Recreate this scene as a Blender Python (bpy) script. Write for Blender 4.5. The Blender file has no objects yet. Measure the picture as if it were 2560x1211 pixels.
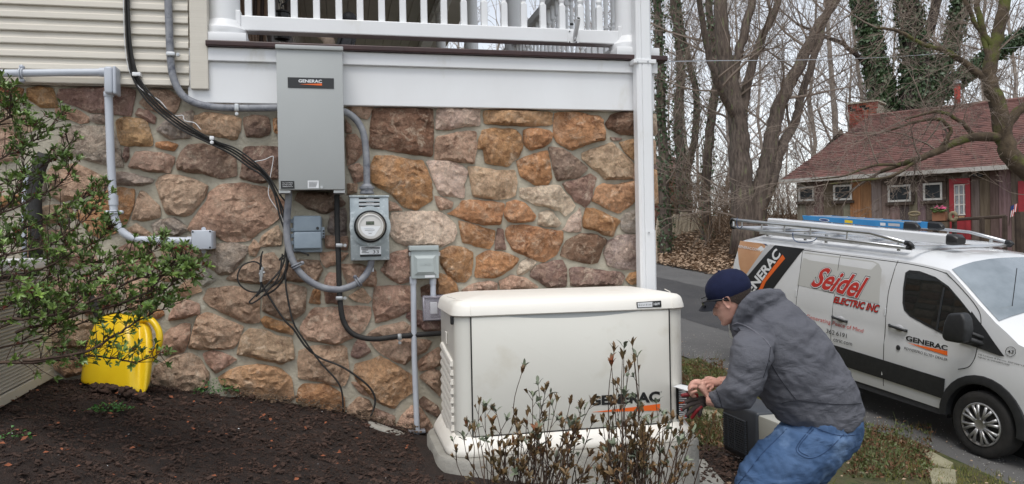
import bpy, bmesh, math, random
import numpy as np
from mathutils import Vector, Matrix, noise, Quaternion
from mathutils.geometry import delaunay_2d_cdt
from mathutils.bvhtree import BVHTree

random.seed(7)
rnd = random.random
def U(a, b): return a + (b - a) * random.random()
S = bpy.context.scene
COL = S.collection

# ------------------------------------------------------------------ camera, world, sun, exposure
CZ = 1.10                                   # camera height above the generator bed
YAW, PITCH, ROLL = math.radians(12.34), math.radians(-.09), math.radians(-1.065)
FOC = 1950.0                                # focal length in photo pixels (2560 wide)
FW = Vector((math.sin(YAW) * math.cos(PITCH), math.cos(YAW) * math.cos(PITCH), math.sin(PITCH)))
R0 = Vector((math.cos(YAW), -math.sin(YAW), 0))
U0 = R0.cross(FW)
RT = R0 * math.cos(ROLL) + U0 * math.sin(ROLL)
UP = U0 * math.cos(ROLL) - R0 * math.sin(ROLL)
EYE = Vector((0, 0, CZ))
cam = bpy.data.cameras.new('camera')
camo = bpy.data.objects.new('camera', cam)
COL.objects.link(camo)
cam.sensor_width = 36
cam.lens = FOC / 2560 * 36
cam.clip_start = .05
cam.clip_end = 1000
m3 = Matrix((RT, UP, -FW)).transposed()
camo.matrix_world = Matrix.Translation(EYE) @ m3.to_4x4()
S.camera = camo

w = bpy.data.worlds.new('World')
S.world = w
w.use_nodes = True
nt = w.node_tree
nt.nodes.clear()
sky = nt.nodes.new('ShaderNodeTexSky')
sky.sky_type = 'NISHITA'
sky.sun_disc = False
SUN_EL, SUN_AZ = math.radians(64), math.radians(205)      # high, behind the camera to the left
sky.sun_elevation = SUN_EL
sky.sun_rotation = SUN_AZ
sky.air_density = 1.0
sky.dust_density = 1.0
hs = nt.nodes.new('ShaderNodeHueSaturation')              # overcast: the cloud layer greys the sky
hs.inputs['Saturation'].default_value = .3
bg = nt.nodes.new('ShaderNodeBackground')
bg.inputs['Strength'].default_value = .15
wo = nt.nodes.new('ShaderNodeOutputWorld')
nt.links.new(sky.outputs[0], hs.inputs['Color'])
nt.links.new(hs.outputs[0], bg.inputs['Color'])
nt.links.new(bg.outputs[0], wo.inputs['Surface'])
sl = bpy.data.lights.new('sun', 'SUN')
sl.energy = 1.4
sl.angle = math.radians(28)
sl.color = (1, .97, .92)
slo = bpy.data.objects.new('sun', sl)
COL.objects.link(slo)
sd = Vector((math.sin(SUN_AZ) * math.cos(SUN_EL), math.cos(SUN_AZ) * math.cos(SUN_EL), math.sin(SUN_EL)))
slo.rotation_euler = sd.to_track_quat('Z', 'Y').to_euler()
S.view_settings.view_transform = 'Standard'
S.view_settings.look = 'None'
S.view_settings.gamma = 1
S.view_settings.use_curve_mapping = False
S.view_settings.exposure = 0.5
S.cycles.max_bounces = 6
S.cycles.transparent_max_bounces = 8

# ------------------------------------------------------------------ helpers
def ray(px, py): return FW * FOC + RT * (px - 1280) - UP * (py - 605.5)
def W(px, py, Y):                            # point on the vertical plane y = Y
    r = ray(px, py); return EYE + r * (Y / r.y)
def Dp(px, py, d): return EYE + ray(px, py) * (d / FOC)
def PL(px, py, o, n):
    r = ray(px, py); return EYE + r * ((o - EYE).dot(n) / r.dot(n))
def smooth01(x): x = max(0, min(1, x)); return x * x * (3 - 2 * x)
def fbm(v, s=1, o=4): return noise.fractal(Vector(v) * s, 1.0, 2.0, o)

def cr(pts, n=6):                            # Catmull-Rom through points (any dimension)
    P = [tuple(p) for p in pts]
    P = [P[0]] + P + [P[-1]]
    out = []
    for i in range(1, len(P) - 2):
        a, b, c, d = P[i - 1], P[i], P[i + 1], P[i + 2]
        for k in range(n):
            t = k / n
            out.append(tuple(.5 * ((2 * b[j]) + (c[j] - a[j]) * t + (2 * a[j] - 5 * b[j] + 4 * c[j] - d[j]) * t * t
                                   + (3 * b[j] - a[j] - 3 * c[j] + d[j]) * t ** 3) for j in range(len(b))))
    out.append(P[-2])
    return out

_mesh_n = 0
class MB:
    def __init__(s): s.v = []; s.f = []
    def add(s, vs, fs, M=None):
        b = len(s.v)
        if M is not None: vs = [M @ Vector(v) for v in vs]
        s.v.extend(tuple(v) for v in vs)
        s.f.extend(tuple(i + b for i in f) for f in fs)
        return s
    def box(s, a, b, M=None):
        x0, y0, z0 = a; x1, y1, z1 = b
        return s.add([(x0,y0,z0),(x1,y0,z0),(x1,y1,z0),(x0,y1,z0),(x0,y0,z1),(x1,y0,z1),(x1,y1,z1),(x0,y1,z1)],
                     [(3,2,1,0),(4,5,6,7),(0,1,5,4),(1,2,6,5),(2,3,7,6),(3,0,4,7)], M)
    def rbox(s, a, b, r=.005, seg=2, M=None):
        bm = bmesh.new()
        bmesh.ops.create_cube(bm, size=1)
        sx, sy, sz = (b[i] - a[i] for i in range(3))
        for v in bm.verts:
            v.co = Vector(((v.co.x + .5) * sx + a[0], (v.co.y + .5) * sy + a[1], (v.co.z + .5) * sz + a[2]))
        r = min(r, abs(sx) * .49, abs(sy) * .49, abs(sz) * .49)
        bmesh.ops.bevel(bm, geom=bm.edges[:], offset=r, segments=seg, affect='EDGES', profile=.5)
        return s.bm(bm, M)
    def bm(s, bm, M=None):
        bm.verts.index_update()
        s.add([v.co.copy() for v in bm.verts], [[v.index for v in f.verts] for f in bm.faces], M)
        bm.free(); return s
    def prism(s, outline, vec, bevel=0, seg=2):
        bm = bmesh.new()
        vs = [bm.verts.new(Vector(p)) for p in outline]
        f = bm.faces.new(vs)
        bm.normal_update()
        vec = Vector(vec)
        front = f
        ret = bmesh.ops.extrude_face_region(bm, geom=[f])
        nv = [g for g in ret['geom'] if isinstance(g, bmesh.types.BMVert)]
        for v in nv: v.co += vec
        if f.is_valid is False: pass
        bm.normal_update()
        bmesh.ops.recalc_face_normals(bm, faces=bm.faces[:])
        if bevel:
            bmesh.ops.bevel(bm, geom=bm.edges[:], offset=bevel, segments=seg, affect='EDGES', profile=.5)
        return s.bm(bm)
    def tube(s, path, r, n=8, caps=True):
        P = [Vector(p) for p in path]
        R = r if isinstance(r, (list, tuple)) else [r] * len(P)
        rings = []
        T = (P[1] - P[0]).normalized()
        N = T.orthogonal().normalized()
        b = len(s.v)
        for i, p in enumerate(P):
            t = (P[min(i + 1, len(P) - 1)] - P[max(i - 1, 0)])
            t = t.normalized() if t.length > 1e-9 else T
            N = (N - t * N.dot(t))
            N = N.normalized() if N.length > 1e-6 else t.orthogonal().normalized()
            B = t.cross(N)
            T = t
            for k in range(n):
                a = 2 * math.pi * k / n
                s.v.append(tuple(p + (N * math.cos(a) + B * math.sin(a)) * R[i]))
        for i in range(len(P) - 1):
            for k in range(n):
                k2 = (k + 1) % n
                s.f.append((b + i * n + k, b + i * n + k2, b + (i + 1) * n + k2, b + (i + 1) * n + k))
        if caps:
            s.f.append(tuple(b + k for k in range(n))[::-1])
            s.f.append(tuple(b + (len(P) - 1) * n + k for k in range(n)))
        return s
    def cyl(s, a, b, r, n=16, r2=None): return s.tube([a, b], [r, r if r2 is None else r2], n)
    def loft(s, rings, caps=True, closed=True):
        b = len(s.v); n = len(rings[0])
        for r in rings: s.v.extend(tuple(p) for p in r)
        for i in range(len(rings) - 1):
            for k in range(n if closed else n - 1):
                k2 = (k + 1) % n
                s.f.append((b + i * n + k, b + i * n + k2, b + (i + 1) * n + k2, b + (i + 1) * n + k))
        if caps:
            s.f.append(tuple(b + k for k in range(n))[::-1])
            s.f.append(tuple(b + (len(rings) - 1) * n + k for k in range(n)))
        return s
    def lathe(s, prof, c, n=20, ax=(0, 0, 1)):      # prof: (radius, height) along ax
        q = Vector((0, 0, 1)).rotation_difference(Vector(ax))
        rings = [[Vector(c) + q @ Vector((r * math.cos(2*math.pi*k/n), r * math.sin(2*math.pi*k/n), h)) for k in range(n)] for r, h in prof]
        return s.loft(rings)
    def sphere(s, c, r, n=10, sc=(1, 1, 1), q=None):
        rings = []
        for i in range(1, n):
            th = math.pi * i / n
            ring = []
            for k in range(2 * n):
                a = math.pi * k / n
                p = Vector((math.sin(th) * math.cos(a) * sc[0], math.sin(th) * math.sin(a) * sc[1], math.cos(th) * sc[2])) * r
                if q: p = q @ p
                ring.append(Vector(c) + p)
            rings.append(ring)
        return s.loft(rings[::-1])
    def mesh(s, name, mt, smooth=False):
        me = bpy.data.meshes.new(name)
        me.from_pydata(s.v, [], s.f)
        if mt: me.materials.append(mt)
        if smooth: me.polygons.foreach_set('use_smooth', [True] * len(me.polygons))
        me.update()
        return me
    def build(s, name, mt, parent=None, smooth=False, color=None, angle=None):
        me = s.mesh(name, mt, smooth or angle is not None)
        if angle is not None: me.set_sharp_from_angle(angle=math.radians(angle))
        return link(name, me, parent, color)

def link(name, me, parent=None, color=None):
    o = bpy.data.objects.new(name, me)
    COL.objects.link(o)
    if parent is not None: adopt(o, parent)
    if color is not None: o.color = (*color, 1)
    return o
def wloc(o):
    p = Vector((0, 0, 0)) if o.parent is None else wloc(o.parent) + o.matrix_parent_inverse.translation
    return p + o.location
def adopt(o, parent):                       # parts are modelled in place; keep them there
    o.parent = parent
    o.matrix_parent_inverse = Matrix.Translation(-wloc(parent))
def thing(name, label, cat, loc=(0, 0, 0), group=None):
    o = bpy.data.objects.new(name, None)
    COL.objects.link(o)
    o.location = loc; o.empty_display_size = .1
    return tag(o, label, cat, group)
def tag(o, label, cat, group=None):
    o['label'] = label; o['category'] = cat
    if group: o['group'] = group
    return o
def kind(o, k, label=None):
    o['kind'] = k
    if label: o['label'] = label
    return o

# ------------------------------------------------------------------ materials
def _n(nt, t, **kw):
    n = nt.nodes.new(t)
    for k, v in kw.items():
        if k in n.inputs: n.inputs[k].default_value = v
        else: setattr(n, k, v)
    return n
def mat(name, c1, c2=None, scale=5, rough=.6, metal=0, bump=0, bscale=60, obj=False, stretch=None, spec=.5,
        c3=None, s3=30, t3=.6, trans=0, alpha=1, rvar=0, coat=0, fold=None):
    m = bpy.data.materials.new(name)
    m.use_nodes = True
    nt = m.node_tree
    L = nt.links.new
    p = nt.nodes['Principled BSDF']
    p.inputs['Roughness'].default_value = rough
    p.inputs['Metallic'].default_value = metal
    p.inputs['Specular IOR Level'].default_value = spec
    if trans: p.inputs['Transmission Weight'].default_value = trans
    if coat: p.inputs['Coat Weight'].default_value = coat
    if alpha < 1: p.inputs['Alpha'].default_value = alpha
    tc = _n(nt, 'ShaderNodeTexCoord')
    mp = _n(nt, 'ShaderNodeMapping')
    if stretch: mp.inputs['Scale'].default_value = stretch
    L(tc.outputs['Object'], mp.inputs['Vector'])
    vec = mp.outputs['Vector']
    oi = None
    if obj or rvar:
        oi = _n(nt, 'ShaderNodeObjectInfo')
        mul = _n(nt, 'ShaderNodeMath', operation='MULTIPLY'); mul.inputs[1].default_value = 37.0
        L(oi.outputs['Random'], mul.inputs[0])
        ad = _n(nt, 'ShaderNodeVectorMath', operation='ADD')
        L(vec, ad.inputs[0]); L(mul.outputs[0], ad.inputs[1])
        vec = ad.outputs[0]
    col = None
    if obj: col = oi.outputs['Color']
    if c2 is not None or obj:
        nz = _n(nt, 'ShaderNodeTexNoise', Scale=scale, Detail=6, Roughness=.62)
        L(vec, nz.inputs['Vector'])
        rp = _n(nt, 'ShaderNodeValToRGB')
        rp.color_ramp.elements[0].position = .33; rp.color_ramp.elements[1].position = .68
        L(nz.outputs['Fac'], rp.inputs['Fac'])
        mx = _n(nt, 'ShaderNodeMix', data_type='RGBA')
        L(rp.outputs['Color'], mx.inputs[0])
        if obj:
            mu = _n(nt, 'ShaderNodeMix', data_type='RGBA', blend_type='MULTIPLY')
            mu.inputs[0].default_value = 1
            mu.inputs[7].default_value = (*(c2 or (.6, .55, .5)), 1)
            L(col, mu.inputs[6])
            L(col, mx.inputs[6]); L(mu.outputs[2], mx.inputs[7])
        else:
            mx.inputs[6].default_value = (*c1, 1); mx.inputs[7].default_value = (*c2, 1)
        col = mx.outputs[2]
    if c3 is not None:
        nz3 = _n(nt, 'ShaderNodeTexNoise', Scale=s3, Detail=5, Roughness=.6)
        L(vec, nz3.inputs['Vector'])
        r3 = _n(nt, 'ShaderNodeValToRGB')
        r3.color_ramp.elements[0].position = t3; r3.color_ramp.elements[1].position = min(1, t3 + .12)
        L(nz3.outputs['Fac'], r3.inputs['Fac'])
        m3_ = _n(nt, 'ShaderNodeMix', data_type='RGBA')
        L(r3.outputs['Color'], m3_.inputs[0])
        if col is None: m3_.inputs[6].default_value = (*c1, 1)
        else: L(col, m3_.inputs[6])
        m3_.inputs[7].default_value = (*c3, 1)
        col = m3_.outputs[2]
    if rvar:
        hv = _n(nt, 'ShaderNodeHueSaturation')
        mr = _n(nt, 'ShaderNodeMapRange'); mr.inputs[3].default_value = 1 - rvar; mr.inputs[4].default_value = 1 + rvar
        L(oi.outputs['Random'], mr.inputs[0]); L(mr.outputs[0], hv.inputs['Value'])
        if col is None: hv.inputs['Color'].default_value = (*c1, 1)
        else: L(col, hv.inputs['Color'])
        col = hv.outputs[0]
    if col is None: p.inputs['Base Color'].default_value = (*c1, 1)
    else: L(col, p.inputs['Base Color'])
    if bump:
        bn = _n(nt, 'ShaderNodeTexNoise', Scale=bscale, Detail=7, Roughness=.65)
        L(vec, bn.inputs['Vector'])
        bp = _n(nt, 'ShaderNodeBump', Strength=min(1, bump), Distance=.02 if bump <= 1 else .02 * bump)
        L(bn.outputs['Fac'], bp.inputs['Height']); L(bp.outputs[0], p.inputs['Normal'])
    if fold:                                  # broad soft folds under the fine grain
        fm = _n(nt, 'ShaderNodeMapping'); fm.inputs['Scale'].default_value = fold[1]; fm.inputs['Rotation'].default_value = fold[2]
        L(tc.outputs['Object'], fm.inputs['Vector'])
        fnz = _n(nt, 'ShaderNodeTexNoise', Scale=fold[0], Detail=3, Roughness=.5); fnz.inputs['Distortion'].default_value = .6
        L(fm.outputs[0], fnz.inputs['Vector'])
        fb_ = _n(nt, 'ShaderNodeBump', Strength=1, Distance=fold[3]); L(fnz.outputs['Fac'], fb_.inputs['Height'])
        if p.inputs['Normal'].is_linked: L(fb_.outputs[0], p.inputs['Normal'].links[0].from_node.inputs['Normal'])
        else: L(fb_.outputs[0], p.inputs['Normal'])
    return m
def srgb(r, g, b): return tuple(((c / 255 + .055) / 1.055) ** 2.4 if c > 10 else c / 255 / 12.92 for c in (r, g, b))

M = {}
M['white'] = mat('white paint', (.78, .79, .80), (.74, .745, .75), scale=3, rough=.38, bump=.04, bscale=9, stretch=(1, 1, .5), c3=srgb(214, 213, 208), s3=5, t3=.62)
M['vinyl'] = mat('cream vinyl', srgb(208, 202, 190), srgb(200, 194, 182), scale=3, rough=.5, bump=.12, bscale=14, stretch=(.25, 1, 14))
M['mortar'] = mat('mortar', srgb(188, 181, 164), srgb(164, 157, 140), scale=5, rough=.95, bump=.55, bscale=45, c3=srgb(196, 190, 174), s3=9, t3=.6)
M['black'] = mat('black plastic', (.012, .012, .013), (.022, .022, .024), rough=.4)
M['rubber'] = mat('black rubber', (.014, .014, .014), (.03, .028, .026), scale=9, rough=.75, bump=.2, bscale=40)
M['conduit'] = mat('grey pvc', srgb(188, 193, 201), srgb(178, 183, 191), scale=6, rough=.42)
M['cable_grey'] = mat('weathered grey jacket', srgb(112, 114, 122), srgb(146, 148, 152), scale=16, rough=.55, c3=srgb(84, 88, 100), s3=22, t3=.58, bump=.1)
M['steel'] = mat('zinc', (.55, .56, .56), (.42, .43, .44), scale=20, rough=.38, metal=.85)
M['galv'] = mat('galvanised sheet', srgb(176, 184, 186), srgb(148, 158, 162), scale=12, rough=.42, metal=.45, c3=srgb(196, 202, 204), s3=26, t3=.55)
M['cab'] = mat('grey powder coat', srgb(170, 173, 172), srgb(165, 168, 167), scale=2, rough=.45, bump=.03, bscale=220)
M['box_blue'] = mat('blue grey plastic', srgb(148, 161, 171), srgb(134, 147, 158), scale=7, rough=.5, c3=srgb(142, 152, 160), s3=20, t3=.62)
M['box_grey'] = mat('light grey enamel', srgb(168, 176, 175), srgb(160, 168, 167), scale=6, rough=.42)
M['gen'] = mat('bisque enamel', srgb(218, 216, 207), srgb(214, 212, 203), scale=2, rough=.36, bump=.02, bscale=260, c3=srgb(206, 202, 190), s3=3.5, t3=.60)
M['gen2'] = mat('bisque plastic', srgb(236, 232, 223), srgb(231, 227, 218), scale=2, rough=.42, bump=.03, bscale=120, c3=srgb(214, 206, 192), s3=7, t3=.64)
M['orange'] = mat('orange print', srgb(232, 104, 34), rough=.45)
M['red'] = mat('red print', srgb(196, 52, 44), rough=.45)
M['ink'] = mat('black print', (.01, .01, .01), rough=.45)
M['paper'] = mat('white print', (.75, .76, .77), rough=.5)
M['deck'] = mat('maroon deck edge', srgb(62, 38, 36), srgb(48, 28, 28), scale=9, rough=.45, bump=.1)
M['concrete'] = mat('concrete', srgb(164, 161, 153), srgb(136, 133, 126), scale=7, rough=.9, bump=.35, bscale=50, c3=srgb(96, 86, 74), s3=12, t3=.62)
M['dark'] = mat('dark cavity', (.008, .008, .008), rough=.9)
def text(name, s, mt, o, xv, yv, parent, bold=0, shear=0, mapf=None, nrm=None):
    """flat lettering whose bounding box fills o, o+xv, o+yv (or is mapped by mapf(u, v))"""
    cu = bpy.data.curves.new(name, 'FONT')
    cu.body = s; cu.offset = bold; cu.shear = shear; cu.fill_mode = 'FRONT'; cu.resolution_u = 3
    to = bpy.data.objects.new(name, cu)
    COL.objects.link(to)
    bpy.context.view_layer.update()
    me = bpy.data.meshes.new_from_object(to.evaluated_get(bpy.context.evaluated_depsgraph_get()))
    bpy.data.objects.remove(to); bpy.data.curves.remove(cu)
    n = len(me.vertices)
    co = np.empty(n * 3); me.vertices.foreach_get('co', co); co = co.reshape(-1, 3)
    lo, hi = co.min(0), co.max(0)
    out = []
    for c in co:
        u, v = (c[0] - lo[0]) / (hi[0] - lo[0]), (c[1] - lo[1]) / (hi[1] - lo[1])
        out.append(mapf(u, v) if mapf else Vector(o) + Vector(xv) * u + Vector(yv) * v)
    me.vertices.foreach_set('co', np.array([tuple(q) for q in out]).ravel())
    me.materials.clear(); me.materials.append(mt)
    me.update()
    return link(name, me, parent)
def quadmap(bl, br, tr, tl, f):               # bilinear map of the unit square through four pixel corners
    def g(u, v):
        x = (1-u)*(1-v)*bl[0] + u*(1-v)*br[0] + u*v*tr[0] + (1-u)*v*tl[0]
        y = (1-u)*(1-v)*bl[1] + u*(1-v)*br[1] + u*v*tr[1] + (1-u)*v*tl[1]
        return f(x, y)
    return g
# ------------------------------------------------------------------ the lie of the land
WY = 4.35                                     # mortar face of the house wall
VO = Vector((6.469, 6.932, -1.249))           # point on the drive beside the van's front axle
vy, vp = math.radians(-8.2386), math.radians(4.8805)
VD = Vector((math.sin(vy) * math.cos(vp), math.cos(vy) * math.cos(vp), math.sin(vp)))    # up the drive
VT = Vector((math.cos(vy), -math.sin(vy), 0))                                          # across the drive
VU = VT.cross(VD)
def road_st(x, y):
    dx, dy = x - VO.x, y - VO.y
    t = dx * VT.x + dy * VT.y
    s = (-dx * VT.y + dy * VT.x) / math.cos(vp)
    return s, t
def road_z(x, y):
    s, t = road_st(x, y)
    if s > 22: s = 22 + 14 * (1 - math.exp(-(s - 22) / 14))
    return VO.z + s * math.sin(vp)
CTRL = [(-4,4.3,.75),(-4,1,.75),(-2.2,4.3,.52),(-.92,4.3,.369),(-.45,4.3,.288),(0,4.3,.185),(.38,4.25,.055),(.9,4.3,0),(1.4,4.3,-.1),(1.9,4.4,-.28),
        (-1.5,3.9,.5),(-1.5,3.2,.5),(-2,2,.45),(-1,2.2,.33),(0,2,.12),(0,3,.13),(.42,3.25,.045),(1,2.4,-.12),(1,3.2,-.06),(1.75,3.55,-.3),(2.2,3.35,-.53),
        (2.65,4.74,-.42),(2.3,2,-.65),(1.9,6,-.45),(3.6,5.3,-.78),(1.9,10,-.35),(1.9,17,.1),(0,0,-.1),(-3,0,.3),(3,0,-.9),(3.2,3.6,-.8),(4.3,4.5,-1.02)]
for s_ in range(-6, 26, 3):
    p_ = VO + VD * s_ - VT * .45
    CTRL.append((p_.x, p_.y, p_.z + .01))
_c = np.array(CTRL)
def _tps(r2): return .5 * r2 * np.log(r2 + 1e-9)
_n_ = len(_c)
_d2 = ((_c[:, None, :2] - _c[None, :, :2]) ** 2).sum(-1)
_K = np.zeros((_n_ + 3, _n_ + 3))
_K[:_n_, :_n_] = _tps(_d2) + np.eye(_n_) * .02
_K[:_n_, _n_] = 1; _K[:_n_, _n_ + 1:] = _c[:, :2]; _K[_n_:, :_n_] = _K[:_n_, _n_:].T
_w = np.linalg.solve(_K, np.append(_c[:, 2], [0, 0, 0]))
def near_z(x, y):
    r2 = (x - _c[:, 0]) ** 2 + (y - _c[:, 1]) ** 2
    return float((_tps(r2) * _w[:_n_]).sum() + _w[_n_] + _w[_n_ + 1] * x + _w[_n_ + 2] * y)
ROAD_A, ROAD_B = -.32, 6.9
def ground_z(x, y):
    s, t = road_st(x, y)
    rz = road_z(x, y)
    if t > ROAD_A:
        if t < ROAD_B: return rz - .05
        q = t - ROAD_B
        return rz - .05 + .95 * smooth01(q / 4.5) + .012 * max(0, q - 3)
    if x < -8 or y < -6: return .4
    z = near_z(x, max(-2, min(y, 24)))
    k = smooth01((t + 1.6) / 1.3)
    return z * (1 - k) + (rz + .02) * k

def axis(stops):
    out = []
    for a, b, st in stops:
        n = max(1, round((b - a) / st))
        out += [a + (b - a) * i / n for i in range(n)]
    return out + [stops[-1][1]]
M['mulch'] = mat('dark mulch', (.044, .025, .018), (.02, .012, .009), scale=14, rough=.95, bump=1.6, bscale=60, c3=(.05, .028, .018), s3=45, t3=.62)
M['verge'] = mat('mossy verge', (.075, .085, .022), (.085, .062, .032), scale=5, rough=.95, bump=.9, bscale=40, c3=(.035, .05, .012), s3=9, t3=.5)
M['litter'] = mat('leaf litter ground', (.20, .135, .085), (.11, .075, .05), scale=4, rough=.95, bump=1, bscale=30, c3=(.06, .07, .03), s3=2.5, t3=.62)
M['asphalt'] = mat('asphalt', (.088, .086, .085), (.12, .117, .114), scale=.9, rough=.82, bump=.35, bscale=160, c3=(.20, .19, .18), s3=240, t3=.66)

regions = {'mulch_bed': MB(), 'verge_ground': MB(), 'leaf_bank': MB()}
gx = axis([(-60, -8, 13), (-8, -4, 1), (-4, 3.2, .08), (3.2, 12, .28), (12, 40, 2), (40, 140, 14)])
gy = axis([(-30, -2, 7), (-2, 1.6, .4), (1.6, 5, .08), (5, 13, .3), (13, 44, 1.4), (44, 200, 14)])
zz = {}
for i, x in enumerate(gx):
    for j, y in enumerate(gy):
        z = ground_z(x, y)
        s, t = road_st(x, y)
        if t < -.5 and -4 < x < 12: z += .028 * fbm((x, y, 0), 2.3, 3) + (.02 * fbm((x, y, 3), 11, 3) if x < 3.2 else 0)
        elif t > ROAD_B + .4: z += .10 * fbm((x, y, 0), .6, 3)
        zz[i, j] = z
idx = {k: {} for k in regions}
for i in range(len(gx) - 1):
    for j in range(len(gy) - 1):
        cx, cy = (gx[i] + gx[i + 1]) / 2, (gy[j] + gy[j + 1]) / 2
        s, t = road_st(cx, cy)
        k = 'leaf_bank' if t > 3 else ('mulch_bed' if cx < 2.85 + .12 * math.sin(cy * 5) and cy < 5.3 + .15 * math.sin(cx * 4) else 'verge_ground')
        r = regions[k]; f = []
        for a, b in ((i, j), (i + 1, j), (i + 1, j + 1), (i, j + 1)):
            if (a, b) not in idx[k]:
                idx[k][a, b] = len(r.v); r.v.append((gx[a], gy[b], zz[a, b]))
            f.append(idx[k][a, b])
        r.f.append(tuple(f))
for k, mk in (('mulch_bed', 'mulch'), ('verge_ground', 'verge'), ('leaf_bank', 'litter')):
    kind(regions[k].build(k, M[mk], smooth=True), 'structure')
rd = MB()
SS = axis([(-9, 24, .6), (24, 90, 4)])
TT = axis([(ROAD_A, ROAD_B, .36)])
for s in SS:
    for t in TT:
        p = VO + VD * s + VT * t
        jag = .07 * fbm((s, t, 5), .9, 3) if t in (TT[0], TT[-1]) else 0
        x, y = p.x + VT.x * jag, p.y + VT.y * jag
        rd.v.append((x, y, road_z(x, y) + (.0 if TT[0] < t < TT[-1] else -.03)))
nT = len(TT)
for i in range(len(SS) - 1):
    for j in range(nT - 1):
        rd.f.append((i * nT + j, i * nT + j + 1, (i + 1) * nT + j + 1, (i + 1) * nT + j))
kind(rd.build('driveway', M['asphalt'], smooth=True), 'structure')
M['asphalt_dark'] = mat('damp asphalt', (.04, .04, .042), (.06, .058, .058), scale=1.4, rough=.62, bump=.3, bscale=160, c3=(.14, .13, .12), s3=240, t3=.68)
st = MB()                                      # the darker resurfaced strip along the near half
for s in SS:
    for t in (1.55 + .2 * fbm((s, 0, 9), .5, 3), 3.1, 3.3, 4.7 + .2 * fbm((s, 4, 9), .5, 3)):
        p = VO + VD * s + VT * t
        st.v.append((p.x, p.y, road_z(p.x, p.y) + .004))
for i in range(len(SS) - 1):
    for j in range(3): st.f.append((i*4+j, i*4+j+1, i*4+j+5, i*4+j+4))
kind(st.build('road_patch', M['asphalt_dark'], smooth=True), 'structure')
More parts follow.
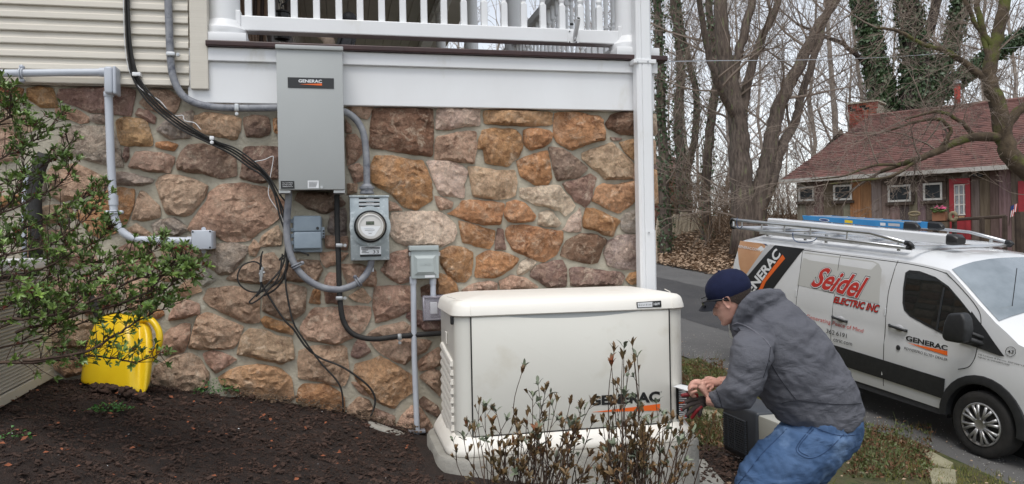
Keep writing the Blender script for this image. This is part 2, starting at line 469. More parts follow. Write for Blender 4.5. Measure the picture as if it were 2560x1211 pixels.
# traced stone outlines: (view, colour, points); points are in 4.844x crops of the photo
CROP = dict(A=(850,250),B=(1200,250),C=(850,480),D=(1200,480),E=(0,200),F=(300,200),G=(0,420),H=(300,420),I=(350,620),J=(350,820),K=(700,620),L=(700,840),Z=(0,0))
ST = '''A t 70,70 200,55 400,80 330,225 260,215 150,120
A d 400,120 520,95 1115,95 1125,330 1120,685 870,650 620,610 365,570 370,330
A w 1180,100 1450,100 1700,105 1690,305 1500,320 1330,355 1165,350
B y 55,125 300,120 560,125 880,150 875,300 600,310 350,300 60,290
A t 1165,450 1400,400 1640,375 1655,560 1620,770 1400,740 1155,725
A o 1740,370 1850,350 2110,355 2190,430 2215,560 2170,680 2030,800 1770,760 1750,590 1675,600 1690,480
A r 75,430 190,415 260,500 265,650 180,750 85,790
A r 70,235 125,330 130,385 70,390
A r 105,815 220,770 285,830 280,970 180,995
A r 90,1010 205,1020 200,1110 95,1140
A o 385,790 430,680 620,680 780,720 1000,740 1060,870 1110,1000 1110,1210 920,1330 770,1285 630,1140 400,1010 370,900
A w 1050,740 1330,745 1480,800 1545,870 1500,1010 1505,1185 1230,1150 1190,1090 1130,930
A t 1555,810 1680,810 1880,860 2110,850 2145,1000 2125,1165 1880,1205 1620,1160 1590,1000
B o 540,365 650,340 830,370 880,410 860,500 760,570 620,600 545,540 535,440
B o 455,740 640,660 820,615 850,790 870,950 820,1020 680,1030 500,920 480,850
B m 835,575 1000,590 1130,680 1310,820 1200,935 940,975 895,820 870,690
B o 920,155 1200,155 1470,210 1520,390 1510,480 1340,520 1110,605 940,510 900,430 905,300
B d 1535,270 1600,180 1800,130 2000,130 2000,440 1700,405 1560,340
B m 1590,450 1720,465 1690,490 1620,485
B t 1245,640 1460,570 1600,520 1720,640 1850,750 1850,950 1640,960 1520,950 1400,840 1250,720
B y 1700,520 1840,480 2000,480 2000,760 1860,720 1760,620
B t 1870,780 2000,770 2000,980 1860,960
B m 1010,1010 1240,950 1340,900 1410,950 1360,1110 1340,1230 1280,1300 1160,1220 1060,1090
B y 1430,1060 1500,1010 1640,1040 1890,980 1915,1110 1910,1200 1690,1370 1500,1285 1365,1215
B w 490,1070 640,1060 860,1040 970,1040 1010,1110 1155,1270 1110,1350 1030,1400 985,1360 960,1340 840,1300 690,1270 500,1180
C o 1310,270 1440,180 1490,105 1700,110 1985,140 1970,270 1940,390 1730,400 1580,360 1400,290
C o 2000,230 2030,130 2140,100 2250,150 2370,290 2340,350 2200,365 2050,355 2005,300
C o 1440,355 1560,380 1700,430 1880,470 1860,610 1810,690 1650,650 1500,610 1465,470
C m 1920,450 1980,460 1990,600 2010,695 1880,695 1900,560
D o 330,440 410,400 600,410 800,460 1005,480 990,620 920,760 770,845 680,830 560,770 400,700 350,600 320,540
D w 730,260 800,235 880,240 980,380 930,425 800,410 710,400
D w 1040,430 1100,320 1210,200 1230,300 1220,470 1100,480 1015,460
D o 1300,200 1380,205 1500,260 1700,350 1650,430 1610,530 1490,510 1430,470 1260,430 1260,330
D g 1715,330 1780,260 1930,200 2000,200 2000,485 1790,490 1720,450
D d 1010,690 1060,590 1230,510 1400,520 1545,580 1480,690 1420,850 1360,870 1240,850 1100,810 980,770
D g 1560,600 1680,530 1900,520 1935,620 1900,940 1700,930 1560,890 1510,730
C o 1660,790 1810,715 2000,740 2165,810 2070,940 1900,1030 1640,1035 1660,880
C w 2150,960 2180,870 2280,810 2375,860 2310,940 2210,1000 2160,1000
D m 630,960 700,890 900,840 1000,830 1050,950 1045,1150 830,1155 720,1080 620,1020
D m 1095,920 1250,910 1400,950 1700,970 1750,1020 1700,1130 1110,1150
D r 240,1080 400,1015 560,1050 710,1160 400,1190 260,1180
D o 1780,1060 1830,990 1940,960 2000,970 2000,1100 1840,1120
C r 1480,1200 1600,1120 1810,1080 1900,1110 1900,1220 1600,1235
C w 620,300 640,250 900,240 1190,240 1300,310 1390,400 1410,480 1380,590 1240,655 1080,640 800,645 700,610 620,530
C r 1150,50 1250,80 1370,120 1340,190 1220,215 1170,130
C r 600,120 670,140 760,215 600,230
C o 1215,720 1370,655 1500,680 1610,740 1600,880 1590,1000 1520,1090 1420,1085 1310,990 1230,880
C o 1180,1050 1210,995 1300,1010 1400,1110 1430,1200 1400,1260 1180,1260
C r 600,760 720,720 850,700 860,1070 720,1110 580,1030 500,950 560,850
K t 740,200 960,200 1160,280 1160,470 830,440 780,330
K r 50,210 250,150 460,150 510,260 440,400 200,405 60,380 20,290
K t 490,60 690,50 830,70 700,190 560,240 500,150
K r 545,400 600,310 700,310 740,420 740,660 560,670 540,500
K o 380,560 400,510 485,510 485,670 360,670
I r 1500,560 1600,460 1800,440 2000,490 2000,620 1990,780 1830,880 1660,840 1480,750
K t 830,590 1000,490 1100,620 1060,670 900,640
K r 1130,560 1150,470 1560,460 1600,600 1590,760 1400,840 1165,910 1140,760
K t 240,970 400,740 740,720 1100,710 1090,850 1000,1010 900,1080 700,1170 400,1130 290,1100
K r 1040,1060 1230,950 1480,900 1590,960 1600,1060 1300,1090
K m 1530,850 1560,790 1700,760 1940,880 1940,1010 1760,1010 1650,930
K d 1710,480 1830,440 1830,560 1720,590
L m 950,40 1010,60 1100,190 950,270 860,240 900,120
L r 230,190 400,130 800,130 830,470 790,590 700,610 500,550 235,515 220,350
L o 230,640 280,590 560,590 730,700 780,760 770,930 600,920 400,880 200,800
L y 920,350 1150,290 1220,255 1330,320 1600,480 1610,680 1460,780 1380,880 1160,790 920,530 900,450
L r 1090,60 1500,40 1830,60 1760,200 1600,260 1510,350 1380,300 1200,190
L r 1670,310 1930,130 1945,360 1700,430
L t 1690,500 1850,400 1945,450 1940,740 1850,640
L m 1690,790 1750,745 1900,850 1945,930 1900,990 1720,870
L r 820,880 950,745 1080,800 1130,900 1150,1040 950,1040 820,950
L r 1160,890 1390,980 1350,1110 1080,1050 1130,970
L r 1410,1110 1480,980 1590,850 1700,880 1850,1090 1800,1180 1560,1190
L t 870,560 1000,600 1130,770 960,680
J r 190,470 420,340 610,315 720,380 830,560 800,720 600,790 300,760 130,650
I r 280,1080 360,990 530,920 600,930 580,1100 530,1250 430,1280 280,1270
I t 690,840 800,790 1010,860 1240,950 1200,1090 1130,1220 800,1230 590,1210 640,1010
I t 1190,1230 1240,1060 1330,990 1500,1000 1640,1070 1840,1090 1860,1350 1700,1410 1400,1330 1180,1290
J r 760,320 860,285 1000,310 1165,385 1080,450 910,550 830,440
J y 950,600 1150,490 1450,445 1700,500 1830,620 1850,860 1640,860 1400,860 1180,780 1000,700
I r 760,630 830,500 1050,480 1200,480 1430,560 1450,900 1300,915 1050,800 870,710
I o 1470,880 1520,830 1640,890 1850,930 1850,1050 1680,1010 1520,960
I r 340,880 440,640 560,630 710,690 710,800 520,850
I t 430,520 560,400 640,400 740,520 600,580 470,570
I g 740,330 800,280 920,370 840,430 760,470 735,420
H g 1060,1050 1150,920 1400,910 1540,960 1530,1040 1440,1150 1340,1280 1200,1290 1080,1200
H t 1560,960 1620,870 1690,960 1640,1060 1570,1060
I r 1040,380 1200,250 1440,110 1600,60 1700,170 1710,420 1540,430 1300,420
H t 1680,930 1740,810 1900,700 1950,800 1940,940 1720,950
H r 820,760 880,610 1030,450 1080,310 1220,200 1480,190 1780,240 1980,400 1990,520 1880,640 1680,770 1560,870 1400,885 1290,885 1130,800
H r 430,200 480,120 610,80 850,120 1060,220 1040,310 950,440 850,560 770,580 560,550 500,380
H t 140,620 200,420 240,280 300,300 470,470 480,590 300,640
H g 380,690 480,630 650,610 770,690 820,760 640,840 430,810
H t 90,740 200,680 290,740 390,820 300,840 150,810
G o 900,560 1180,320 1430,240 1620,260 1610,440 1520,670 1390,780 1200,840 1100,800
G g 1330,60 1500,50 1850,130 1830,180 1700,215 1380,200
G r 560,90 640,-20 900,-40 1060,20 1270,120 1280,220 1180,260 1050,310 950,360 740,400 620,330 600,210
F r 95,1050 190,870 300,870 400,880 520,890 650,930 640,1000 590,1120 400,1110
F m 680,1010 740,880 820,790 1000,780 1160,820 1390,920 1400,1160 1230,1190 1060,1150 980,1120 800,1110 700,1080
F m 1450,1190 1480,1020 1500,820 1700,810 1910,820 1920,1180 1700,1240
F o 440,760 560,750 690,780 640,850 520,830 440,810
E y 1400,500 1500,450 1750,480 1810,610 1840,800 1470,785 1430,680
E m 1500,820 1560,820 1550,930 1510,990 1490,920
F g 440,600 540,500 640,430 870,370 880,450 840,690 750,700 580,710
F t 900,440 1000,400 1200,410 1460,460 1450,600 1400,720 1230,690 1000,640 890,570
F m 1500,460 1600,430 1790,450 1815,580 1790,650 1680,690 1540,680 1510,570
F o 1850,480 1900,470 1905,640 1860,620
F r 240,280 330,150 400,110 600,130 720,230 690,340 620,420 480,390 340,350
F m 190,420 230,350 330,370 430,450 400,530 330,500
E m 700,190 720,110 1000,100 1250,90 1500,80 1630,130 1600,310 1570,430 1400,410 1100,390 900,310 710,250
E o 320,100 480,85 620,100 670,220 700,330 500,320 340,240
E o -60,80 100,80 270,110 220,220 140,290 -60,300
E t 670,350 820,350 960,380 1080,450 1060,500 960,520 860,470 700,460
E g 1100,420 1300,430 1310,530 1180,520 1095,480
E g 600,890 760,690 870,560 1060,560 1300,570 1420,720 1480,1050 1340,1040 1150,1000 900,910 790,930
E r -40,420 60,370 200,360 300,420 420,600 200,640 -40,620
G t 430,480 640,450 800,450 870,540 740,640 520,680 440,640
G r 540,760 880,740 880,800 700,860 540,900
G r 620,1000 800,920 1000,920 1120,1010 1180,1150 900,1200 640,1150
G r 1430,1120 1440,980 1530,930 1700,920 1850,1040 1870,1180 1700,1240 1450,1240
I r 270,20 420,-50 640,-40 740,60 720,150 640,280 540,320 380,190 270,150
G o -40,350 230,330 290,440 0,480
I t 0,420 80,380 190,420 120,520 0,560
I t 230,300 330,260 420,340 400,400 260,400
Z m 745,480 840,482 865,510 810,535 770,520 740,500
Z g 828,528 865,520 866,590 845,600 820,575
Z r 812,590 868,590 868,625 815,620
Z r 190,700 280,690 300,760 210,790
Z r 100,690 180,700 190,780 110,780
Z t 310,690 380,700 390,760 320,780
Z r -30,700 80,690 90,790 -30,800
Z t 60,560 110,550 108,640 55,650
Z r 250,800 330,790 350,850 260,860
Z t 130,800 230,800 235,870 120,870
Z r 0,330 60,340 40,400 -30,410
Z g 45,430 105,425 110,500 50,500'''
# ------------------------------------------------------------------ stone wall of the house
SCOL = dict(r=srgb(192,157,133), o=srgb(190,138,88), d=srgb(138,102,80), t=srgb(204,168,138), w=srgb(220,198,174), y=srgb(204,158,112),
            m=srgb(154,124,110), g=srgb(178,164,150))
def stone_mat():
    m = bpy.data.materials.new('field stone')
    m.use_nodes = True
    nt = m.node_tree; L = nt.links.new
    p = nt.nodes['Principled BSDF']
    p.inputs['Roughness'].default_value = .86
    p.inputs['Specular IOR Level'].default_value = .3
    tc = _n(nt, 'ShaderNodeTexCoord'); oi = _n(nt, 'ShaderNodeObjectInfo')
    mul = _n(nt, 'ShaderNodeMath', operation='MULTIPLY'); mul.inputs[1].default_value = 53.0
    L(oi.outputs['Random'], mul.inputs[0])
    ad = _n(nt, 'ShaderNodeVectorMath', operation='ADD')
    L(tc.outputs['Object'], ad.inputs[0]); L(mul.outputs[0], ad.inputs[1])
    v = ad.outputs[0]
    def nz(scale, detail=6, rough=.6, dist=0):
        n = _n(nt, 'ShaderNodeTexNoise', Scale=scale, Detail=detail, Roughness=rough)
        n.inputs['Distortion'].default_value = dist
        L(v, n.inputs['Vector']); return n.outputs['Fac']
    def ramp(f, a, b):
        r = _n(nt, 'ShaderNodeMapRange'); r.inputs[1].default_value = a; r.inputs[2].default_value = b
        r.clamp = True
        L(f, r.inputs[0]); return r.outputs[0]
    def mix(f, a, b, bt='MIX', k=None):
        x = _n(nt, 'ShaderNodeMix', data_type='RGBA', blend_type=bt)
        if k is not None: x.inputs[0].default_value = k
        else: L(f, x.inputs[0])
        for sock, val in ((x.inputs[6], a), (x.inputs[7], b)):
            if isinstance(val, tuple): sock.default_value = (*val, 1)
            else: L(val, sock)
        return x.outputs[2]
    base = oi.outputs['Color']
    dk = mix(None, base, (.50, .43, .40), 'MULTIPLY', 1)  # browner tone, also stands in for shade in the small pits
    lt = mix(None, base, srgb(228, 208, 182), 'MIX', .62)  # paler stone tone, also paints bright highlights into the colour
    ru = mix(None, base, srgb(150, 104, 72), 'MIX', .36)
    c = mix(ramp(nz(5, 5, .6, .6), .5, .72), base, ru)
    tn = mix(None, base, srgb(190, 160, 134), 'MIX', .40)
    c = mix(ramp(nz(6.5, 6, .65, 1.2), .50, .64), c, tn)
    c = mix(ramp(nz(9, 9, .74, 1.2), .51, .66), c, dk)
    c = mix(ramp(nz(17, 9, .76, .8), .53, .68), c, lt)
    c = mix(ramp(nz(85, 4, .75), .60, .76), c, dk)
    c = mix(ramp(nz(34, 6, .75), .69, .76), c, srgb(214, 206, 196))
    vr = _n(nt, 'ShaderNodeTexVoronoi', Scale=19); vr.feature = 'DISTANCE_TO_EDGE'
    wv = _n(nt, 'ShaderNodeTexNoise', Scale=14, Detail=5); L(v, wv.inputs['Vector'])
    wa = _n(nt, 'ShaderNodeVectorMath', operation='MULTIPLY_ADD'); L(wv.outputs['Color'], wa.inputs[0]); wa.inputs[1].default_value = (.16, .16, .16); L(v, wa.inputs[2])
    L(wa.outputs[0], vr.inputs['Vector'])
    ck = _n(nt, 'ShaderNodeMath', operation='MULTIPLY'); L(ramp(vr.outputs['Distance'], .022, .0), ck.inputs[0]); L(ramp(nz(7, 3), .50, .60), ck.inputs[1])
    c = mix(ck.outputs[0], c, dk)
    gr = _n(nt, 'ShaderNodeMapRange'); gr.inputs[1].default_value = .3; gr.inputs[2].default_value = .7; gr.inputs[3].default_value = .68; gr.inputs[4].default_value = 1.62
    L(nz(48, 8, .8), gr.inputs[0])
    hv = _n(nt, 'ShaderNodeHueSaturation', Saturation=.92); L(gr.outputs[0], hv.inputs['Value']); L(c, hv.inputs['Color']); c = hv.outputs[0]
    L(c, p.inputs['Base Color'])
    b1 = _n(nt, 'ShaderNodeBump', Strength=1, Distance=.036); L(nz(15, 10, .72, 1.0), b1.inputs['Height'])
    b2 = _n(nt, 'ShaderNodeBump', Strength=1, Distance=.014); L(nz(60, 7, .75), b2.inputs['Height']); L(b1.outputs[0], b2.inputs['Normal'])
    L(b2.outputs[0], p.inputs['Normal'])
    return m
M['stone'] = stone_mat()

def inside(p, poly):
    c = False
    for i in range(len(poly)):
        (x1, y1), (x2, y2) = poly[i], poly[i - 1]
        if (y1 > p[1]) != (y2 > p[1]) and p[0] < (x2 - x1) * (p[1] - y1) / (y2 - y1) + x1: c = not c
    return c
def edge_dist(p, poly):
    d = 9
    for i in range(len(poly)):
        a, b = Vector(poly[i - 1]), Vector(poly[i])
        ab = b - a
        t = max(0, min(1, (Vector(p) - a).dot(ab) / (ab.length_squared + 1e-12)))
        d = min(d, (Vector(p) - a - ab * t).length)
    return d
def stone_mesh(poly, step=.0165, proud=.032, rough=.013):
    """poly in metres (x, z) of the wall face; returns mesh data standing out along -y"""
    n = len(poly)
    out = []
    for i in range(n):                         # rounded, slightly ragged outline
        a, b, c_ = Vector(poly[i - 1]), Vector(poly[i]), Vector(poly[(i + 1) % n])
        k = .09
        out.append(b.lerp(a, k)); out.append(b.lerp(c_, k))
    ring = []
    for i in range(len(out)):
        a, b = out[i], out[(i + 1) % len(out)]
        m_ = max(1, int((b - a).length / step))
        for q in range(m_):
            v = a.lerp(b, q / m_)
            ring.append((v.x + .005 * fbm((v.x, v.y, 1), 22, 3), v.y + .005 * fbm((v.x, v.y, 7), 22, 3)))
    xs = [p[0] for p in ring]; zs = [p[1] for p in ring]
    pts = [Vector(p) for p in ring]
    x = min(xs)
    while x < max(xs):
        z = min(zs)
        while z < max(zs):
            q = (x + U(-.4, .4) * step, z + U(-.4, .4) * step)
            if inside(q, ring) and edge_dist(q, ring) > step * .42: pts.append(Vector(q))
            z += step
        x += step
    nr = len(ring)
    vo, _, fo, *_r = delaunay_2d_cdt(pts, [], [list(range(nr))], 1, 1e-5)
    ox, oz = U(0, 50), U(0, 50)
    tx, tz = U(-.05, .05), U(-.08, .03)
    cx, cz = sum(xs) / nr, sum(zs) / nr
    sz_ = max(max(xs) - min(xs), max(zs) - min(zs))
    cuts = []
    for q_ in range(random.randint(5, 8)):     # chipped faces: the lowest of several tilted planes
        a = U(0, 2 * math.pi); g = U(.12, .42)
        cuts.append((math.cos(a) * g, math.sin(a) * g, U(.004, .012) + g * sz_ * U(.10, .30)))
    vs = []
    rim = set()
    for i, v in enumerate(vo):
        d = edge_dist((v.x, v.y), ring)
        e = min(1, d / .008)
        e = 1 - (1 - e) ** 2.2
        pl_ = min(c_ - ga * (v.x - cx + .006 * fbm((v.x, v.y, oz), 30, 2)) - gb * (v.y - cz) for ga, gb, c_ in cuts)
        h = .010 + (proud - .010) * e * (.86 + .14 * min(1, d / .05)) + e * min(.008, max(-.024, pl_ - .008))
        rn = abs(fbm((v.x + ox, v.y + oz, 0), 9, 4)) - .25
        fr = noise.cell(Vector((v.x + ox, v.y * 1.3 + oz, .5)) * 11 + Vector((fbm((v.x + ox, v.y, 2), 20, 3), fbm((v.x, v.y + oz, 5), 20, 3), 0)) * .8)
        h += e * (rough * 1.1 * -rn + rough * .35 * (fr - .5) + rough * .7 * fbm((v.x + ox, v.y * 1.6 + oz, 3), 26, 4) + tx * (v.x - cx) + tz * (v.y - cz))
        vs.append((v.x, WY - max(.007, h), v.y))
    fs = [tuple(f) for f in fo]
    edge = {}
    for f in fs:
        for a, b in zip(f, f[1:] + f[:1]):
            if (b, a) in edge: del edge[b, a]
            else: edge[a, b] = 1
    back = {}
    for a, b in edge:                          # skirt down into the mortar
        for q in (a, b):
            if q not in back: back[q] = len(vs); vs.append((vs[q][0], WY + .015, vs[q][2]))
        fs.append((b, a, back[a], back[b]))
    return vs, fs
wall = thing('stone_wall', 'foundation wall of brown and orange field stones behind the generator', 'stone wall', (0, WY, .1))
XR = 1.80
mw = MB()
wx = axis([(-3.6, XR, .05)]); wz = axis([(-.7, 2.12, .05)])
for x in wx:
    for z in wz: mw.v.append((x, WY + (.005 * fbm((x, z, 0), 7, 4) if x < XR - .01 else 0), z))
nz_ = len(wz)
for i in range(len(wx) - 1):
    for j in range(nz_ - 1): mw.f.append((i * nz_ + j, (i + 1) * nz_ + j, (i + 1) * nz_ + j + 1, i * nz_ + j + 1))
mw.build('mortar', M['mortar'], wall, smooth=True)
sb = MB(); sb.box((XR - .3, WY + .004, -1.0), (XR, 18, 2.1)); sb.build('side_wall', M['mortar'], wall)
TR = []
for line in ST.split('\n'):
    c, t, rest = line.split(' ', 2)
    ox, oy = CROP[c]
    k = 1 if c == 'Z' else 4.844
    pp = []
    for q in rest.split():
        a, b = q.split(',')
        p = W(ox + float(a) / k, oy + float(b) / k, WY - .015)
        pp.append((p.x, p.z))
    mx_, mz_ = sum(q[0] for q in pp) / len(pp), sum(q[1] for q in pp) / len(pp)
    pp = [(x + (x - mx_) / max(.01, math.hypot(x - mx_, z - mz_)) * .006, z + (z - mz_) / max(.01, math.hypot(x - mx_, z - mz_)) * .006) for x, z in pp]
    area = abs(sum(pp[i - 1][0] * pp[i][1] - pp[i][0] * pp[i - 1][1] for i in range(len(pp)))) / 2
    TR.append(pp)
    s = MB()
    vs, fs = stone_mesh(pp, proud=U(.032, .046) if area > .01 else .026)
    s.add(vs, fs)
    cc = SCOL[t]; kf = U(.84, 1.10)
    o = s.build('stone', M['stone'], wall, color=tuple(min(1, q * kf * U(.95, 1.05)) for q in cc), angle=26)
for j in range(12):                            # the part of the wall mostly hidden by the azalea
    for i in range(9):
        cx_, cz_ = -2.35 + i * .185 + .09 * (j % 2) + U(-.02, .02), .38 + j * .125
        if cx_ > -.86 or cz_ > 1.75: continue
        wq, hq = U(.07, .088), U(.046, .058)
        pp = [(cx_ + wq * math.cos(a) * U(.9, 1.1) * (1.15 if abs(math.cos(a)) > .5 else 1), cz_ + hq * math.sin(a) * U(.85, 1.1)) for a in [math.radians(q + U(-12, 12)) for q in (20, 65, 115, 160, 200, 245, 295, 340)]]
        if any(inside(p, t_) or edge_dist(p, t_) < .012 for t_ in TR for p in pp + [(cx_, cz_)]): 
            pp = [(cx_ + (x - cx_) * .55, cz_ + (z - cz_) * .6) for x, z in pp]
            if any(inside(p, t_) or edge_dist(p, t_) < .012 for t_ in TR for p in pp + [(cx_, cz_)]): continue
        vs, fs = stone_mesh(pp, proud=U(.026, .04)); TR.append(pp)
        s = MB(); s.add(vs, fs)
        s.build('stone', M['stone'], wall, color=tuple(q * U(.85, 1.05) for q in SCOL[random.choice('rrtmoy')]), angle=26)
# corner stones that turn round to the side wall, behind the downspout
for k, (y0, y1, xx, t) in enumerate([(286, 342, 1643, 'w'), (350, 414, 1640, 't'), (424, 516, 1645, 'y'), (524, 576, 1638, 't'), (583, 660, 1642, 'w'), (668, 722, 1641, 'o'), (730, 800, 1644, 'r'), (808, 880, 1640, 't'), (886, 960, 1644, 'r')]):
    a, b = W(1598, y0, WY), W(xx, y1, WY)
    s = MB()
    d = U(.2, .34)
    s.rbox((a.x, WY - .022, b.z), (b.x, WY + d, a.z), .018, 2)
    vv = []
    for v in s.v:
        q = Vector(v)
        vv.append(tuple(q + Vector((fbm(q, 14, 3), fbm(q + Vector((5, 5, 5)), 14, 3), fbm(q + Vector((9, 2, 4)), 14, 3))) * .008))
    s.v = vv
    s.build('stone', M['stone'], wall, color=SCOL[t], angle=40)
yy = 4.85
while yy < 12:                                # coursed stones along the side wall
    z = -.6
    ly = U(.25, .45)
    while z < 1.85:
        h = U(.14, .26)
        s = MB(); s.rbox((XR - .05, yy + .015, z), (XR + U(.02, .045), yy + ly - .015, z + h - .03), .02, 2)
        s.build('stone', M['stone'], wall, color=SCOL[random.choice('rotwymg')], angle=40)
        z += h
    yy += ly

# ------------------------------------------------------------------ clapboard wall
sid = thing('clapboard_wall', 'cream vinyl clapboard wall above the stone, black cables running down it', 'clapboard wall', (-1.2, WY, 1.9))
yl = [-86, -51, -15, 22, 57, 91, 123.5, 153, 183, 206.5]         # lower edges at x = 0
SY = WY - .045
xr_ = W(474, 200, SY).x
zl = []
for y0 in yl:
    zl.append(W(0 + (0), y0, SY).z)
zb = zl[-1]
ex = (zl[0] - zl[-1]) / (len(zl) - 1)
zz_ = [zb + ex * i for i in range(0, 16)]
for i, z in enumerate(zz_):
    splits = [-3.6, W(116 + (0 if i % 2 else -60), 60, SY).x if i in (3, 4, 5, 6) else None, xr_]
    splits = [q for q in splits if q is not None]
    for a, b in zip(splits, splits[1:]):
        s = MB()
        # profile (depth, height): butt edge proud, face leaning back under the next board
        pr = [(0, 0), (-.019, 0), (-.021, .004), (-.018, ex * .45), (-.010, ex * .55), (-.003, ex + .012), (.004, ex + .012)]
        lap = .0015 if a > -3 else 0
        ra = [Vector((a + (.0 if a < -3 else -.004), SY + d - lap, z + h)) for d, h in pr]
        rb = [Vector((b, SY + d - lap, z + h)) for d, h in pr]
        s.loft([ra, rb])
        s.build('siding_board', M['vinyl'], sid)
s = MB(); s.box((-3.6, SY + .006, zb - .004), (xr_ + .03, WY + .25, zb + 2.2)); s.build('sheathing', M['vinyl'], sid)
a, b = W(476, 222, SY - .035), W(521, 222, SY - .035)
s = MB(); s.rbox((a.x, SY - .03, a.z), (b.x, WY + .1, zb + 2.2), .004); s.build('corner_board', M['vinyl'], sid)

# ------------------------------------------------------------------ porch
por = thing('porch', 'white porch with railing and round columns above the stone wall', 'porch', (.6, WY, 2.1))
FY = WY - .05
zf = W(1100, 268, FY).z                       # fascia bottom
zt = W(1100, 140, FY).z                       # fascia top
fx0 = W(470, 246, FY).x
fx1 = W(1636, 250, FY).x
s = MB(); s.rbox((fx0, FY, zf), (fx1, WY + .3, zt), .004); s.build('fascia_board', M['white'], por)
s = MB(); s.rbox((W(521, 140, FY).x, FY - .022, zt - .068), (W(1636, 170, FY - .02).x + .02, FY - .001, zt + .002), .004); s.build('fascia_trim', M['white'], por)
dz = zt + .003
s = MB(); s.rbox((W(517, 120, FY).x, FY - .05, dz), (fx1 + .07, 18, dz + .03), .006); s.build('deck_boards', M['deck'], por)
s = MB(); s.rbox((fx1 + .005, WY + .35, zf), (fx1 + .03, 18, zt), .004); s.build('side_fascia', M['white'], por)
DZ = dz + .03
def column(x, y, r=.085, h=2.9, base=True, hid='porch_column'):
    s = MB()
    s.lathe([(r * 1.0, .10), (r * 1.02, .5), (r * .97, h * .6), (r * .84, h - .1)], (x, y, DZ), 24)
    o = s.build('column', M['white'], por, angle=50)
    s = MB()
    s.lathe([(r * 1.38, .045), (r * 1.46, .062), (r * 1.44, .085), (r * 1.28, .098), (r * 1.22, .105), (r * 1.12, .12), (r * 1.0, .135)], (x, y, DZ), 24)
    s.rbox((x - r * 1.5, y - r * 1.5, DZ), (x + r * 1.5, y + r * 1.5, DZ + .05), .004)
    s.build('column_base', M['white'], o, angle=40)
    s = MB()
    s.lathe([(r * .86, h - .22), (r * .95, h - .2), (r * .86, h - .18), (r * .86, h - .12), (r * 1.2, h - .06), (r * 1.25, h - .05)], (x, y, DZ), 24)
    s.rbox((x - r * 1.35, y - r * 1.35, DZ + h - .05), (x + r * 1.35, y + r * 1.35, DZ + h), .004)
    s.build('capital', M['white'], o, angle=40)
    return o
RY = WY + .06                                 # centre line of the front railing
cl, crx = W(560, 90, RY), W(1575, 100, RY)
column(cl.x, RY, .085)
column(crx.x, RY, .088)
rb0, rb1 = W(1100, 60, RY - .04).z, W(1100, 102, RY - .04).z
rt_, rbm = W(588, 38, RY - .04), W(588, 76, RY - .04)
s = MB(); s.rbox((cl.x + .07, RY - .045, rbm.z), (crx.x - .07, RY + .045, rt_.z), .006); s.build('bottom_rail', M['white'], por)
s = MB(); s.rbox((cl.x + .07, RY - .05, rt_.z + .72), (crx.x - .07, RY + .05, rt_.z + .80), .012); s.build('top_rail', M['white'], por)
for sx, x in ((1, cl.x), (-1, crx.x)):        # rail brackets at the columns
    s = MB(); s.rbox((min(x + sx * .065, x + sx * .092), RY - .052, rbm.z - .012), (max(x + sx * .065, x + sx * .092), RY + .052, rt_.z + .025), .004)
    s.build('rail_bracket', M['white'], por)
def baluster_mesh(h=.72, sq=.145, w_=.018):
    s = MB()
    s.rbox((-w_, -w_, 0), (w_, w_, sq), .003, 1)
    s.rbox((-w_, -w_, h - .13), (w_, w_, h), .003, 1)
    a = w_ * .98
    s.lathe([(a, sq), (a * .72, sq + .014), (a * 1.0, sq + .03), (a * .74, sq + .045), (a * .66, sq + .06), (a * .98, h * .5), (a * .7, h - .19), (a * .98, h - .165), (a * .72, h - .145), (a, h - .13)], (0, 0, 0), 10)
    return s.mesh('baluster', M['white'])
bme = baluster_mesh()
for px in (619,677,734,790,846,899,953,1006,1059,1109,1159,1210,1260,1309,1357,1405,1451,1498):
    p = W(px + 2, 60, RY - .018)
    o = link('baluster', bme); o.location = (p.x, RY, rt_.z - .002)
    adopt(o, por)
# the long side run of the porch: columns, railing, ceiling, house wall behind
SX = crx.x
cys = [7.55, 10.1, 13.2, 16.8]
for y in cys: column(SX, y, .095)
CEIL = DZ + 2.98
M['ceil'] = mat('porch ceiling boards', srgb(196, 192, 186), srgb(188, 184, 178), scale=3, rough=.6)  # boards greyed to stand in for shade under the porch roof
for i in range(28):                            # beaded ceiling boards
    x0 = -3.2 + i * .178
    if x0 > SX - .05: break
    s = MB(); s.rbox((x0, WY - .3, CEIL), (x0 + .172, 17.4, CEIL + .02), .006, 1); s.build('ceiling_board', M['ceil'], por)
s = MB(); s.box((-3.2, WY - .6, CEIL + .021), (SX + .5, 17.6, CEIL + .15)); s.build('porch_roof', M['ceil'], por)
s = MB(); s.rbox((SX - .1, WY - .1, CEIL - .16), (SX + .1, 17.4, CEIL - .002), .006); s.rbox((-3.2, WY - .1, CEIL - .16), (SX - .103, WY + .1, CEIL - .002), .006); s.build('porch_beam', M['white'], por)
M['wall_in'] = mat('shaded porch wall', srgb(176, 170, 160), srgb(166, 160, 150), scale=3, rough=.7)  # clapboard tone darkened, porch shade put into the colour
for i in range(26):                            # clapboards of the house inside the porch
    z = DZ + .02 + i * .118
    if z > CEIL - .1: break
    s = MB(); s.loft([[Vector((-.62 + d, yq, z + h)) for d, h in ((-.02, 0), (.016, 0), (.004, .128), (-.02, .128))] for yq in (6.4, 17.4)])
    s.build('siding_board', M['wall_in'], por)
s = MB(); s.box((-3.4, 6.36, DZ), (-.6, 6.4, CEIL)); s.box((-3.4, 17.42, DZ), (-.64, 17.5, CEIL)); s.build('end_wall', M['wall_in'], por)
M['door_dk'] = mat('dark brown door', srgb(58, 42, 34), srgb(44, 32, 28), scale=6, rough=.5)
for y0 in (7.2, 9.6):
    s = MB(); s.rbox((-.615, y0, DZ + .02), (-.57, y0 + .9, DZ + 2.1), .01); s.build('door', M['door_dk'], por)
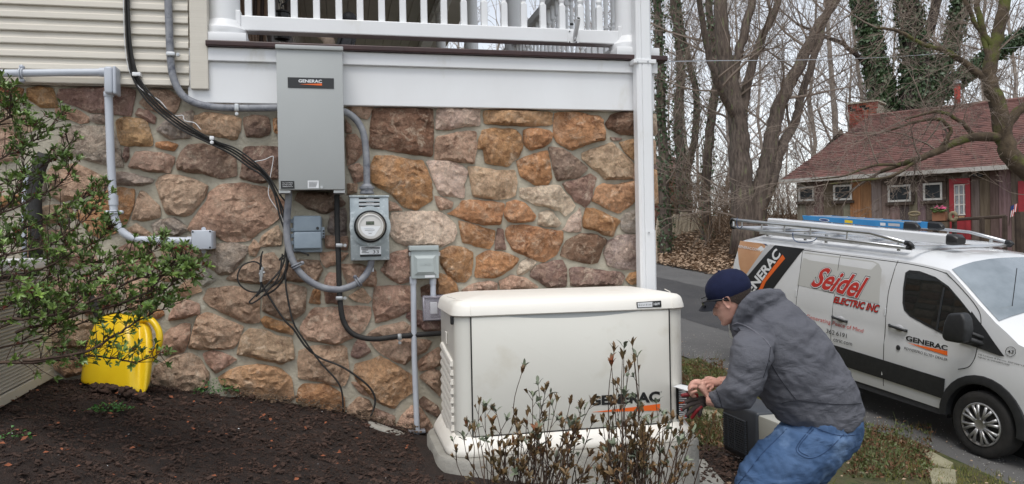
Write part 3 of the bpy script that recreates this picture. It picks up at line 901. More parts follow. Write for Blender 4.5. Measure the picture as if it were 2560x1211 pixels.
for a, b in ((WY + .16, cys[0] - .1), (cys[0] + .1, cys[1] - .1), (cys[1] + .1, cys[2] - .1)):
    s = MB(); s.rbox((SX - .04, a, DZ + .075), (SX + .04, b, DZ + .135), .006); s.build('bottom_rail', M['white'], por)
    s = MB(); s.rbox((SX - .05, a, DZ + .84), (SX + .05, b, DZ + .91), .01); s.build('top_rail', M['white'], por)
    nn = int((b - a) / .125)
    for i in range(nn):
        o = link('baluster', bme); o.location = (SX, a + (i + .5) * (b - a) / nn, DZ + .13); adopt(o, por)
# flag holder, downspout
fh = thing('flag_holder', 'white flag pole bracket screwed to the bottom porch rail', 'bracket', W(1437, 110, RY - .05))
s = MB(); a, b = W(1420, 108, RY - .05), W(1446, 78, RY - .05); s.rbox((a.x, RY - .053, a.z), (b.x, RY - .047, b.z), .002); s.build('plate', M['white'], fh)
s = MB(); p0, p1 = W(1437, 95, RY - .07), W(1446, 46, RY - .16)
s.tube([p0, p1], .0135, 14); s.build('socket_tube', M['paper'], fh, angle=40)
s = MB(); s.tube([p1 + (p1 - p0) * .004, p1 + (p1 - p0) * .006], .0105, 14); s.build('socket_mouth', M['dark'], fh)
s = MB(); s.sphere(p0, .02, 8, (.5, 1, 1)); s.build('ratchet', M['white'], fh, smooth=True)
s = MB(); s.cyl(W(1432, 61, RY - .12), W(1427, 61, RY - .13), .007, 10); s.build('thumb_screw', M['black'], fh)
for px, py in ((1424, 79), (1424, 106), (1441, 106)):
    s = MB(); p = W(px, py, RY - .054); s.cyl(p, p + Vector((0, -.003, 0)), .004, 10); s.build('screw', M['black'], fh)
ds = thing('downspout', 'white square downspout running down the right corner of the house', 'downspout', W(1622, 715, WY - .12))
DY = WY - .14
def dsx(y): return W(1590 + 14 * y / 715, y, DY), W(1627 + 14 * y / 715, y, DY)
segs = [(-260, 157), (154, 580), (577, 1000)]
for k, (y0, y1) in enumerate(segs):
    (a, b), (c, d) = dsx(y0), dsx(y1)
    g = .002 * k
    x0, x1 = (a.x + c.x) / 2 - g, (b.x + d.x) / 2 + g
    s = MB()
    out = []
    n_ = 6
    w_ = x1 - x0
    pts = [(0, .07), (0, .012), (.012, 0), (w_ * .28, 0), (w_ * .31, .006), (w_ * .35, 0), (w_ - .012, 0), (w_, .012), (w_, .07)]
    s.loft([[Vector((x0 + q, DY + d_ - g, z)) for q, d_ in pts] for z in (a.z, c.z)])
    s.build('pipe', M['white'], ds)
(a, b) = dsx(153)
s = MB(); s.rbox((a.x - .022, DY - .006, a.z - .012), (b.x + .024, DY + .075, a.z + .012), .003); s.build('strap', M['white'], ds)
for px, py in ((1594, 156), (1620, 154), (1622, 582)):
    s = MB(); p = W(px, py, DY - .008); s.cyl(p, p + Vector((0, -.004, 0)), .005, 8); s.build('screw', M['steel'], ds)
# things standing on the porch
M['cush'] = mat('pale cushion', srgb(190, 186, 176), srgb(176, 172, 162), scale=9, rough=.9, bump=.2)
M['cloth'] = mat('beige towel', srgb(176, 158, 142), srgb(152, 134, 120), scale=12, rough=.95, bump=.4, bscale=30)
cz = thing('chair_cushion', 'pale folded seat cushions stacked at the porch edge above the grey cabinet', 'cushion', W(740, 108, WY + .35))
for q, (x0, x1, y0, y1) in enumerate([(655, 830, 120, 108), (672, 815, 108, 99), (720, 806, 99, 95)]):
    a, b = W(x0, y0, WY + .3), W(x1, y1, WY + .3)
    s = MB(); s.rbox((a.x, WY + .28, DZ + .001 + q * .026), (b.x, WY + .28 + .42, DZ + .026 + q * .026), .011, 3); s.build('pad', M['cush'], cz, smooth=True)
s = MB(); s.tube(cr([W(797, 90, WY + .45), W(806, 86, WY + .42), W(815, 92, WY + .38), W(822, 103, WY + .36), W(824, 116, WY + .36)], 4), [.012, .028, .034, .034, .034] + [.034] * 12, 10)
tag(s.build('towel', M['cloth'], smooth=True), 'rolled beige towel draped beside the pale cushions on the porch', 'towel')
M['chair_bk'] = mat('dark sling fabric', (.02, .02, .023), (.03, .03, .034), rough=.6)
pc = thing('porch_chair', 'black folding chair standing behind the railing on the porch', 'chair', W(860, 118, WY + .6))
for q in ((W(838, 130, WY + .6), W(862, 60, WY + .62), .012), (W(878, 130, WY + .6), W(893, 62, WY + .62), .012)):
    s = MB(); s.tube([q[0], q[1]], q[2], 8); s.build('frame', M['black'], pc)
s = MB(); s.prism([W(842, 128, WY + .61), W(877, 128, WY + .61), W(886, 92, WY + .62), W(846, 90, WY + .62)], (0, .015, 0), .003); s.build('backrest', M['chair_bk'], pc)
s = MB(); s.rbox((W(838, 128, WY + .6).x, WY + .62, DZ + .05), (W(880, 128, WY + .6).x, WY + 1.05, DZ + .09), .012); s.build('seat', M['chair_bk'], pc)
s = MB(); s.sphere(W(873, 48, WY + .8), .06, 10, (.8, .8, .75)); s.build('headrest', M['chair_bk'], pc, smooth=True)
M['slat'] = mat('brown folding slats', srgb(120, 96, 76), srgb(92, 72, 58), scale=8, rough=.7)
fs = thing('folded_screen', 'brown slatted folded lounger leaning beside the left porch column', 'lounger', W(622, 110, WY + .5))
for i in range(7):
    a, b = W(592 + i * 8, 122 - i * .3, WY + .45 + .03 * i), W(574 + i * 8, -70, WY + .75 + .03 * i)
    s = MB(); s.tube([a, b], .013, 6); s.build('slat', M['slat'], fs)
for i in range(4):
    a, b = W(634 + i * 9, 122, WY + .7), W(640 + i * 9, -60, WY + .72)
    s = MB(); s.tube([a, b], .012, 6); s.build('slat', M['slat'] if i % 2 else M['door_dk'], fs)
ln = thing('lantern', 'black scroll topped lantern hanging beyond the porch railing', 'lantern', W(707, 20, WY + .9))
s = MB(); s.tube(cr([W(704, 18, WY + .9), W(705, 12, WY + .9), W(713, 8, WY + .9), W(718, 0, WY + .9), W(712, -8, WY + .9), W(700, -6, WY + .9), W(696, 3, WY + .9), W(700, 8, WY + .9)], 5), .006, 8); s.build('scroll', M['black'], ln)
s = MB(); c_ = W(704, 22, WY + .9); s.lathe([(.004, 0), (.02, -.01), (.05, -.02), (.055, -.03), (.048, -.034), (.048, -.17), (.055, -.175), (.05, -.2), (.02, -.21)][::-1], c_, 12); s.build('housing', M['black'], ln)
# ------------------------------------------------------------------ electrical gear on the wall
def wp(path, Y, n=6):                          # smooth path on the wall: (px, py[, extra distance from wall])
    return cr([W(p[0], p[1], Y - (p[2] if len(p) > 2 else 0)) for p in path], n)
PXM = 4.25 / FOC                               # metres per photo pixel at the wall
def clip(parent, px, py, Y, vert=True, L=.022, name='strap', mt='steel', hx=14):
    s = MB(); p = W(px, py, Y)
    if vert: s.rbox((p.x - .011, p.y - .012, p.z - L), (p.x + .011, p.y + .02, p.z + L), .004); q = p + Vector((0, -.012, -L - .012))
    else: s.rbox((p.x - L, p.y - .012, p.z - .011), (p.x + L, p.y + .02, p.z + .011), .004); q = p + Vector((L + .012, -.004, 0))
    s.cyl(q, q + Vector((0, .02, 0)), .009, 10)
    s.cyl(q - Vector((0, .003, 0)), q, .004, 8)
    return s.build(name, M[mt], parent, angle=40)
CY = WY - .19
a, b = W(690, 114, CY), W(863, 474.5, CY)
ts = thing('transfer_switch', 'tall grey metal transfer switch cabinet with a black GENERAC plate', 'electrical cabinet', ((a.x + b.x) / 2, WY, b.z))
s = MB(); s.rbox((a.x, CY, b.z), (b.x, CY + .02, a.z - .012), .005); s.build('door', M['cab'], ts, angle=30)
s = MB(); s.rbox((a.x + .006, CY + .0205, b.z + .006), (b.x - .006, WY - .02, a.z - .01), .004); s.build('case', M['cab'], ts, angle=30)
s = MB(); s.rbox((a.x - .004, CY - .012, a.z - .018), (b.x + .003, WY - .02, a.z + .004), .004); s.build('top_cap', M['cab'], ts, angle=30)
M['plate'] = mat('black name plate', (.014, .014, .015), rough=.3)
pa, pb = W(719, 193, CY - .003), W(835, 222, CY - .003)
s = MB(); s.rbox((pa.x, CY - .003, pb.z), (pb.x, CY - .0005, pa.z), .0012); pl = s.build('name_plate', M['plate'], ts)
def decal(px0, py0, px1, py1, Y, mt, name, parent):
    a, b = W(px0, py0, Y), W(px1, py1, Y)
    s = MB(); s.add([(a.x, Y, b.z), (b.x, Y, b.z), (b.x, Y, a.z), (a.x, Y, a.z)], [(0, 1, 2, 3)])
    return s.build(name, M[mt], parent)
def wtext(txt, px0, py0, px1, py1, Y, mt, parent, bold=0, shear=0, name='lettering'):
    a, b = W(px0, py0, Y), W(px1, py1, Y)
    return text(name, txt, M[mt], (a.x, Y, b.z), (b.x - a.x, 0, 0), (0, 0, a.z - b.z), parent, bold, shear)
def wpoly(pts, Y, mt, name, parent):
    s = MB(); s.add([W(x, y, Y) for x, y in pts], [tuple(range(len(pts)))]); return s.build(name, M[mt], parent)
wtext('GENERAC', 746, 198.5, 805, 208, CY - .005, 'paper', pl, .03)
wpoly([(748, 211), (805, 209), (805, 214.5), (780, 213)], CY - .005, 'orange', 'wedge', pl)
lb = decal(702, 453, 736, 472, CY - .002, 'ink', 'warning_label', ts)
for i, t in enumerate(['FULLY AUTOMATIC', 'DUTIES LOAD', 'TRANSFER SWITCH']): wtext(t, 706, 456.5 + i * 4.6, 732 - i % 2 * 2, 459 + i * 4.6, CY - .003, 'paper', lb)
lb = decal(769, 452, 797, 471, CY - .002, 'paper', 'data_label', ts)
for i in range(5): decal(772, 455 + i * 3, 794 - (i * 7) % 6, 456 + i * 3, CY - .003, 'ink', 'print_line', lb)
s = MB(); p = W(804, 469, CY); s.cyl(p, p + Vector((0, -.008, 0)), .007, 12); s.build('latch_screw', M['steel'], ts, angle=40)
for px in (712, 848):
    s = MB(); p = W(px, 479, CY + .03); s.rbox((p.x - .03, CY + .02, p.z - .012), (p.x + .03, CY + .09, p.z + .012), .004); s.build('hub', M['steel'], ts)

# grey service cable down the siding, round to the cabinet
sc = thing('service_cable', 'thick grey service cable bending off the clapboards into the cabinet side', 'cable', W(430, 100, WY - .08))
s = MB(); s.tube(wp([(418, -60), (421, 20), (424, 100), (428, 165), (437, 205), (458, 240), (492, 259), (540, 269), (600, 271), (700, 270, .03)], WY - .085), .0185, 12); s.build('jacket', M['cable_grey'], sc, smooth=True)
clip(sc, 427, 136, WY - .1, False, .022); clip(sc, 592, 270, WY - .1, True, .02)
# cable out of the cabinet into the meter
mc = thing('meter_feed_cable', 'grey cable curving from the cabinet down into the top of the meter box', 'cable', W(915, 400, WY - .08))
s = MB(); s.tube(wp([(850, 276, .02), (874, 286), (895, 306), (909, 336), (915, 380), (917, 430), (917, 470)], WY - .07), .0185, 12); s.build('jacket', M['cable_grey'], mc, smooth=True)
s = MB(); p = W(917, 470, WY - .09); s.lathe([(.024, -.034), (.038, -.032), (.038, -.022), (.033, -.02), (.033, -.008), (.04, -.006), (.04, .006), (.03, .008), (.024, .02)], p, 16); s.build('connector', M['cable_grey'], mc, angle=40)
# meter box
MY = WY - .12
a, b = W(874, 492, MY), W(974, 650, MY)
mt_ = thing('meter_box', 'galvanised electric meter box with a round glass meter', 'electric meter', ((a.x + b.x) / 2, WY, b.z))
s = MB(); s.rbox((a.x, MY, b.z), (b.x, WY - .02, a.z), .003); s.build('case', M['galv'], mt_, angle=30)
s = MB(); s.rbox((a.x - .004, MY - .006, a.z - .004), (b.x + .004, WY - .02, a.z + .006), .002); s.build('top_lip', M['galv'], mt_)
c = W(925.5, 567, MY)
M['meter'] = mat('meter face', srgb(206, 204, 200), rough=.4)
M['mring'] = mat('steel meter body', srgb(150, 148, 142), rough=.28, metal=.5)
M['lcd'] = mat('lcd green', srgb(112, 122, 104), rough=.3)
s = MB(); s.lathe([(.108, 0), (.108, .012), (.095, .014)], c, 36, (0, -1, 0)); s.build('mounting_flange', M['galv'], mt_, angle=40)
s = MB(); s.lathe([(.083, .014), (.086, .02), (.086, .034), (.081, .040), (.078, .036)], c, 36, (0, -1, 0)); s.build('meter_ring', M['black'], mt_, angle=50)
s = MB(); s.lathe([(.077, .03), (.076, .06), (.070, .075), (.066, .078), (.064, .074)], c, 36, (0, -1, 0)); mr = s.build('meter_body', M['mring'], mt_, angle=50)
s = MB(); s.lathe([(.058, .07), (.058, .078), (.0, .0785)], c, 36, (0, -1, 0)); s.build('meter_face', M['meter'], mt_, angle=40)
s = MB(); s.lathe([(.066, .074), (.066, .081), (.059, .082), (.059, .076)], c, 36, (0, -1, 0)); s.build('face_ring', M['meter'], mt_, angle=40)
fy = c.y - .0795
def mface(x0, z0, x1, z1, mt, name, lift=0):
    s = MB(); y = fy - lift
    s.add([(c.x + x0, y, c.z + z0), (c.x + x1, y, c.z + z0), (c.x + x1, y, c.z + z1), (c.x + x0, y, c.z + z1)], [(0, 1, 2, 3)]); return s.build(name, M[mt], mt_)
mface(-.024, .008, .018, .026, 'ink', 'display_bezel'); mface(-.021, .010, .015, .0235, 'lcd', 'display', .001)
text('digits', '88838', M['ink'], (c.x - .018, fy - .002, c.z + .012), (.03, 0, 0), (0, 0, .009), mt_)
s = MB(); n_ = 14
s.add([(c.x - .052 * math.cos(q), fy, c.z - .052 * math.sin(q)) for q in [math.pi * (.0 + i / n_ * .62) for i in range(n_ + 1)]] + [(c.x + .052, fy, c.z - .0)], [tuple(range(n_ + 2))]); s.build('lower_panel', M['paper'], mt_)
for i, (x0, x1) in enumerate([(-.034, .014), (-.03, .02), (-.016, .01), (-.012, .004)]): mface(x0, -.012 - .009 * i, x1, -.010 - .009 * i, 'ink' if i in (1, 3) else 'conduit', 'print_line', .001)
for i, py in enumerate((497, 507, 516.5)):
    lb = decal(897, py - 2, 949, py + 4.5, MY - .002, 'paper', 'warning_label', mt_)
    decal(897, py - 2, 949, py + 1.5, MY - .003, 'ink', 'label_band', lb)
    wtext('WARNING', 916, py - 1.4, 934, py + 1, MY - .004, 'paper', lb)
lb = decal(900, 617, 953, 641, MY - .002, 'paper', 'data_label', mt_)
for i, (q0, q1) in enumerate([(903, 950), (903, 950), (905, 920), (905, 916), (904, 922)]): decal(q0, 619 + i * 3.2, q1, 620 + i * 3.2, MY - .003, 'ink', 'print_line', lb)
wtext('33', 932, 626, 947, 634, MY - .003, 'ink', lb)
decal(900, 637, 953, 641.5, MY - .003, 'ink', 'label_band', lb)
for px, py in ((884, 647), (970, 645)):
    s = MB(); p = W(px, py, MY); s.cyl(p, p + Vector((0, -.004, 0)), .004, 8); s.build('screw', M['steel'], mt_)
s = MB(); p = W(931, 655, MY + .05); q = W(932, 680, MY + .04); s.tube([p, q], .006, 8); s.build('seal_tag', M['steel'], mt_)
# U-shaped cable from cabinet to meter
uc = thing('looped_cable', 'grey cable hanging in a U from the cabinet to the meter bottom', 'cable', W(830, 722, WY - .08))
s = MB(); s.tube(wp([(722, 470, .06), (721, 500, .02), (717, 560), (719, 605), (733, 655), (760, 692), (800, 717), (845, 724), (884, 713), (910, 693), (925, 668), (929, 645, .02)], WY - .08), .0185, 12); s.build('jacket', M['cable_grey'], uc, smooth=True)
for (px, py, dx, dy) in ((741, 665, 16, -8), (896, 706, -8, -13)):
    s = MB()
    for k in (-.006, .006):
        c0 = W(px, py, WY - .08)
        p0, p1 = W(px - dx, py - dy, WY - .08), W(px + dx, py + dy, WY - .08)
        dirn = (p1 - p0).normalized(); nrm = dirn.cross(Vector((0, 1, 0)))
        pts = [c0 + nrm * k + dirn * (.0235 * math.cos(t)) + Vector((0, -.0235 * math.sin(t), 0)) for t in [math.pi * i / 10 for i in range(11)]]
        s.tube(pts, .005, 6)
    e = c0 + dirn * .033
    s.cyl(e, e + Vector((0, .02, 0)), .011, 10)
    s.build('strap', M['cable_grey'], uc, smooth=True)
# blue grey telephone box
tb = thing('telephone_box', 'blue grey plastic telephone box with a split lid under the cabinet', 'utility box', W(768, 628, WY))
TY = WY - .085
def pbox(s, px0, py0, px1, py1, Y, depth, r):
    a, b = W(px0, py0, Y), W(px1, py1, Y)
    s.rbox((a.x, Y, b.z), (b.x, Y + depth, a.z), r, 3); return s
s = MB(); pbox(s, 733, 540, 803, 579, TY, .05, .008); s.build('upper_lid', M['box_blue'], tb, angle=40)
s = MB(); pbox(s, 734, 580.5, 804, 622, TY - .002, .05, .008); s.build('lower_lid', M['box_blue'], tb, angle=40)
s = MB(); pbox(s, 731, 543, 806, 631, TY + .03, .05, .008); s.build('back_box', M['box_blue'], tb, angle=40)
s = MB(); pbox(s, 800, 568, 812, 596, TY + .02, .02, .003); s.build('hasp', M['box_blue'], tb)
for px, py, r in ((794, 571, .008), (809, 578, .005), (809, 585, .005), (809, 592, .005)):
    s = MB(); p = W(px, py, TY - (.0 if px == 794 else -.019)); s.cyl(p + Vector((0, -.003, 0)), p + Vector((0, .004, 0)), r, 12); s.build('hole', M['black'], tb)
for py in (553, 575, 590, 608):
    s = MB(); pbox(s, 726, py - 5, 735, py + 5, TY + .02, .02, .003); s.build('hinge', M['box_blue'], tb)
# disconnect box with conduit legs, clear outlet cover
DY2 = WY - .11
dc = thing('disconnect_box', 'pale grey square disconnect box on the wall above the generator corner', 'disconnect box', W(1065, 695, WY))
s = MB(); pbox(s, 1027, 622, 1098, 696, DY2, .09, .004); s.build('case', M['box_grey'], dc, angle=40)
s = MB(); pbox(s, 1023, 615, 1097, 626, DY2 - .012, .1, .003); s.build('top_hood', M['box_grey'], dc, angle=40)
f0 = [(1034, 639), (1090, 638), (1092, 688), (1036, 689)]; f1 = [(1043, 647), (1083, 646), (1084, 680), (1044, 681)]
s = MB(); s.loft([[W(x, y, DY2 - .0005) for x, y in f0], [W(x, y, DY2 - .014) for x, y in f1]]); s.build('raised_panel', M['box_grey'], dc)
wtext('CUTLER', 1050, 659, 1079, 664, DY2 - .0155, 'box_grey', dc, .02)
decal(1062, 688.5, 1087, 694, DY2 - .002, 'paper', 'sticker', dc)
for x in (1025, 1098):
    s = MB(); pbox(s, x - 3, 631, x + 3, 641, DY2 + .01, .02, .003); s.build('ear', M['steel'], dc)
cd = thing('wall_conduit', 'thin grey conduit dropping from the disconnect box to the soil', 'conduit', W(1041, 1080, WY - .07))
s = MB(); s.tube([W(1033, 700, WY - .075), W(1036, 900, WY - .075), W(1043, 1085, WY - .075)], .0155, 14); s.build('pipe', M['conduit'], cd, angle=50)
s = MB(); s.tube([W(1032.5, 692, WY - .075), W(1033, 710, WY - .075)], .019, 14); s.build('coupling', M['conduit'], cd, angle=50)
s = MB(); p = W(1041, 1078, WY - .075); s.rbox((p.x - .045, p.y - .02, p.z - .012), (p.x + .05, p.y + .03, p.z + .006), .006); s.build('ground_strap', M['cable_grey'], cd)
cs = thing('conduit_stub', 'short grey conduit between the disconnect box and the clear cover', 'conduit', W(1083, 740, WY - .07))
s = MB(); s.tube([W(1082, 694, WY - .075), W(1083, 742, WY - .075)], .0155, 14); s.build('pipe', M['conduit'], cs, angle=50)
s = MB(); s.tube([W(1082, 693, WY - .075), W(1082, 711, WY - .075)], .019, 14); s.build('coupling', M['conduit'], cs, angle=50)
oc = thing('outlet_cover', 'clear plastic weather cover over a white outlet beside the generator', 'outlet cover', W(1080, 800, WY))
M['clear'] = mat('clear plastic', srgb(200, 196, 204), rough=.08, trans=.0, alpha=.28, spec=.6)
M['frost'] = mat('smoky plastic rim', srgb(150, 146, 154), rough=.2, alpha=.75)
OY = WY - .13
s = MB(); pbox(s, 1058, 742, 1116, 800, OY, .075, .014); s.build('dome', M['clear'], oc, smooth=True)
s = MB(); pbox(s, 1056, 739, 1120, 802, OY + .076, .02, .008); s.build('back_plate', M['frost'], oc, smooth=True)
s = MB()
fr = [W(x, y, OY - .004) for x, y in ((1059, 744), (1115, 743), (1115, 798), (1060, 800))]
s.tube(fr + [fr[0]], .006, 8); s.build('rim', M['frost'], oc, smooth=True)
s = MB(); pbox(s, 1076, 757, 1094, 785, OY + .04, .03, .004); s.build('outlet', M['paper'], oc)
# grey conduit run at the left with fitting, elbow and junction box
lc = thing('conduit_run', 'pale grey conduit run along the clapboards and down the stones', 'conduit', W(270, 300, WY - .07))
PY = WY - .085
s = MB(); s.tube([W(-200, 186, PY - .02), W(262, 181, PY - .02)], .0185, 16); s.build('pipe', M['conduit'], lc, angle=50)
s = MB(); s.tube([W(250, 181, PY - .02), W(264, 181, PY - .02)], .0225, 16); s.build('coupling', M['conduit'], lc, angle=50)
s = MB()
a, b = W(258, 165, PY - .055), W(291, 234, PY - .055)
s.rbox((a.x, PY - .055, b.z), (b.x - .016, PY + .03, a.z), .012, 3); s.build('conduit_body', M['conduit'], lc, angle=50)
s = MB(); s.rbox((b.x - .0155, PY - .06, b.z - .003), (b.x, PY + .034, a.z + .002), .009, 3); s.build('body_cover', M['conduit'], lc, angle=50)
s = MB(); s.tube([W(271, 232, PY - .01), W(277, 400, PY), W(283, 500, PY)], .0195, 16); s.build('pipe', M['conduit'], lc, angle=50)
s = MB(); s.lathe([(.022, -.014), (.024, -.01), (.024, .01), (.018, .016)], W(272, 236, PY - .01), 16); s.build('coupling', M['conduit'], lc, angle=50)
s = MB(); s.tube([W(283, 489, PY), W(284, 513, PY)], .0232, 16); s.build('coupling', M['conduit'], lc, angle=50)
s = MB(); s.tube(wp([(284, 508), (285, 530), (291, 556), (306, 580), (330, 595), (356, 600), (385, 601)], PY, 5), .0195, 16); s.build('elbow', M['conduit'], lc, angle=60)
s = MB(); s.tube([W(380, 601, PY), W(408, 602, PY)], .0232, 16); s.build('coupling', M['conduit'], lc, angle=50)
s = MB(); s.tube([W(405, 602, PY), W(480, 603, PY)], .0195, 16); s.build('pipe', M['conduit'], lc, angle=50)
s = MB(); s.tube([W(468, 602.5, PY), W(479, 603, PY)], .0225, 16); s.build('coupling', M['conduit'], lc, angle=50)
for px, py, v in ((54, 184, 0), (285, 531, 1)):
    s = MB(); c0 = W(px, py, PY - (.02 if not v else 0))
    dirn = Vector((0, 0, 1)) if not v else Vector((1, 0, 0)); nrm = Vector((1, 0, 0)) if not v else Vector((0, 0, 1))
    for k in (-.005, .005):
        s.tube([c0 + nrm * k + dirn * (.0235 * math.cos(t)) + Vector((0, -.0235 * math.sin(t), 0)) for t in [math.pi * i / 10 for i in range(11)]], .0045, 6)
    for g in (-1, 1): s.cyl(c0 + dirn * .033 * g - Vector((0, .004, 0)), c0 + dirn * .033 * g + Vector((0, .02, 0)), .010, 10)
    s.build('strap', M['conduit'], lc, smooth=True)
jb = thing('junction_box', 'small square grey junction box at the end of the conduit', 'junction box', W(505, 622, WY))
JY = WY - .14
s = MB(); pbox(s, 478, 576, 530, 624, JY, .018, .006); s.build('lid', M['conduit'], jb, angle=40)
s = MB(); pbox(s, 481, 578, 533, 623, JY + .0185, .1, .006); s.build('case', M['conduit'], jb, angle=40)
for px, py in ((482, 580), (525, 579), (482, 620), (525, 619)):
    s = MB(); p = W(px, py, JY); s.cyl(p - Vector((0, .002, 0)), p, .0045, 8); s.build('screw', M['dark'], jb)
for py in (573, 629):
    s = MB(); p = W(509, py, WY - .05); s.cyl(p, p + Vector((0, .012, 0)), .011, 12); s.build('mounting_ear', M['conduit'], jb)
# black cables
blk = 'black cables sweeping down the wall from the clapboards'
def cable(path, r, label, Y=WY - .07, mt='rubber', group=None, n=6, cat='cable', name='black_cable'):
    s = MB(); s.tube(wp(path, Y, n), r, 7)
    return tag(s.build(name, M[mt], smooth=True), label, cat, group)
bls = ['black cable of the loose bundle that curls behind the coax coil', 'black cable of the bundle that runs on down the stones into the soil', 'lowest black cable of the bundle ending in a wide open loop', 'short black cable of the bundle ending at the grey cable under the cabinet']
for k, (o1, o2, end) in enumerate([((0, 0), (0, 0), [(706, 520), (716, 590), (722, 640), (712, 690), (690, 722), (660, 740)]),
                                   ((5, -3), (3, -5), [(693, 490), (703, 530), (716, 575), (718, 625), (714, 700), (722, 760), (735, 810), (760, 850), (800, 905), (850, 965), (858, 1030)]),
                                   ((-5, 2), (-4, 5), [(684, 480), (699, 540), (712, 580), (714, 625), (704, 670), (672, 708), (640, 742)]),
                                   ((9, -5), (8, -9), [(690, 470), (700, 487), (712, 502), (722, 508)])]):
    pa = [(315 + o1[0] * .6, -60), (318 + o1[0] * .6, 60), (322 + o1[0] * .7, 120), (331 + o1[0], 175), (343 + o1[0] * 1.2, 205), (362 + o2[0], 236 + o2[1]), (400 + o2[0], 276 + o2[1]), (455 + o2[0], 318 + o2[1]), (530 + o2[0] * .5, 357 + o2[1] * .7), (580 + o2[0], 380 + o2[1]), (625 + o2[0], 412 + o2[1]), (662 + o2[0] * .6, 440 + o2[1] * .5)]
    cable([(x, y, .006 * k) for x, y in pa] + [(x, y, .006 * k) for x, y in end], .0050 if k != 3 else .0044, bls[k], group=blk)
cable([(308, -60), (310, 60), (314, 130), (326, 185), (352, 222), (392, 247), (405, 258), (425, 282), (440, 290), (457, 289), (462, 302), (487, 308), (502, 325)], .0022, 'thin pale wire twisting beside the black cable bundle', WY - .075, 'paper', name='thin_wire')
cable([(632, 405), (660, 400), (681, 391), (683, 400), (678, 430), (673, 460), (672, 490), (690, 520), (705, 545), (709, 560)], .002, 'thin pale wire poking up beside the grey cabinet corner', WY - .075, 'paper', name='thin_wire')
cl_ = thing('cable_clip', 'small white clip pinning the black cables to the stones', 'clip', W(530, 346, WY - .08)); clip(cl_, 530, 346, WY - .085, True, .01, mt='paper')
cl_ = thing('cable_clip', 'cream clip holding the black cables at the bottom clapboard', 'clip', W(342, 187, WY - .08))
s = MB(); p = W(342, 187, WY - .08); s.rbox((p.x - .02, p.y - .014, p.z - .009), (p.x + .02, p.y + .03, p.z + .01), .003); s.cyl(p + Vector((.006, -.017, 0)), p + Vector((.006, -.01, 0)), .004, 8); s.build('clip', M['paper'], cl_)
cable([(842, 470), (843, 560), (846, 640), (848, 710), (851, 760), (858, 800), (874, 828), (900, 843), (940, 848), (990, 842), (1050, 837), (1110, 833)], .0148, 'thick black cable from the cabinet bottom sweeping across to the generator', WY - .075)
for i, (px, py, v, lab) in enumerate(((848, 614, 0, 'zinc clip on the thick black cable beside the meter box'), (848, 746, 0, 'zinc clip on the thick black cable below the grey U loop'), (999, 843, 1, 'zinc clip on the black cable left of the thin conduit'))):
    cl_ = thing('cable_clip', lab, 'clip', W(px, py, WY - .08)); clip(cl_, px, py, WY - .085, v, .018)
cable([(653, 640), (652, 655), (650, 690), (655, 712), (664, 728), (690, 770), (715, 805), (735, 825), (765, 868), (800, 895), (850, 915), (890, 940), (925, 970), (938, 1000), (930, 1035), (912, 1062)], .0055, 'thin black wire trailing right across the lower stones into the soil')
cx_ = thing('coax_loop', 'coiled black coax with silver connectors looped on the wall', 'coax cable', W(650, 690, WY - .07))
s = MB(); s.tube(wp([(657, 628), (651, 650), (654, 668), (652, 690)], WY - .07), .004, 7); s.build('cable', M['rubber'], cx_, smooth=True)
s = MB(); s.tube(wp([(654, 700), (656, 672), (645, 658), (628, 655), (605, 666), (594, 690), (600, 712), (622, 728), (650, 730), (672, 722), (700, 700), (714, 672), (719, 640), (723, 600)], WY - .08), .0042, 7); s.build('cable', M['rubber'], cx_, smooth=True)
s = MB(); s.tube(wp([(652, 706), (651, 722), (640, 738), (626, 752), (624, 757), (632, 758), (655, 742), (680, 715), (697, 690), (703, 660), (706, 635)], WY - .085), .0042, 7); s.build('cable', M['rubber'], cx_, smooth=True)
s = MB()
for (x0, y0, x1, y1, r) in ((657, 668, 656, 676, .008), (654, 676, 653, 692, .011), (648, 686, 662, 681, .007), (653, 692, 652, 705, .008)): s.tube([W(x0, y0, WY - .09), W(x1, y1, WY - .09)], r, 8)
s.build('connector', M['steel'], cx_, angle=40)
cable([(465, 612), (464, 640), (458, 665), (452, 685)], .004, 'short black wire hanging below the small junction box')
cable([(722, 632), (706, 642), (698, 650), (706, 648), (726, 634), (745, 630), (770, 637), (768, 640)], .004, 'short tangled black wire under the telephone box')
# ------------------------------------------------------------------ standby generator on its pad
GX0, GX1, GY0, GY1 = .507, 1.668, 3.60, 4.22
gz0 = W(1178, 1092, GY0).z                     # bottom of the door
gzl = W(1176, 793, GY0).z                      # underside of the lid
gzt = W(1180, 757, GY0).z                      # front edge of the lid
gzb = W(1142, 1152, GY0 - .07).z               # foot
gen = thing('generator', 'bisque standby generator with GENERAC lettering on its front panel', 'generator', ((GX0 + GX1) / 2, 3.9, gzb))
def rrect(x0, y0, x1, y1, r, z, n=7):
    out = []
    for cx, cy, a0 in ((x1 - r, y1 - r, 0), (x0 + r, y1 - r, 90), (x0 + r, y0 + r, 180), (x1 - r, y0 + r, 270)):
        for i in range(n + 1):
            a = math.radians(a0 + 90 * i / n)
            out.append(Vector((cx + r * math.cos(a), cy + r * math.sin(a), z)))
    return out
def gring(o, z, r=.075): return rrect(GX0 - o, GY0 - o, GX1 + o, GY1 + o, max(.01, r + o), z)
s = MB(); s.loft([gring(-.004, gz0 - .02), gring(-.004, gzl + .02)], caps=False); s.build('corner_shell', M['gen'], gen, smooth=True)
s = MB()                                       # flared base skirt
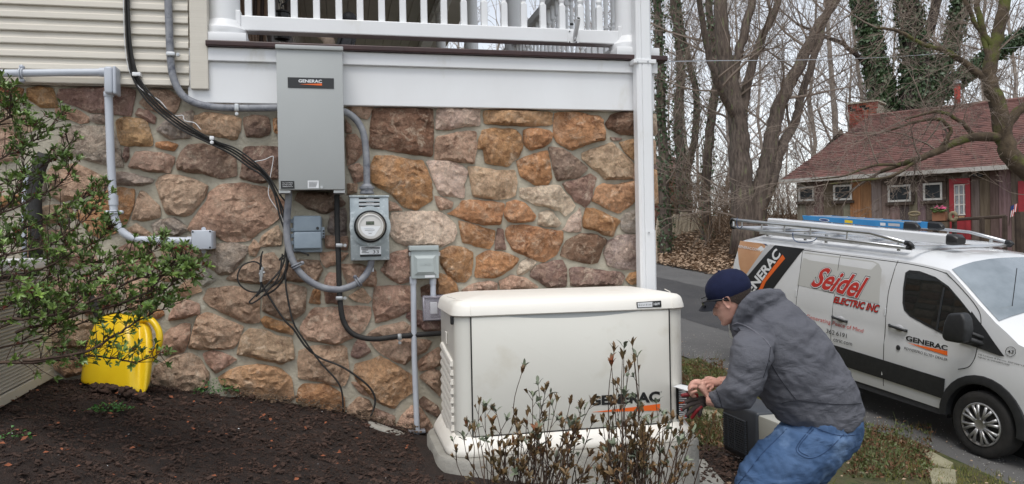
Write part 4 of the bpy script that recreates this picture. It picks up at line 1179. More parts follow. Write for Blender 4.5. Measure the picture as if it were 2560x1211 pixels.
s.loft([gring(.040, gzb, .08), gring(.046, gzb + .012, .08), gring(.041, gzb + .03, .08), gring(.026, gzb + .052, .075), gring(.006, gz0 - .006), gring(-.006, gz0 - .002)]); s.build('base_skirt', M['gen2'], gen, angle=45)
s = MB(); H_ = gzt - gzl
s.loft([gring(.006, gzl), gring(.012, gzl + .006), gring(.010, gzl + .02), gring(.002, gzt - .018), gring(-.006, gzt - .006), gring(-.02, gzt + .003), gring(-.09, gzt + .018, .08), gring(-.17, gzt + .026, .14), gring(-.26, gzt + .028, .2)]); s.build('lid', M['gen2'], gen, angle=50)
# front door with its shallow scooped top edge
dx0, dx1 = W(1180, 900, GY0).x, W(1673, 900, GY0).x
top = []
for i in range(25):
    u = i / 24
    sc_ = -.019 * math.sin(math.pi * max(0, min(1, (u - .17) / .66))) ** .8 if .17 < u < .83 else 0
    top.append((dx0 + (dx1 - dx0) * u, gzl - .004 + sc_))
s = MB(); s.prism([Vector((x, GY0 - .004, z)) for x, z in [(dx0, gz0), (dx1, gz0)] + top[::-1]], (0, .010, 0), .002); s.build('front_door', M['gen'], gen, angle=30)
s = MB(); s.box((dx0 + .14, GY0 - .002, gzl - .026), (dx1 - .14, GY0 + .004, gzl + .002)); s.build('recess_shade', M['cab'], gen)  # grey backing stands in for the shade below the lid
for x in (dx0 - .003, dx1 + .003):
    s = MB(); s.box((x - .0022, GY0 - .0055, gz0), (x + .0022, GY0 + .004, gzl)); s.build('door_gap', M['dark'], gen)
s = MB(); s.box((dx0, GY0 - .0055, gz0 - .004), (dx1, GY0 + .004, gz0 - .0005)); s.build('door_gap', M['dark'], gen)
for x in (dx0 - .004, dx1 + .02):              # moulded seams of the lid
    s = MB()
    s.tube([Vector((x, GY0 - .0125, gzl + .004)), Vector((x, GY0 - .009, gzl + .03)), Vector((x, GY0 + .002, gzt - .012)), Vector((x, GY0 + .02, gzt + .0015)), Vector((x - (.05 if x < 1 else -.03), GY0 + .09, gzt + .0125)), Vector((x - (.08 if x < 1 else -.05), GY0 + .2, gzt + .0185))], .0022, 6); s.build('lid_seam', M['gen2'], gen)
# louvres of the left side, keyhole, right corner louvre stack
for i in range(9):
    z = W(1112, 893 + i * 21.5, 4.0).z
    s = MB()
    s.loft([[Vector((GX0 - d, y, z + h + (y - 3.72) * .12)) for d, h in ((-.012, .026), (.006, .02), (.012, .004), (.010, -.002), (-.012, -.004))] for y in (3.71, 3.74, 4.06, 4.09)])
    s.build('louvre', M['gen2'], gen, angle=50)
s = MB(); p = W(1113, 800, 3.70); s.rbox((GX0 - .010, 3.66, p.z - .022), (GX0 + .006, 3.685, p.z + .022), .008, 3); s.build('lock', M['black'], gen)
s = MB(); p = W(1105, 845, 3.9); s.rbox((GX0 - .004, 3.88, p.z - .03), (GX0 + .002, 3.93, p.z + .03), .003); s.build('vent_slot', M['gen2'], gen)
a, b = W(1680, 968, GY0 - .006), W(1708, 1048, GY0 - .006)
M['louv'] = mat('louvre stack paper', srgb(214, 214, 214), rough=.5)
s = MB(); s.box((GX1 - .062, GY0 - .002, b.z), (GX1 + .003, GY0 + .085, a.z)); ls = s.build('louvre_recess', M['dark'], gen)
nlv = 17
for i in range(nlv):
    z = b.z + (a.z - b.z) * (i + .5) / nlv
    s = MB(); s.loft([rrect(GX1 - .066, GY0 - .006, GX1 + .007, GY0 + .09, .03, z - .0022, 4), rrect(GX1 - .066, GY0 - .006, GX1 + .007, GY0 + .09, .03, z + .0022, 4)])
    s.build('louvre_slat', M['orange'] if i == 8 else M['louv'], ls)
# lettering
GYt = GY0 - .0065
gq = quadmap((1474, 1015), (1650, 1006), (1650, 978), (1474, 991), lambda x, y: W(x, y, GYt))
text('lettering', 'GENERAC', M['ink'], None, None, None, gen, .05, mapf=gq)
wpoly([(1478, 1031), (1650, 1010), (1650, 1027)], GYt, 'orange', 'wedge', gen)
wtext('®', 1651.5, 978, 1655, 982, GYt, 'ink', gen)
LY = GY0 - .0145
a, b = W(1591, 754, GY0 - .012), W(1654, 770.5, GY0 - .012)
bd = MB(); bd.prism([W(1592, 756, LY), W(1653, 752, LY), W(1654, 768, LY), W(1593, 770.5, LY)], (0, .008, 0), .0012); bp = bd.build('badge', M['plate'], gen)
wpoly([(1594, 757.5), (1631, 755.2), (1631, 767.5), (1595, 769)], LY - .001, 'paper', 'badge_field', bp)
text('lettering', 'G u a r d i a n', M['ink'], None, None, None, bp, 0, mapf=quadmap((1597, 765), (1628, 763.5), (1628, 758.8), (1597, 760.3), lambda x, y: W(x, y, LY - .002)))
text('lettering', '16kW', M['paper'], None, None, None, bp, .03, mapf=quadmap((1634, 764), (1650, 763), (1650, 756), (1634, 757), lambda x, y: W(x, y, LY - .002)))
# concrete pad
pad = MB()
pz = gzb - .002
pad.loft([rrect(GX0 - .09, GY0 - .11, GX1 + .075, GY1 + .05, .2, pz - .35), rrect(GX0 - .09, GY0 - .11, GX1 + .075, GY1 + .05, .2, pz - .014), rrect(GX0 - .08, GY0 - .10, GX1 + .065, GY1 + .05, .19, pz)])
tag(pad.build('concrete_pad', M['concrete'], angle=40), 'rounded concrete pad the bisque generator stands on', 'concrete pad')
# stray slab by the wall and stepping stones
def flat_stone(pts, th, label, mt='flag', name='flat_stone', bevel=.012):
    s = MB(); s.prism(pts, (0, 0, -th), bevel, 2)
    vv = []
    for v in s.v:
        q = Vector(v); vv.append(tuple(q + Vector((fbm(q * 9), fbm(q * 9 + Vector((3, 1, 2))), fbm(q * 7 + Vector((7, 3, 9))))) * .008))
    s.v = vv
    return tag(s.build(name, M[mt], angle=40), label, 'stone')
M['flag'] = mat('pale flagstone', srgb(160, 156, 130), srgb(132, 126, 102), scale=6, rough=.9, bump=.5, bscale=35, c3=srgb(120, 124, 76), s3=7, t3=.6)
e0, e1 = W(922, 1055, 4.22), W(1012, 1088, 4.18)
flat_stone([e0 + Vector((0, -.06, .0)), e1 + Vector((0, -.07, -.005)), e1 + Vector((.01, .05, 0)), e0 + Vector((-.01, .06, .01))], .08, 'edged concrete offcut lying against the wall left of the conduit', 'concrete')
def gp(px, py):                                # point where the pixel ray meets the ground
    r = ray(px, py).normalized(); t = 1.5
    for _ in range(900):
        p = EYE + r * t
        if p.z < ground_z(p.x, p.y): break
        t += .02
    return p
def flag_px(pts, th, label, mt='flag'):
    P = [gp(*q) for q in pts]; z = max(p.z for p in P) + .02
    P = [Vector((p.x, p.y, p.z + .035)) for p in P]
    return flat_stone(P, th, label, mt)
flag_px([(1752, 1030), (1792, 1035), (1806, 1046), (1760, 1048)], .07, 'small yellowish flagstone just right of the generator base')
flag_px([(1758, 1054), (1800, 1050), (1812, 1090), (1790, 1094), (1760, 1076)], .07, 'larger mossy flagstone beside the dark grey condenser')
flag_px([(1560, 1240), (1650, 1175), (1760, 1160), (1830, 1240)], .1, 'long concrete step edge below the generator pad', 'concrete')
flag_px([(2306, 1128), (2330, 1136), (2385, 1166), (2375, 1180), (2330, 1165)], .1, 'pale slab of edging stone along the drive verge')
flag_px([(2318, 1176), (2390, 1182), (2392, 1215), (2330, 1216)], .1, 'squarish edging stone nearest the front wheel of the van')
# ------------------------------------------------------------------ van on the drive
def V3(s, t, z): return VO + VD * s + VT * t + VU * z
_TZ = [(0, .05), (.30, .045), (.45, .02), (.62, .004), (.95, .0), (1.02, .012), (1.25, .022), (1.55, .068), (1.85, .125), (1.95, .165), (2.0, .21), (2.04, .28), (2.07, .42), (2.085, .7)]
def tz(z):
    for (a, ta), (b, tb) in zip(_TZ, _TZ[1:]):
        if z <= b: return ta + (tb - ta) * max(0, (z - a)) / (b - a)
    return .7
def nose(s): return .30 * max(0, (-.42 - s) / .6) ** 2       # plan view rounding of the nose
def VA(px, py, t0=None):                       # photo pixel -> (s, z) on the van's near side
    t = .02 if t0 is None else t0
    for _ in range(8):
        P = PL(px, py, VO + VT * t, VT) - VO
        s, z = P.dot(VD), P.dot(VU)
        if t0 is not None: break
        t = tz(z)
    return s, z
def z1(x, y): return 1800 + x * .4128, 500 + y * .4128
def z2(x, y): return 2060 + x * .29, 860 + y * .29
def z5(x, y): return 1800 + x * .16515, 520 + y * .16515
def z6(x, y): return 2160 + x * .2807, 560 + y * .2807
M['vwhite'] = mat('white van paint', (.76, .77, .78), (.70, .71, .72), scale=1.2, rough=.25, coat=.8, c3=(.62, .61, .585), s3=1.6, t3=.62)
M['vglass'] = mat('dark window glass', (.012, .014, .014), rough=.03, spec=.8)
M['wglass'] = mat('windscreen glass', (.38, .43, .46), (.22, .26, .28), scale=2.2, rough=.03, metal=.5, coat=1)  # pale part-metal base stands in for the bright sky reflection
M['vblack'] = mat('black trim plastic', (.018, .019, .021), (.028, .029, .031), scale=20, rough=.55, bump=.1, bscale=200)
M['tyre'] = mat('tyre rubber', (.014, .014, .014), (.035, .032, .03), scale=8, rough=.85, bump=.3, bscale=90)
M['hub'] = mat('silver wheel trim', (.52, .52, .52), (.40, .39, .38), scale=8, rough=.35, metal=.75)
M['alu'] = mat('aluminium tube', (.66, .67, .68), (.56, .57, .58), scale=8, rough=.3, metal=.8)
M['tan'] = mat('tan vinyl wrap', srgb(206, 160, 122), srgb(190, 140, 100), scale=2, rough=.35)
M['bluew'] = mat('blue lightning wrap', srgb(46, 84, 134), srgb(26, 50, 92), scale=3, rough=.35)
M['silver'] = mat('silver stripe', srgb(188, 188, 190), rough=.35)
M['panel'] = mat('grey window panel', srgb(196, 196, 192), rough=.35)
M['ladder'] = mat('blue fibreglass', srgb(58, 140, 196), srgb(48, 126, 184), scale=5, rough=.45)
van = thing('van', 'white work van with Seidel ELECTRIC INC lettering and roof rack on the drive', 'van', V3(1.8, 1.03, 0))
WB = 3.30
def arc(c, r, a0, a1, n=12): return [(c + r * math.cos(math.radians(a0 + (a1 - a0) * i / n)), .36 + r * math.sin(math.radians(a0 + (a1 - a0) * i / n))) for i in range(n + 1)]
top = [(4.31, .42), (4.34, .8), (4.345, 1.2), (4.33, 1.6), (4.29, 1.84), (4.24, 1.925), (3.8, 1.93), (3.2, 1.93), (2.6, 1.93), (2.0, 1.93), (1.31, 1.93), (1.07, 1.925), (.83, 1.91), (.59, 1.885),
       (.36, 1.73), (.13, 1.56), (-.06, 1.425), (-.2, 1.345), (-.34, 1.255), (-.62, 1.17), (-.84, 1.05), (-.96, .88), (-1.0, .62), (-.99, .42), (-.9, .30)]
bot = [(-.46, .32)] + arc(0, .42, 180 - 5, 5)[0:] + [(.46, .36), (1.3, .37), (2.84, .37)] + arc(WB, .42, 180 - 5, 5) + [(3.75, .38)]
bot = [(-.46, .32)] + [(-(q[0]), q[1]) for q in arc(0, .42, 5, 175)] + [(.46, .36), (1.3, .37), (2.84, .37)] + [(WB - (q[0] - WB), q[1]) for q in arc(WB, .42, 5, 175)] + [(3.75, .38)]
outline = top + bot
def dens(poly, st):
    out = []
    for i in range(len(poly)):
        a, b = Vector(poly[i]), Vector(poly[(i + 1) % len(poly)])
        n = max(1, int((b - a).length / st))
        out += [tuple(a.lerp(b, k / n)) for k in range(n)]
    return out
def patch(poly, off=.004, st=.12, zs=None):
    """sheet that follows the van's near side, outlined in (s, z)"""
    ring = dens(poly, st)
    pts = [Vector(p) for p in ring]
    x0, x1 = min(p[0] for p in ring), max(p[0] for p in ring); y0, y1 = min(p[1] for p in ring), max(p[1] for p in ring)
    zrow = [z for z in [.45, .62, .78, .95, 1.02, 1.14, 1.25, 1.4, 1.55, 1.7, 1.85] if y0 < z < y1]
    for z in zrow:
        x = x0 + st / 2
        while x < x1:
            if inside((x, z), ring) and edge_dist((x, z), ring) > st * .3: pts.append(Vector((x, z)))
            x += st * 1.3
    vo, _, fo, *_r = delaunay_2d_cdt(pts, [], [list(range(len(ring)))], 1, 1e-6)
    return [(v.x, v.y) for v in vo], [tuple(f) for f in fo]
def vpanel(name, poly, mt, off=.004, parent=van, smooth=True, st=.12):
    vs, fs = patch(poly, off, st)
    s = MB(); s.add([V3(a, tz(z) + nose(a) - off, z) for a, z in vs], fs)
    return s.build(name, M[mt], parent, smooth)
def pxpoly(f, pts): return [VA(*f(*p)) for p in pts]
vs, fs = patch(outline, st=.09)
s = MB()
for side in (0, 1):
    s.add([V3(a, (tz(z) + nose(a)) if not side else 2.06 - tz(z) - nose(a), z) for a, z in vs], fs)
# roof, nose and tail: rows across the van, crowned outward from the outline
prof = [0, .03, .07, .12, .2, .35, .6, .8, 1]
ks = prof[:-1] + [2 - q for q in prof[::-1]]
TOP = dens(top + [top[-1]], .22)[:-1] + [top[-1]]
rows = []
for i, (a, z) in enumerate(TOP):
    p0, p1 = TOP[max(0, i - 1)], TOP[min(len(TOP) - 1, i + 1)]
    dx, dz_ = p1[0] - p0[0], p1[1] - p0[1]
    L_ = math.hypot(dx, dz_); nx, nz2 = dz_ / L_, -dx / L_                # outward normal
    if a > 4.2: B = .06
    elif z > 1.88: B = .135
    elif z > 1.38: B = .17
    elif z > 1.0: B = .10
    else: B = .16
    te = tz(z) + nose(a)
    row = []
    for k in ks:
        x = (1 - k)
        c_ = 1 - abs(x) ** (5 if a > .59 and z > 1.88 else 3)
        row.append(V3(a + nx * B * c_, te + (2.06 - 2 * te) * k / 2, z + nz2 * B * c_))
    rows.append(row)
iw0 = max(i for i, q in enumerate(TOP) if q[0] >= .585 and q[1] > 1.8)
iw1 = max(i for i, q in enumerate(TOP) if q[1] > 1.40 and q[0] > -.1)
b = len(s.v); nk = len(ks)
for r in rows: s.v.extend(tuple(p) for p in r)
gl = MB()
for r in rows: gl.v.extend(tuple(p + (VU * .006 - VD * .004)) for p in r)
for i in range(len(rows) - 1):
    for k in range(nk - 1):
        f = (i * nk + k, i * nk + k + 1, (i + 1) * nk + k + 1, (i + 1) * nk + k)
        if iw0 <= i < iw1 and 1 <= k < nk - 2: gl.f.append(f)
        s.f.append(tuple(q + b for q in f))
body = s.build('body', M['vwhite'], van, angle=35)
gl.build('windscreen', M['wglass'], van, smooth=True)
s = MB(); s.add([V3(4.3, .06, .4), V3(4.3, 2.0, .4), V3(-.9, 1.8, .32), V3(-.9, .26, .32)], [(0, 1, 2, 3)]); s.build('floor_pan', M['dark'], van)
# side glass, seams, trims
win = [(1.15, 1.80), (1.10, 1.835), (.96, 1.84), (.74, 1.80), (.55, 1.72), (.37, 1.59), (.22, 1.47), (.12, 1.38), (.14, 1.20), (.3, 1.155), (.5, 1.19), (.76, 1.255), (.98, 1.315), (1.07, 1.37), (1.11, 1.45), (1.14, 1.62)]
vpanel('window_seal', win, 'vblack', .005)
cx_, cz_ = .62, 1.52
glass = [(cx_ + (a - cx_) * .94, cz_ + (z - cz_) * .90) for a, z in win]
wdw = vpanel('door_window', glass, 'vglass', .008)
s = MB(); s.tube([V3(.60, tz(z) - .012, z) for z in (1.23, 1.4, 1.55, 1.70)], .012, 6); s.build('window_bar', M['vblack'], van)
sail = [(.22, 1.50), (.02, 1.33), (-.21, 1.11), (-.16, 1.105), (.12, 1.14), (.30, 1.15)]
vpanel('mirror_sail', sail, 'vblack', .012)
def seam(name, pts, r=.0045, off=.0, mt='dark'):
    s = MB(); s.tube([V3(a, tz(z) + nose(a) - off, z) for a, z in cr(pts, 5)], r, 5); return s.build(name, M[mt], van)
seam('door_seam', [(1.30, 1.92), (1.335, 1.6), (1.33, 1.42), (1.31, 1.16), (1.30, .76), (1.30, .42)])
seam('door_seam', [(.62, 1.86), (.36, 1.69), (.16, 1.53), (.10, 1.40), (.10, 1.25), (.115, 1.05), (.17, .92), (.3, .86)])
seam('door_seam', [(2.21, 1.9), (2.18, 1.5), (2.17, 1.15), (2.16, .8), (2.16, .42)], .0035)
seam('door_seam', [(2.90, 1.89), (2.86, 1.5), (2.85, 1.2), (2.85, .8), (2.86, .5)], .004)
seam('roof_seam', [(4.15, 1.90), (3.0, 1.905), (2.0, 1.905), (1.31, 1.905), (1.07, 1.90), (.83, 1.885), (.62, 1.855)], .004)
for a, z in ((1.335, 1.31), (1.305, .60), (2.87, 1.31)):
    s = MB(); p = V3(a, tz(z) - .004, z); s.tube([p - VU * .045, p + VU * .045], .012, 8); s.build('hinge', M['vwhite'], van)
band = [(.44, .72), (.46, .49), (.8, .50), (1.31, .51), (2.83, .53), (2.85, .76), (2.01, .755), (1.32, .74)]
vpanel('rub_strip', band, 'vblack', .016)
band2 = [(3.76, .53), (4.28, .54), (4.29, .77), (3.74, .76)]
vpanel('rub_strip', band2, 'vblack', .016)
s = MB(); s.loft([[V3(a, t, z) for t, z in ((.03, .30), (.05, .37), (.2, .37), (.2, .28))] for a in (.5, 2.82)]); s.build('sill_step', M['vblack'], van)
for c_ in (0, WB):                             # arch lips, wells, wheels
    s = MB()
    ring = []
    for i in range(17):
        a = math.radians(-4 + 188 * i / 16)
        ring.append([V3(c_ + r * math.cos(a), t, .36 + r * math.sin(a)) for r, t in ((.405, .06), (.405, -.022), (.43, -.028), (.495, -.014), (.50, .03))])
    s.loft(ring, closed=False, caps=False); s.build('wheel_arch', M['vblack'], van, angle=40)
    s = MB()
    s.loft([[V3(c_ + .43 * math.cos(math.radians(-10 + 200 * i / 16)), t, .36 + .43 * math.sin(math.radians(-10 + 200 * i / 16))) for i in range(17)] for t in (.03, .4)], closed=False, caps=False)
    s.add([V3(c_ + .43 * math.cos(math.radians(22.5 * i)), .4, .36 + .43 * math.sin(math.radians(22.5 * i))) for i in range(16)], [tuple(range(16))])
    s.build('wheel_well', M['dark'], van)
    for t0, sg in ((.0, 1), (2.06, -1)):
        wc = V3(c_, t0, .345)
        ax_ = -VT * sg
        q = Vector((0, 0, 1)).rotation_difference(ax_)
        wh = bpy.data.objects.new('wheel', None); COL.objects.link(wh); wh.location = wc; adopt(wh, van)
        wh.location = wc
        def lat(prof, n=40):
            s = MB(); s.loft([[wc + q @ Vector((r * math.cos(2*math.pi*k/n), r * math.sin(2*math.pi*k/n), h)) for k in range(n)] for r, h in prof]); return s
        lat([(.20, -.22), (.335, -.215), (.345, -.19), (.346, -.03), (.338, -.008), (.32, .005), (.28, .008), (.235, .0), (.225, -.02)]).build('tyre', M['tyre'], wh, angle=40)
        lat([(.228, -.03), (.226, .004), (.218, .010), (.205, .004), (.20, -.02), (.0, -.03)]).build('rim', M['hub'], wh, angle=40)
        lat([(.07, -.02), (.066, .012), (.055, .020), (.045, .014), (.0, .014)], 24).build('hub_cap', M['hub'], wh, angle=40)
        if sg == 1:
            for k in range(8):
                a = 2 * math.pi * (k + .5) / 8
                for da in (-.16, .16):
                    d0 = q @ Vector((math.cos(a + da * .35), math.sin(a + da * .35), 0)); d1 = q @ Vector((math.cos(a + da), math.sin(a + da), 0))
                    s = MB(); s.tube([wc + d0 * .06 + ax_ * .006, wc + d0.lerp(d1, .5) * .125 + ax_ * .012, wc + d1 * .205 + ax_ * .004], [.017, .014, .019], 8); s.build('spoke', M['hub'], wh, smooth=True)
                d = q @ Vector((math.cos(a), math.sin(a), 0)); e = q @ Vector((-math.sin(a), math.cos(a), 0))
                s = MB(); s.loft([[wc + d * (.155 + .036 * math.cos(t)) + e * .026 * math.sin(t) * (1 + .3 * math.cos(t)) + ax_ * h for t in [2 * math.pi * i / 12 for i in range(12)]] for h in (-.028, .0115)]); s.build('slot', M['dark'], wh)
# handles, mirror, lock, aerial, lamp
for a, z in ((1.12, 1.155), (2.03, 1.10)):
    s = MB(); s.sphere(V3(a - .01, tz(z) + .006, z - .002), .055, 10, (1.25, .3, .8), Matrix((VD, VT, VU)).transposed().to_quaternion()); s.build('handle_cup', M['silver'], van, smooth=True)
    s = MB(); s.tube([V3(a + .13, tz(z) - .004, z + .012), V3(a + .10, tz(z) - .032, z + .010), V3(a - .10, tz(z) - .032, z - .006), V3(a - .13, tz(z) - .004, z - .01)], .017, 8); s.build('handle', M['vblack'], van, smooth=True)
s = MB(); s.sphere(V3(1.09, tz(.93) - .004, .93), .03, 10, (1, .35, 1), Matrix((VD, VT, VU)).transposed().to_quaternion()); s.build('lock', M['vblack'], van, smooth=True)
mp = [VA(*z6(*p), t0=-.2) for p in ((785, 795), (905, 790), (940, 850), (950, 940), (930, 1050), (880, 1062), (750, 1040), (725, 1000), (745, 880))]
s = MB(); s.prism([V3(a, -.27, z) for a, z in mp], VT * .13, .03, 3); mi = s.build('mirror_housing', M['vblack'], van, smooth=True)
ms = sum(p[0] for p in mp) / len(mp); mz = sum(p[1] for p in mp) / len(mp)
s = MB(); s.tube([V3(ms - .02, -.15, mz - .10), V3(.1, .0, 1.20), V3(.02, .05, 1.18)], .035, 8); s.tube([V3(ms - .02, -.15, mz - .02), V3(.08, .0, 1.26), V3(.0, .05, 1.24)], .022, 8); s.build('mirror_arm', M['vblack'], mi, smooth=True)
a0, zq0 = VA(*z6(1290, 970), t0=.32); a1, zq1 = VA(*z6(1362, 395), t0=.32)
s = MB(); s.tube([V3(a0, .32, zq0 - .02), V3(a0, .32, zq0 + .02)], [.02, .012], 8); s.tube([V3(a0, .32, zq0), V3(a1, .32, zq1)], .0045, 6); s.build('aerial', M['black'], van)
s = MB(); s.add([V3(-.45 - .0, .16 + nose(-.5), 1.16), V3(-.62, .2 + nose(-.6), 1.12), V3(-.8, .3 + nose(-.8), .98), V3(-.72, .18 + nose(-.72), .95), V3(-.5, .12 + nose(-.5), 1.02)], [(0, 1, 2, 3, 4)]); s.build('headlight', M['vglass'], van)
vpanel('bumper', [(-.47, .56), (-.62, .62), (-.97, .66), (-.985, .42), (-.9, .31), (-.47, .33)], 'vblack', .012)
# wraps
vpanel('window_panel', [(2.86, 1.88), (1.66, 1.885), (1.56, 1.86), (1.50, 1.80), (1.445, 1.40), (1.47, 1.385), (2.88, 1.43)], 'panel', .003)
rear_t = pxpoly(z5, [(285, 500), (330, 445), (670, 475), (690, 560), (690, 590), (400, 1050), (330, 1000), (290, 850), (266, 640)])
vpanel('tan_wrap', [(min(a, 4.30), min(z, 1.925)) for a, z in rear_t], 'tan', .004)
vpanel('tan_wrap', [(4.30, .82), (4.31, 1.4), (4.18, 1.45), (3.98, 1.42), (3.9, 1.2), (3.8, .82)], 'bluew', .0035)
blk_poly = pxpoly(z5, [(850, 530), (1290, 600), (820, 1211), (560, 1560), (160, 1440), (400, 1060)])
vpanel('black_wrap', [(a, min(max(z, .80), 1.925)) for a, z in blk_poly], 'ink', .0045)
vpanel('silver_wrap', [(a, min(z, 1.925)) for a, z in pxpoly(z5, [(700, 590), (800, 500), (850, 530), (400, 1060), (372, 1050)])], 'silver', .005)
vpanel('blue_wrap', [(a, min(z, 1.925)) for a, z in pxpoly(z5, [(672, 490), (745, 500), (705, 560), (692, 562)])], 'bluew', .0055)
vpanel('orange_wrap', pxpoly(z5, [(952, 708), (993, 766), (700, 1120), (660, 1211), (560, 1360), (500, 1350), (605, 1211), (650, 1110)]), 'orange', .007)
def vtext(name, txt, mt, f, tl, tr, br, bl, bold=0, shear=0, off=.009):
    def g(x, y):
        a, z = VA(*f(x, y)); return V3(a, tz(z) - off, z)
    return text(name, txt, M[mt], None, None, None, van, bold, shear, mapf=quadmap(bl, br, tr, tl, g))
vtext('lettering', 'GENERAC', 'paper', z5, (300, 1342), (852, 604), (935, 712), (405, 1440), .035)
vtext('lettering', 'GENERAC.COM', 'paper', z5, (288, 562), (598, 615), (594, 655), (284, 602), .012)
vtext('lettering', 'GENERAC', 'ink', z6, (380, 992), (752, 1085), (748, 1132), (376, 1038), .035)
vpanel('orange_wedge', pxpoly(z6, [(388, 1059), (748, 1134), (747, 1174), (560, 1116)]), 'orange', .008, st=.05)
vtext('lettering', 'POWERPRO ELITE+ DEALER', 'ink', z1, (1121, 890), (1383, 962), (1380, 978), (1118, 906), .003)
vtext('lettering', 'Seidel', 'ink', z1, (598, 394), (914, 464), (874, 612), (540, 530), .075, .35, .006)
vtext('lettering', 'Seidel', 'paper', z1, (600, 396), (911, 467), (871, 609), (543, 527), .055, .35, .0072)
vtext('lettering', 'Seidel', 'red', z1, (604, 400), (906, 472), (866, 605), (548, 522), .025, .35, .009)
vtext('lettering', 'ELECTRIC INC', 'ink', z1, (694, 582), (973, 636), (962, 687), (687, 622), .05, .2, .0072)
vtext('lettering', 'ELECTRIC INC', 'red', z1, (696, 585), (970, 639), (960, 684), (689, 620), .02, .2, .009)
vtext('lettering', 'Generating Peace of Mind', 'red', z1, (528, 692), (873, 782), (868, 812), (523, 722))
vtext('lettering', '362.6191', 'ink', z1, (648, 780), (772, 811), (769, 837), (645, 806))
vtext('lettering', 'ctric.com', 'ink', z1, (692, 833), (805, 862), (802, 885), (689, 856))
vtext('lettering', 'NJ License & Permit 300*926*1593', 'ink', z2, (1339, 82), (1760, 190), (1756, 208), (1336, 98))
vtext('lettering', 'NJHIC #13VH08053500', 'ink', z2, (1334, 106), (1605, 175), (1601, 193), (1331, 122))
vtext('lettering', '43', 'ink', z6, (1285, 1120), (1340, 1126), (1336, 1158), (1281, 1150), .015)
s = MB()
pts = []
for i in range(25):
    a, z = VA(*z6(1310 + 45 * math.cos(i * math.pi / 12), 1137 + 43 * math.sin(i * math.pi / 12))); pts.append(V3(a, tz(z) + nose(a) - .006, z))
s.tube(pts, .0022, 5); s.build('number_ring', M['ink'], van)
# ------------------------------------------------------------------ roof rack and its load
rk = thing('roof_rack', 'silver tubular ladder rack with black end caps on the van roof', 'roof rack', V3(2.3, 1.0, 2.1))
def rp(px, py, t): 
    a, z = VA(px, py, t0=t); return V3(a, t, z)
near_u = [rp(1833, 549.5, .15), rp(2000, 566, .15), rp(2177, 583, .15), rp(2268, 608, .15)]
near_l = [rp(1834, 569, .15), rp(2060, 594, .15), rp(2272, 620, .15)]
for pth, r in ((near_u, .022), (near_l, .018)):
    s = MB(); s.tube(pth, r, 10); s.build('rail', M['alu'], rk, smooth=True)
far_u = [rp(2240, 562, 1.9), rp(2424, 581, 1.9), rp(2520, 606, 1.9)]
sU, zU = VA(2240, 562, t0=1.9)
far_u = [V3(4.4, 1.9, zU + .02)] + far_u
far_l = [V3(4.4, 1.9, zU - .12), rp(2395, 601, 1.9), rp(2520, 613, 1.9)]
for pth, r in ((far_u, .022), (far_l, .018)):
    s = MB(); s.tube(pth, r, 10); s.build('rail', M['alu'], rk, smooth=True)
for i, f in enumerate((.08, .25, .43, .62, .86)):
    a = near_u[0].lerp(near_u[2], f) if f < .9 else near_u[2]
    sx = (a - VO).dot(VD)
    # nearest on the lower rail
    l0, l1 = near_l[0], near_l[-1]
    ss0, ss1 = (l0 - VO).dot(VD), (l1 - VO).dot(VD)
    lo = l0.lerp(l1, (sx - ss0) / (ss1 - ss0))
    s = MB(); s.tube([a, lo], .012, 8); s.build('rail_post', M['alu'], rk)
    s = MB(); far = lo + VT * 1.75; s.tube([lo, far], .017, 8); s.build('cross_bar', M['alu'], rk)
    s = MB(); s.tube([far, far + VU * .13], .012, 8); s.build('rail_post', M['alu'], rk)
s = MB(); s.tube([rp(2284, 620, .17), rp(2516, 614, 1.9)], .018, 8); s.build('cross_bar', M['alu'], rk)
s = MB(); s.tube([near_u[0], near_l[0]], .017, 8); s.tube([near_l[0], near_l[0] + VT * 1.75], .018, 8); s.build('cross_bar', M['alu'], rk)
for u, l in ((near_u[0], near_l[0]), (near_u[-1], near_l[-1]), (far_u[-1], far_l[-1])):
    s = MB(); d = VD * (.03 if u is near_u[0] else -.03); s.tube([u - d * .8, u + d, (u + l) / 2 + d * 2.0, l + d, l - d * .8], .028, 8); s.build('end_cap', M['black'], rk, smooth=True)
for t in (.26, 1.8):
    for a0, a1 in ((3.95, 2.85), (2.75, 1.25)):
        s = MB(); s.loft([[V3(a, t + x, z) for x, z in ((-.03, 2.055), (.03, 2.055), (.03, 2.10), (-.03, 2.10))] for a in (a0, a1)]); s.build('foot_rail', M['vwhite'], rk)
        for a in (a0 - .15, a1 + .15):
            s = MB(); s.tube([V3(a, t, 2.03), V3(a, t, 2.14)], .022, 8); s.build('foot', M['steel'], rk)
for pts in ([(1843, 545), (1842, 560), (1848, 572), (1856, 566)], [(1982, 582), (1984, 598), (1998, 606), (2030, 604), (2042, 596)]):
    s = MB(); s.tube(cr([rp(x, y, .12) for x, y in pts], 5), .006, 6); tag(s.build('bungee_cord', M['bluew'], smooth=True), 'blue bungee cord hooked round the rear end of the van rack' if pts[0][0] < 1900 else 'blue bungee cord looping below the middle of the van rack', 'cord')
ct = thing('conduit_carrier', 'long square white conduit carrier with black end cap on the van roof', 'tube carrier', V3(2.2, .6, 2.2))
q0 = [VA(1919, y, t0=.55) for y in (545.6, 566)]; q1 = [VA(2368, y, t0=.55) for y in (586.5, 612.5)]
s = MB()
def sec(a, zt_, zb_, t0, t1): 
    r = .02
    return [V3(a, t, z) for t, z in ((t0, zb_ + r), (t0 + r, zb_), (t1 - r, zb_), (t1, zb_ + r), (t1, zt_ - r), (t1 - r, zt_), (t0 + r, zt_), (t0, zt_ - r))]
zT, zB = (q0[0][1] + q1[0][1]) / 2, (q1[1][1] + q0[1][1]) / 2
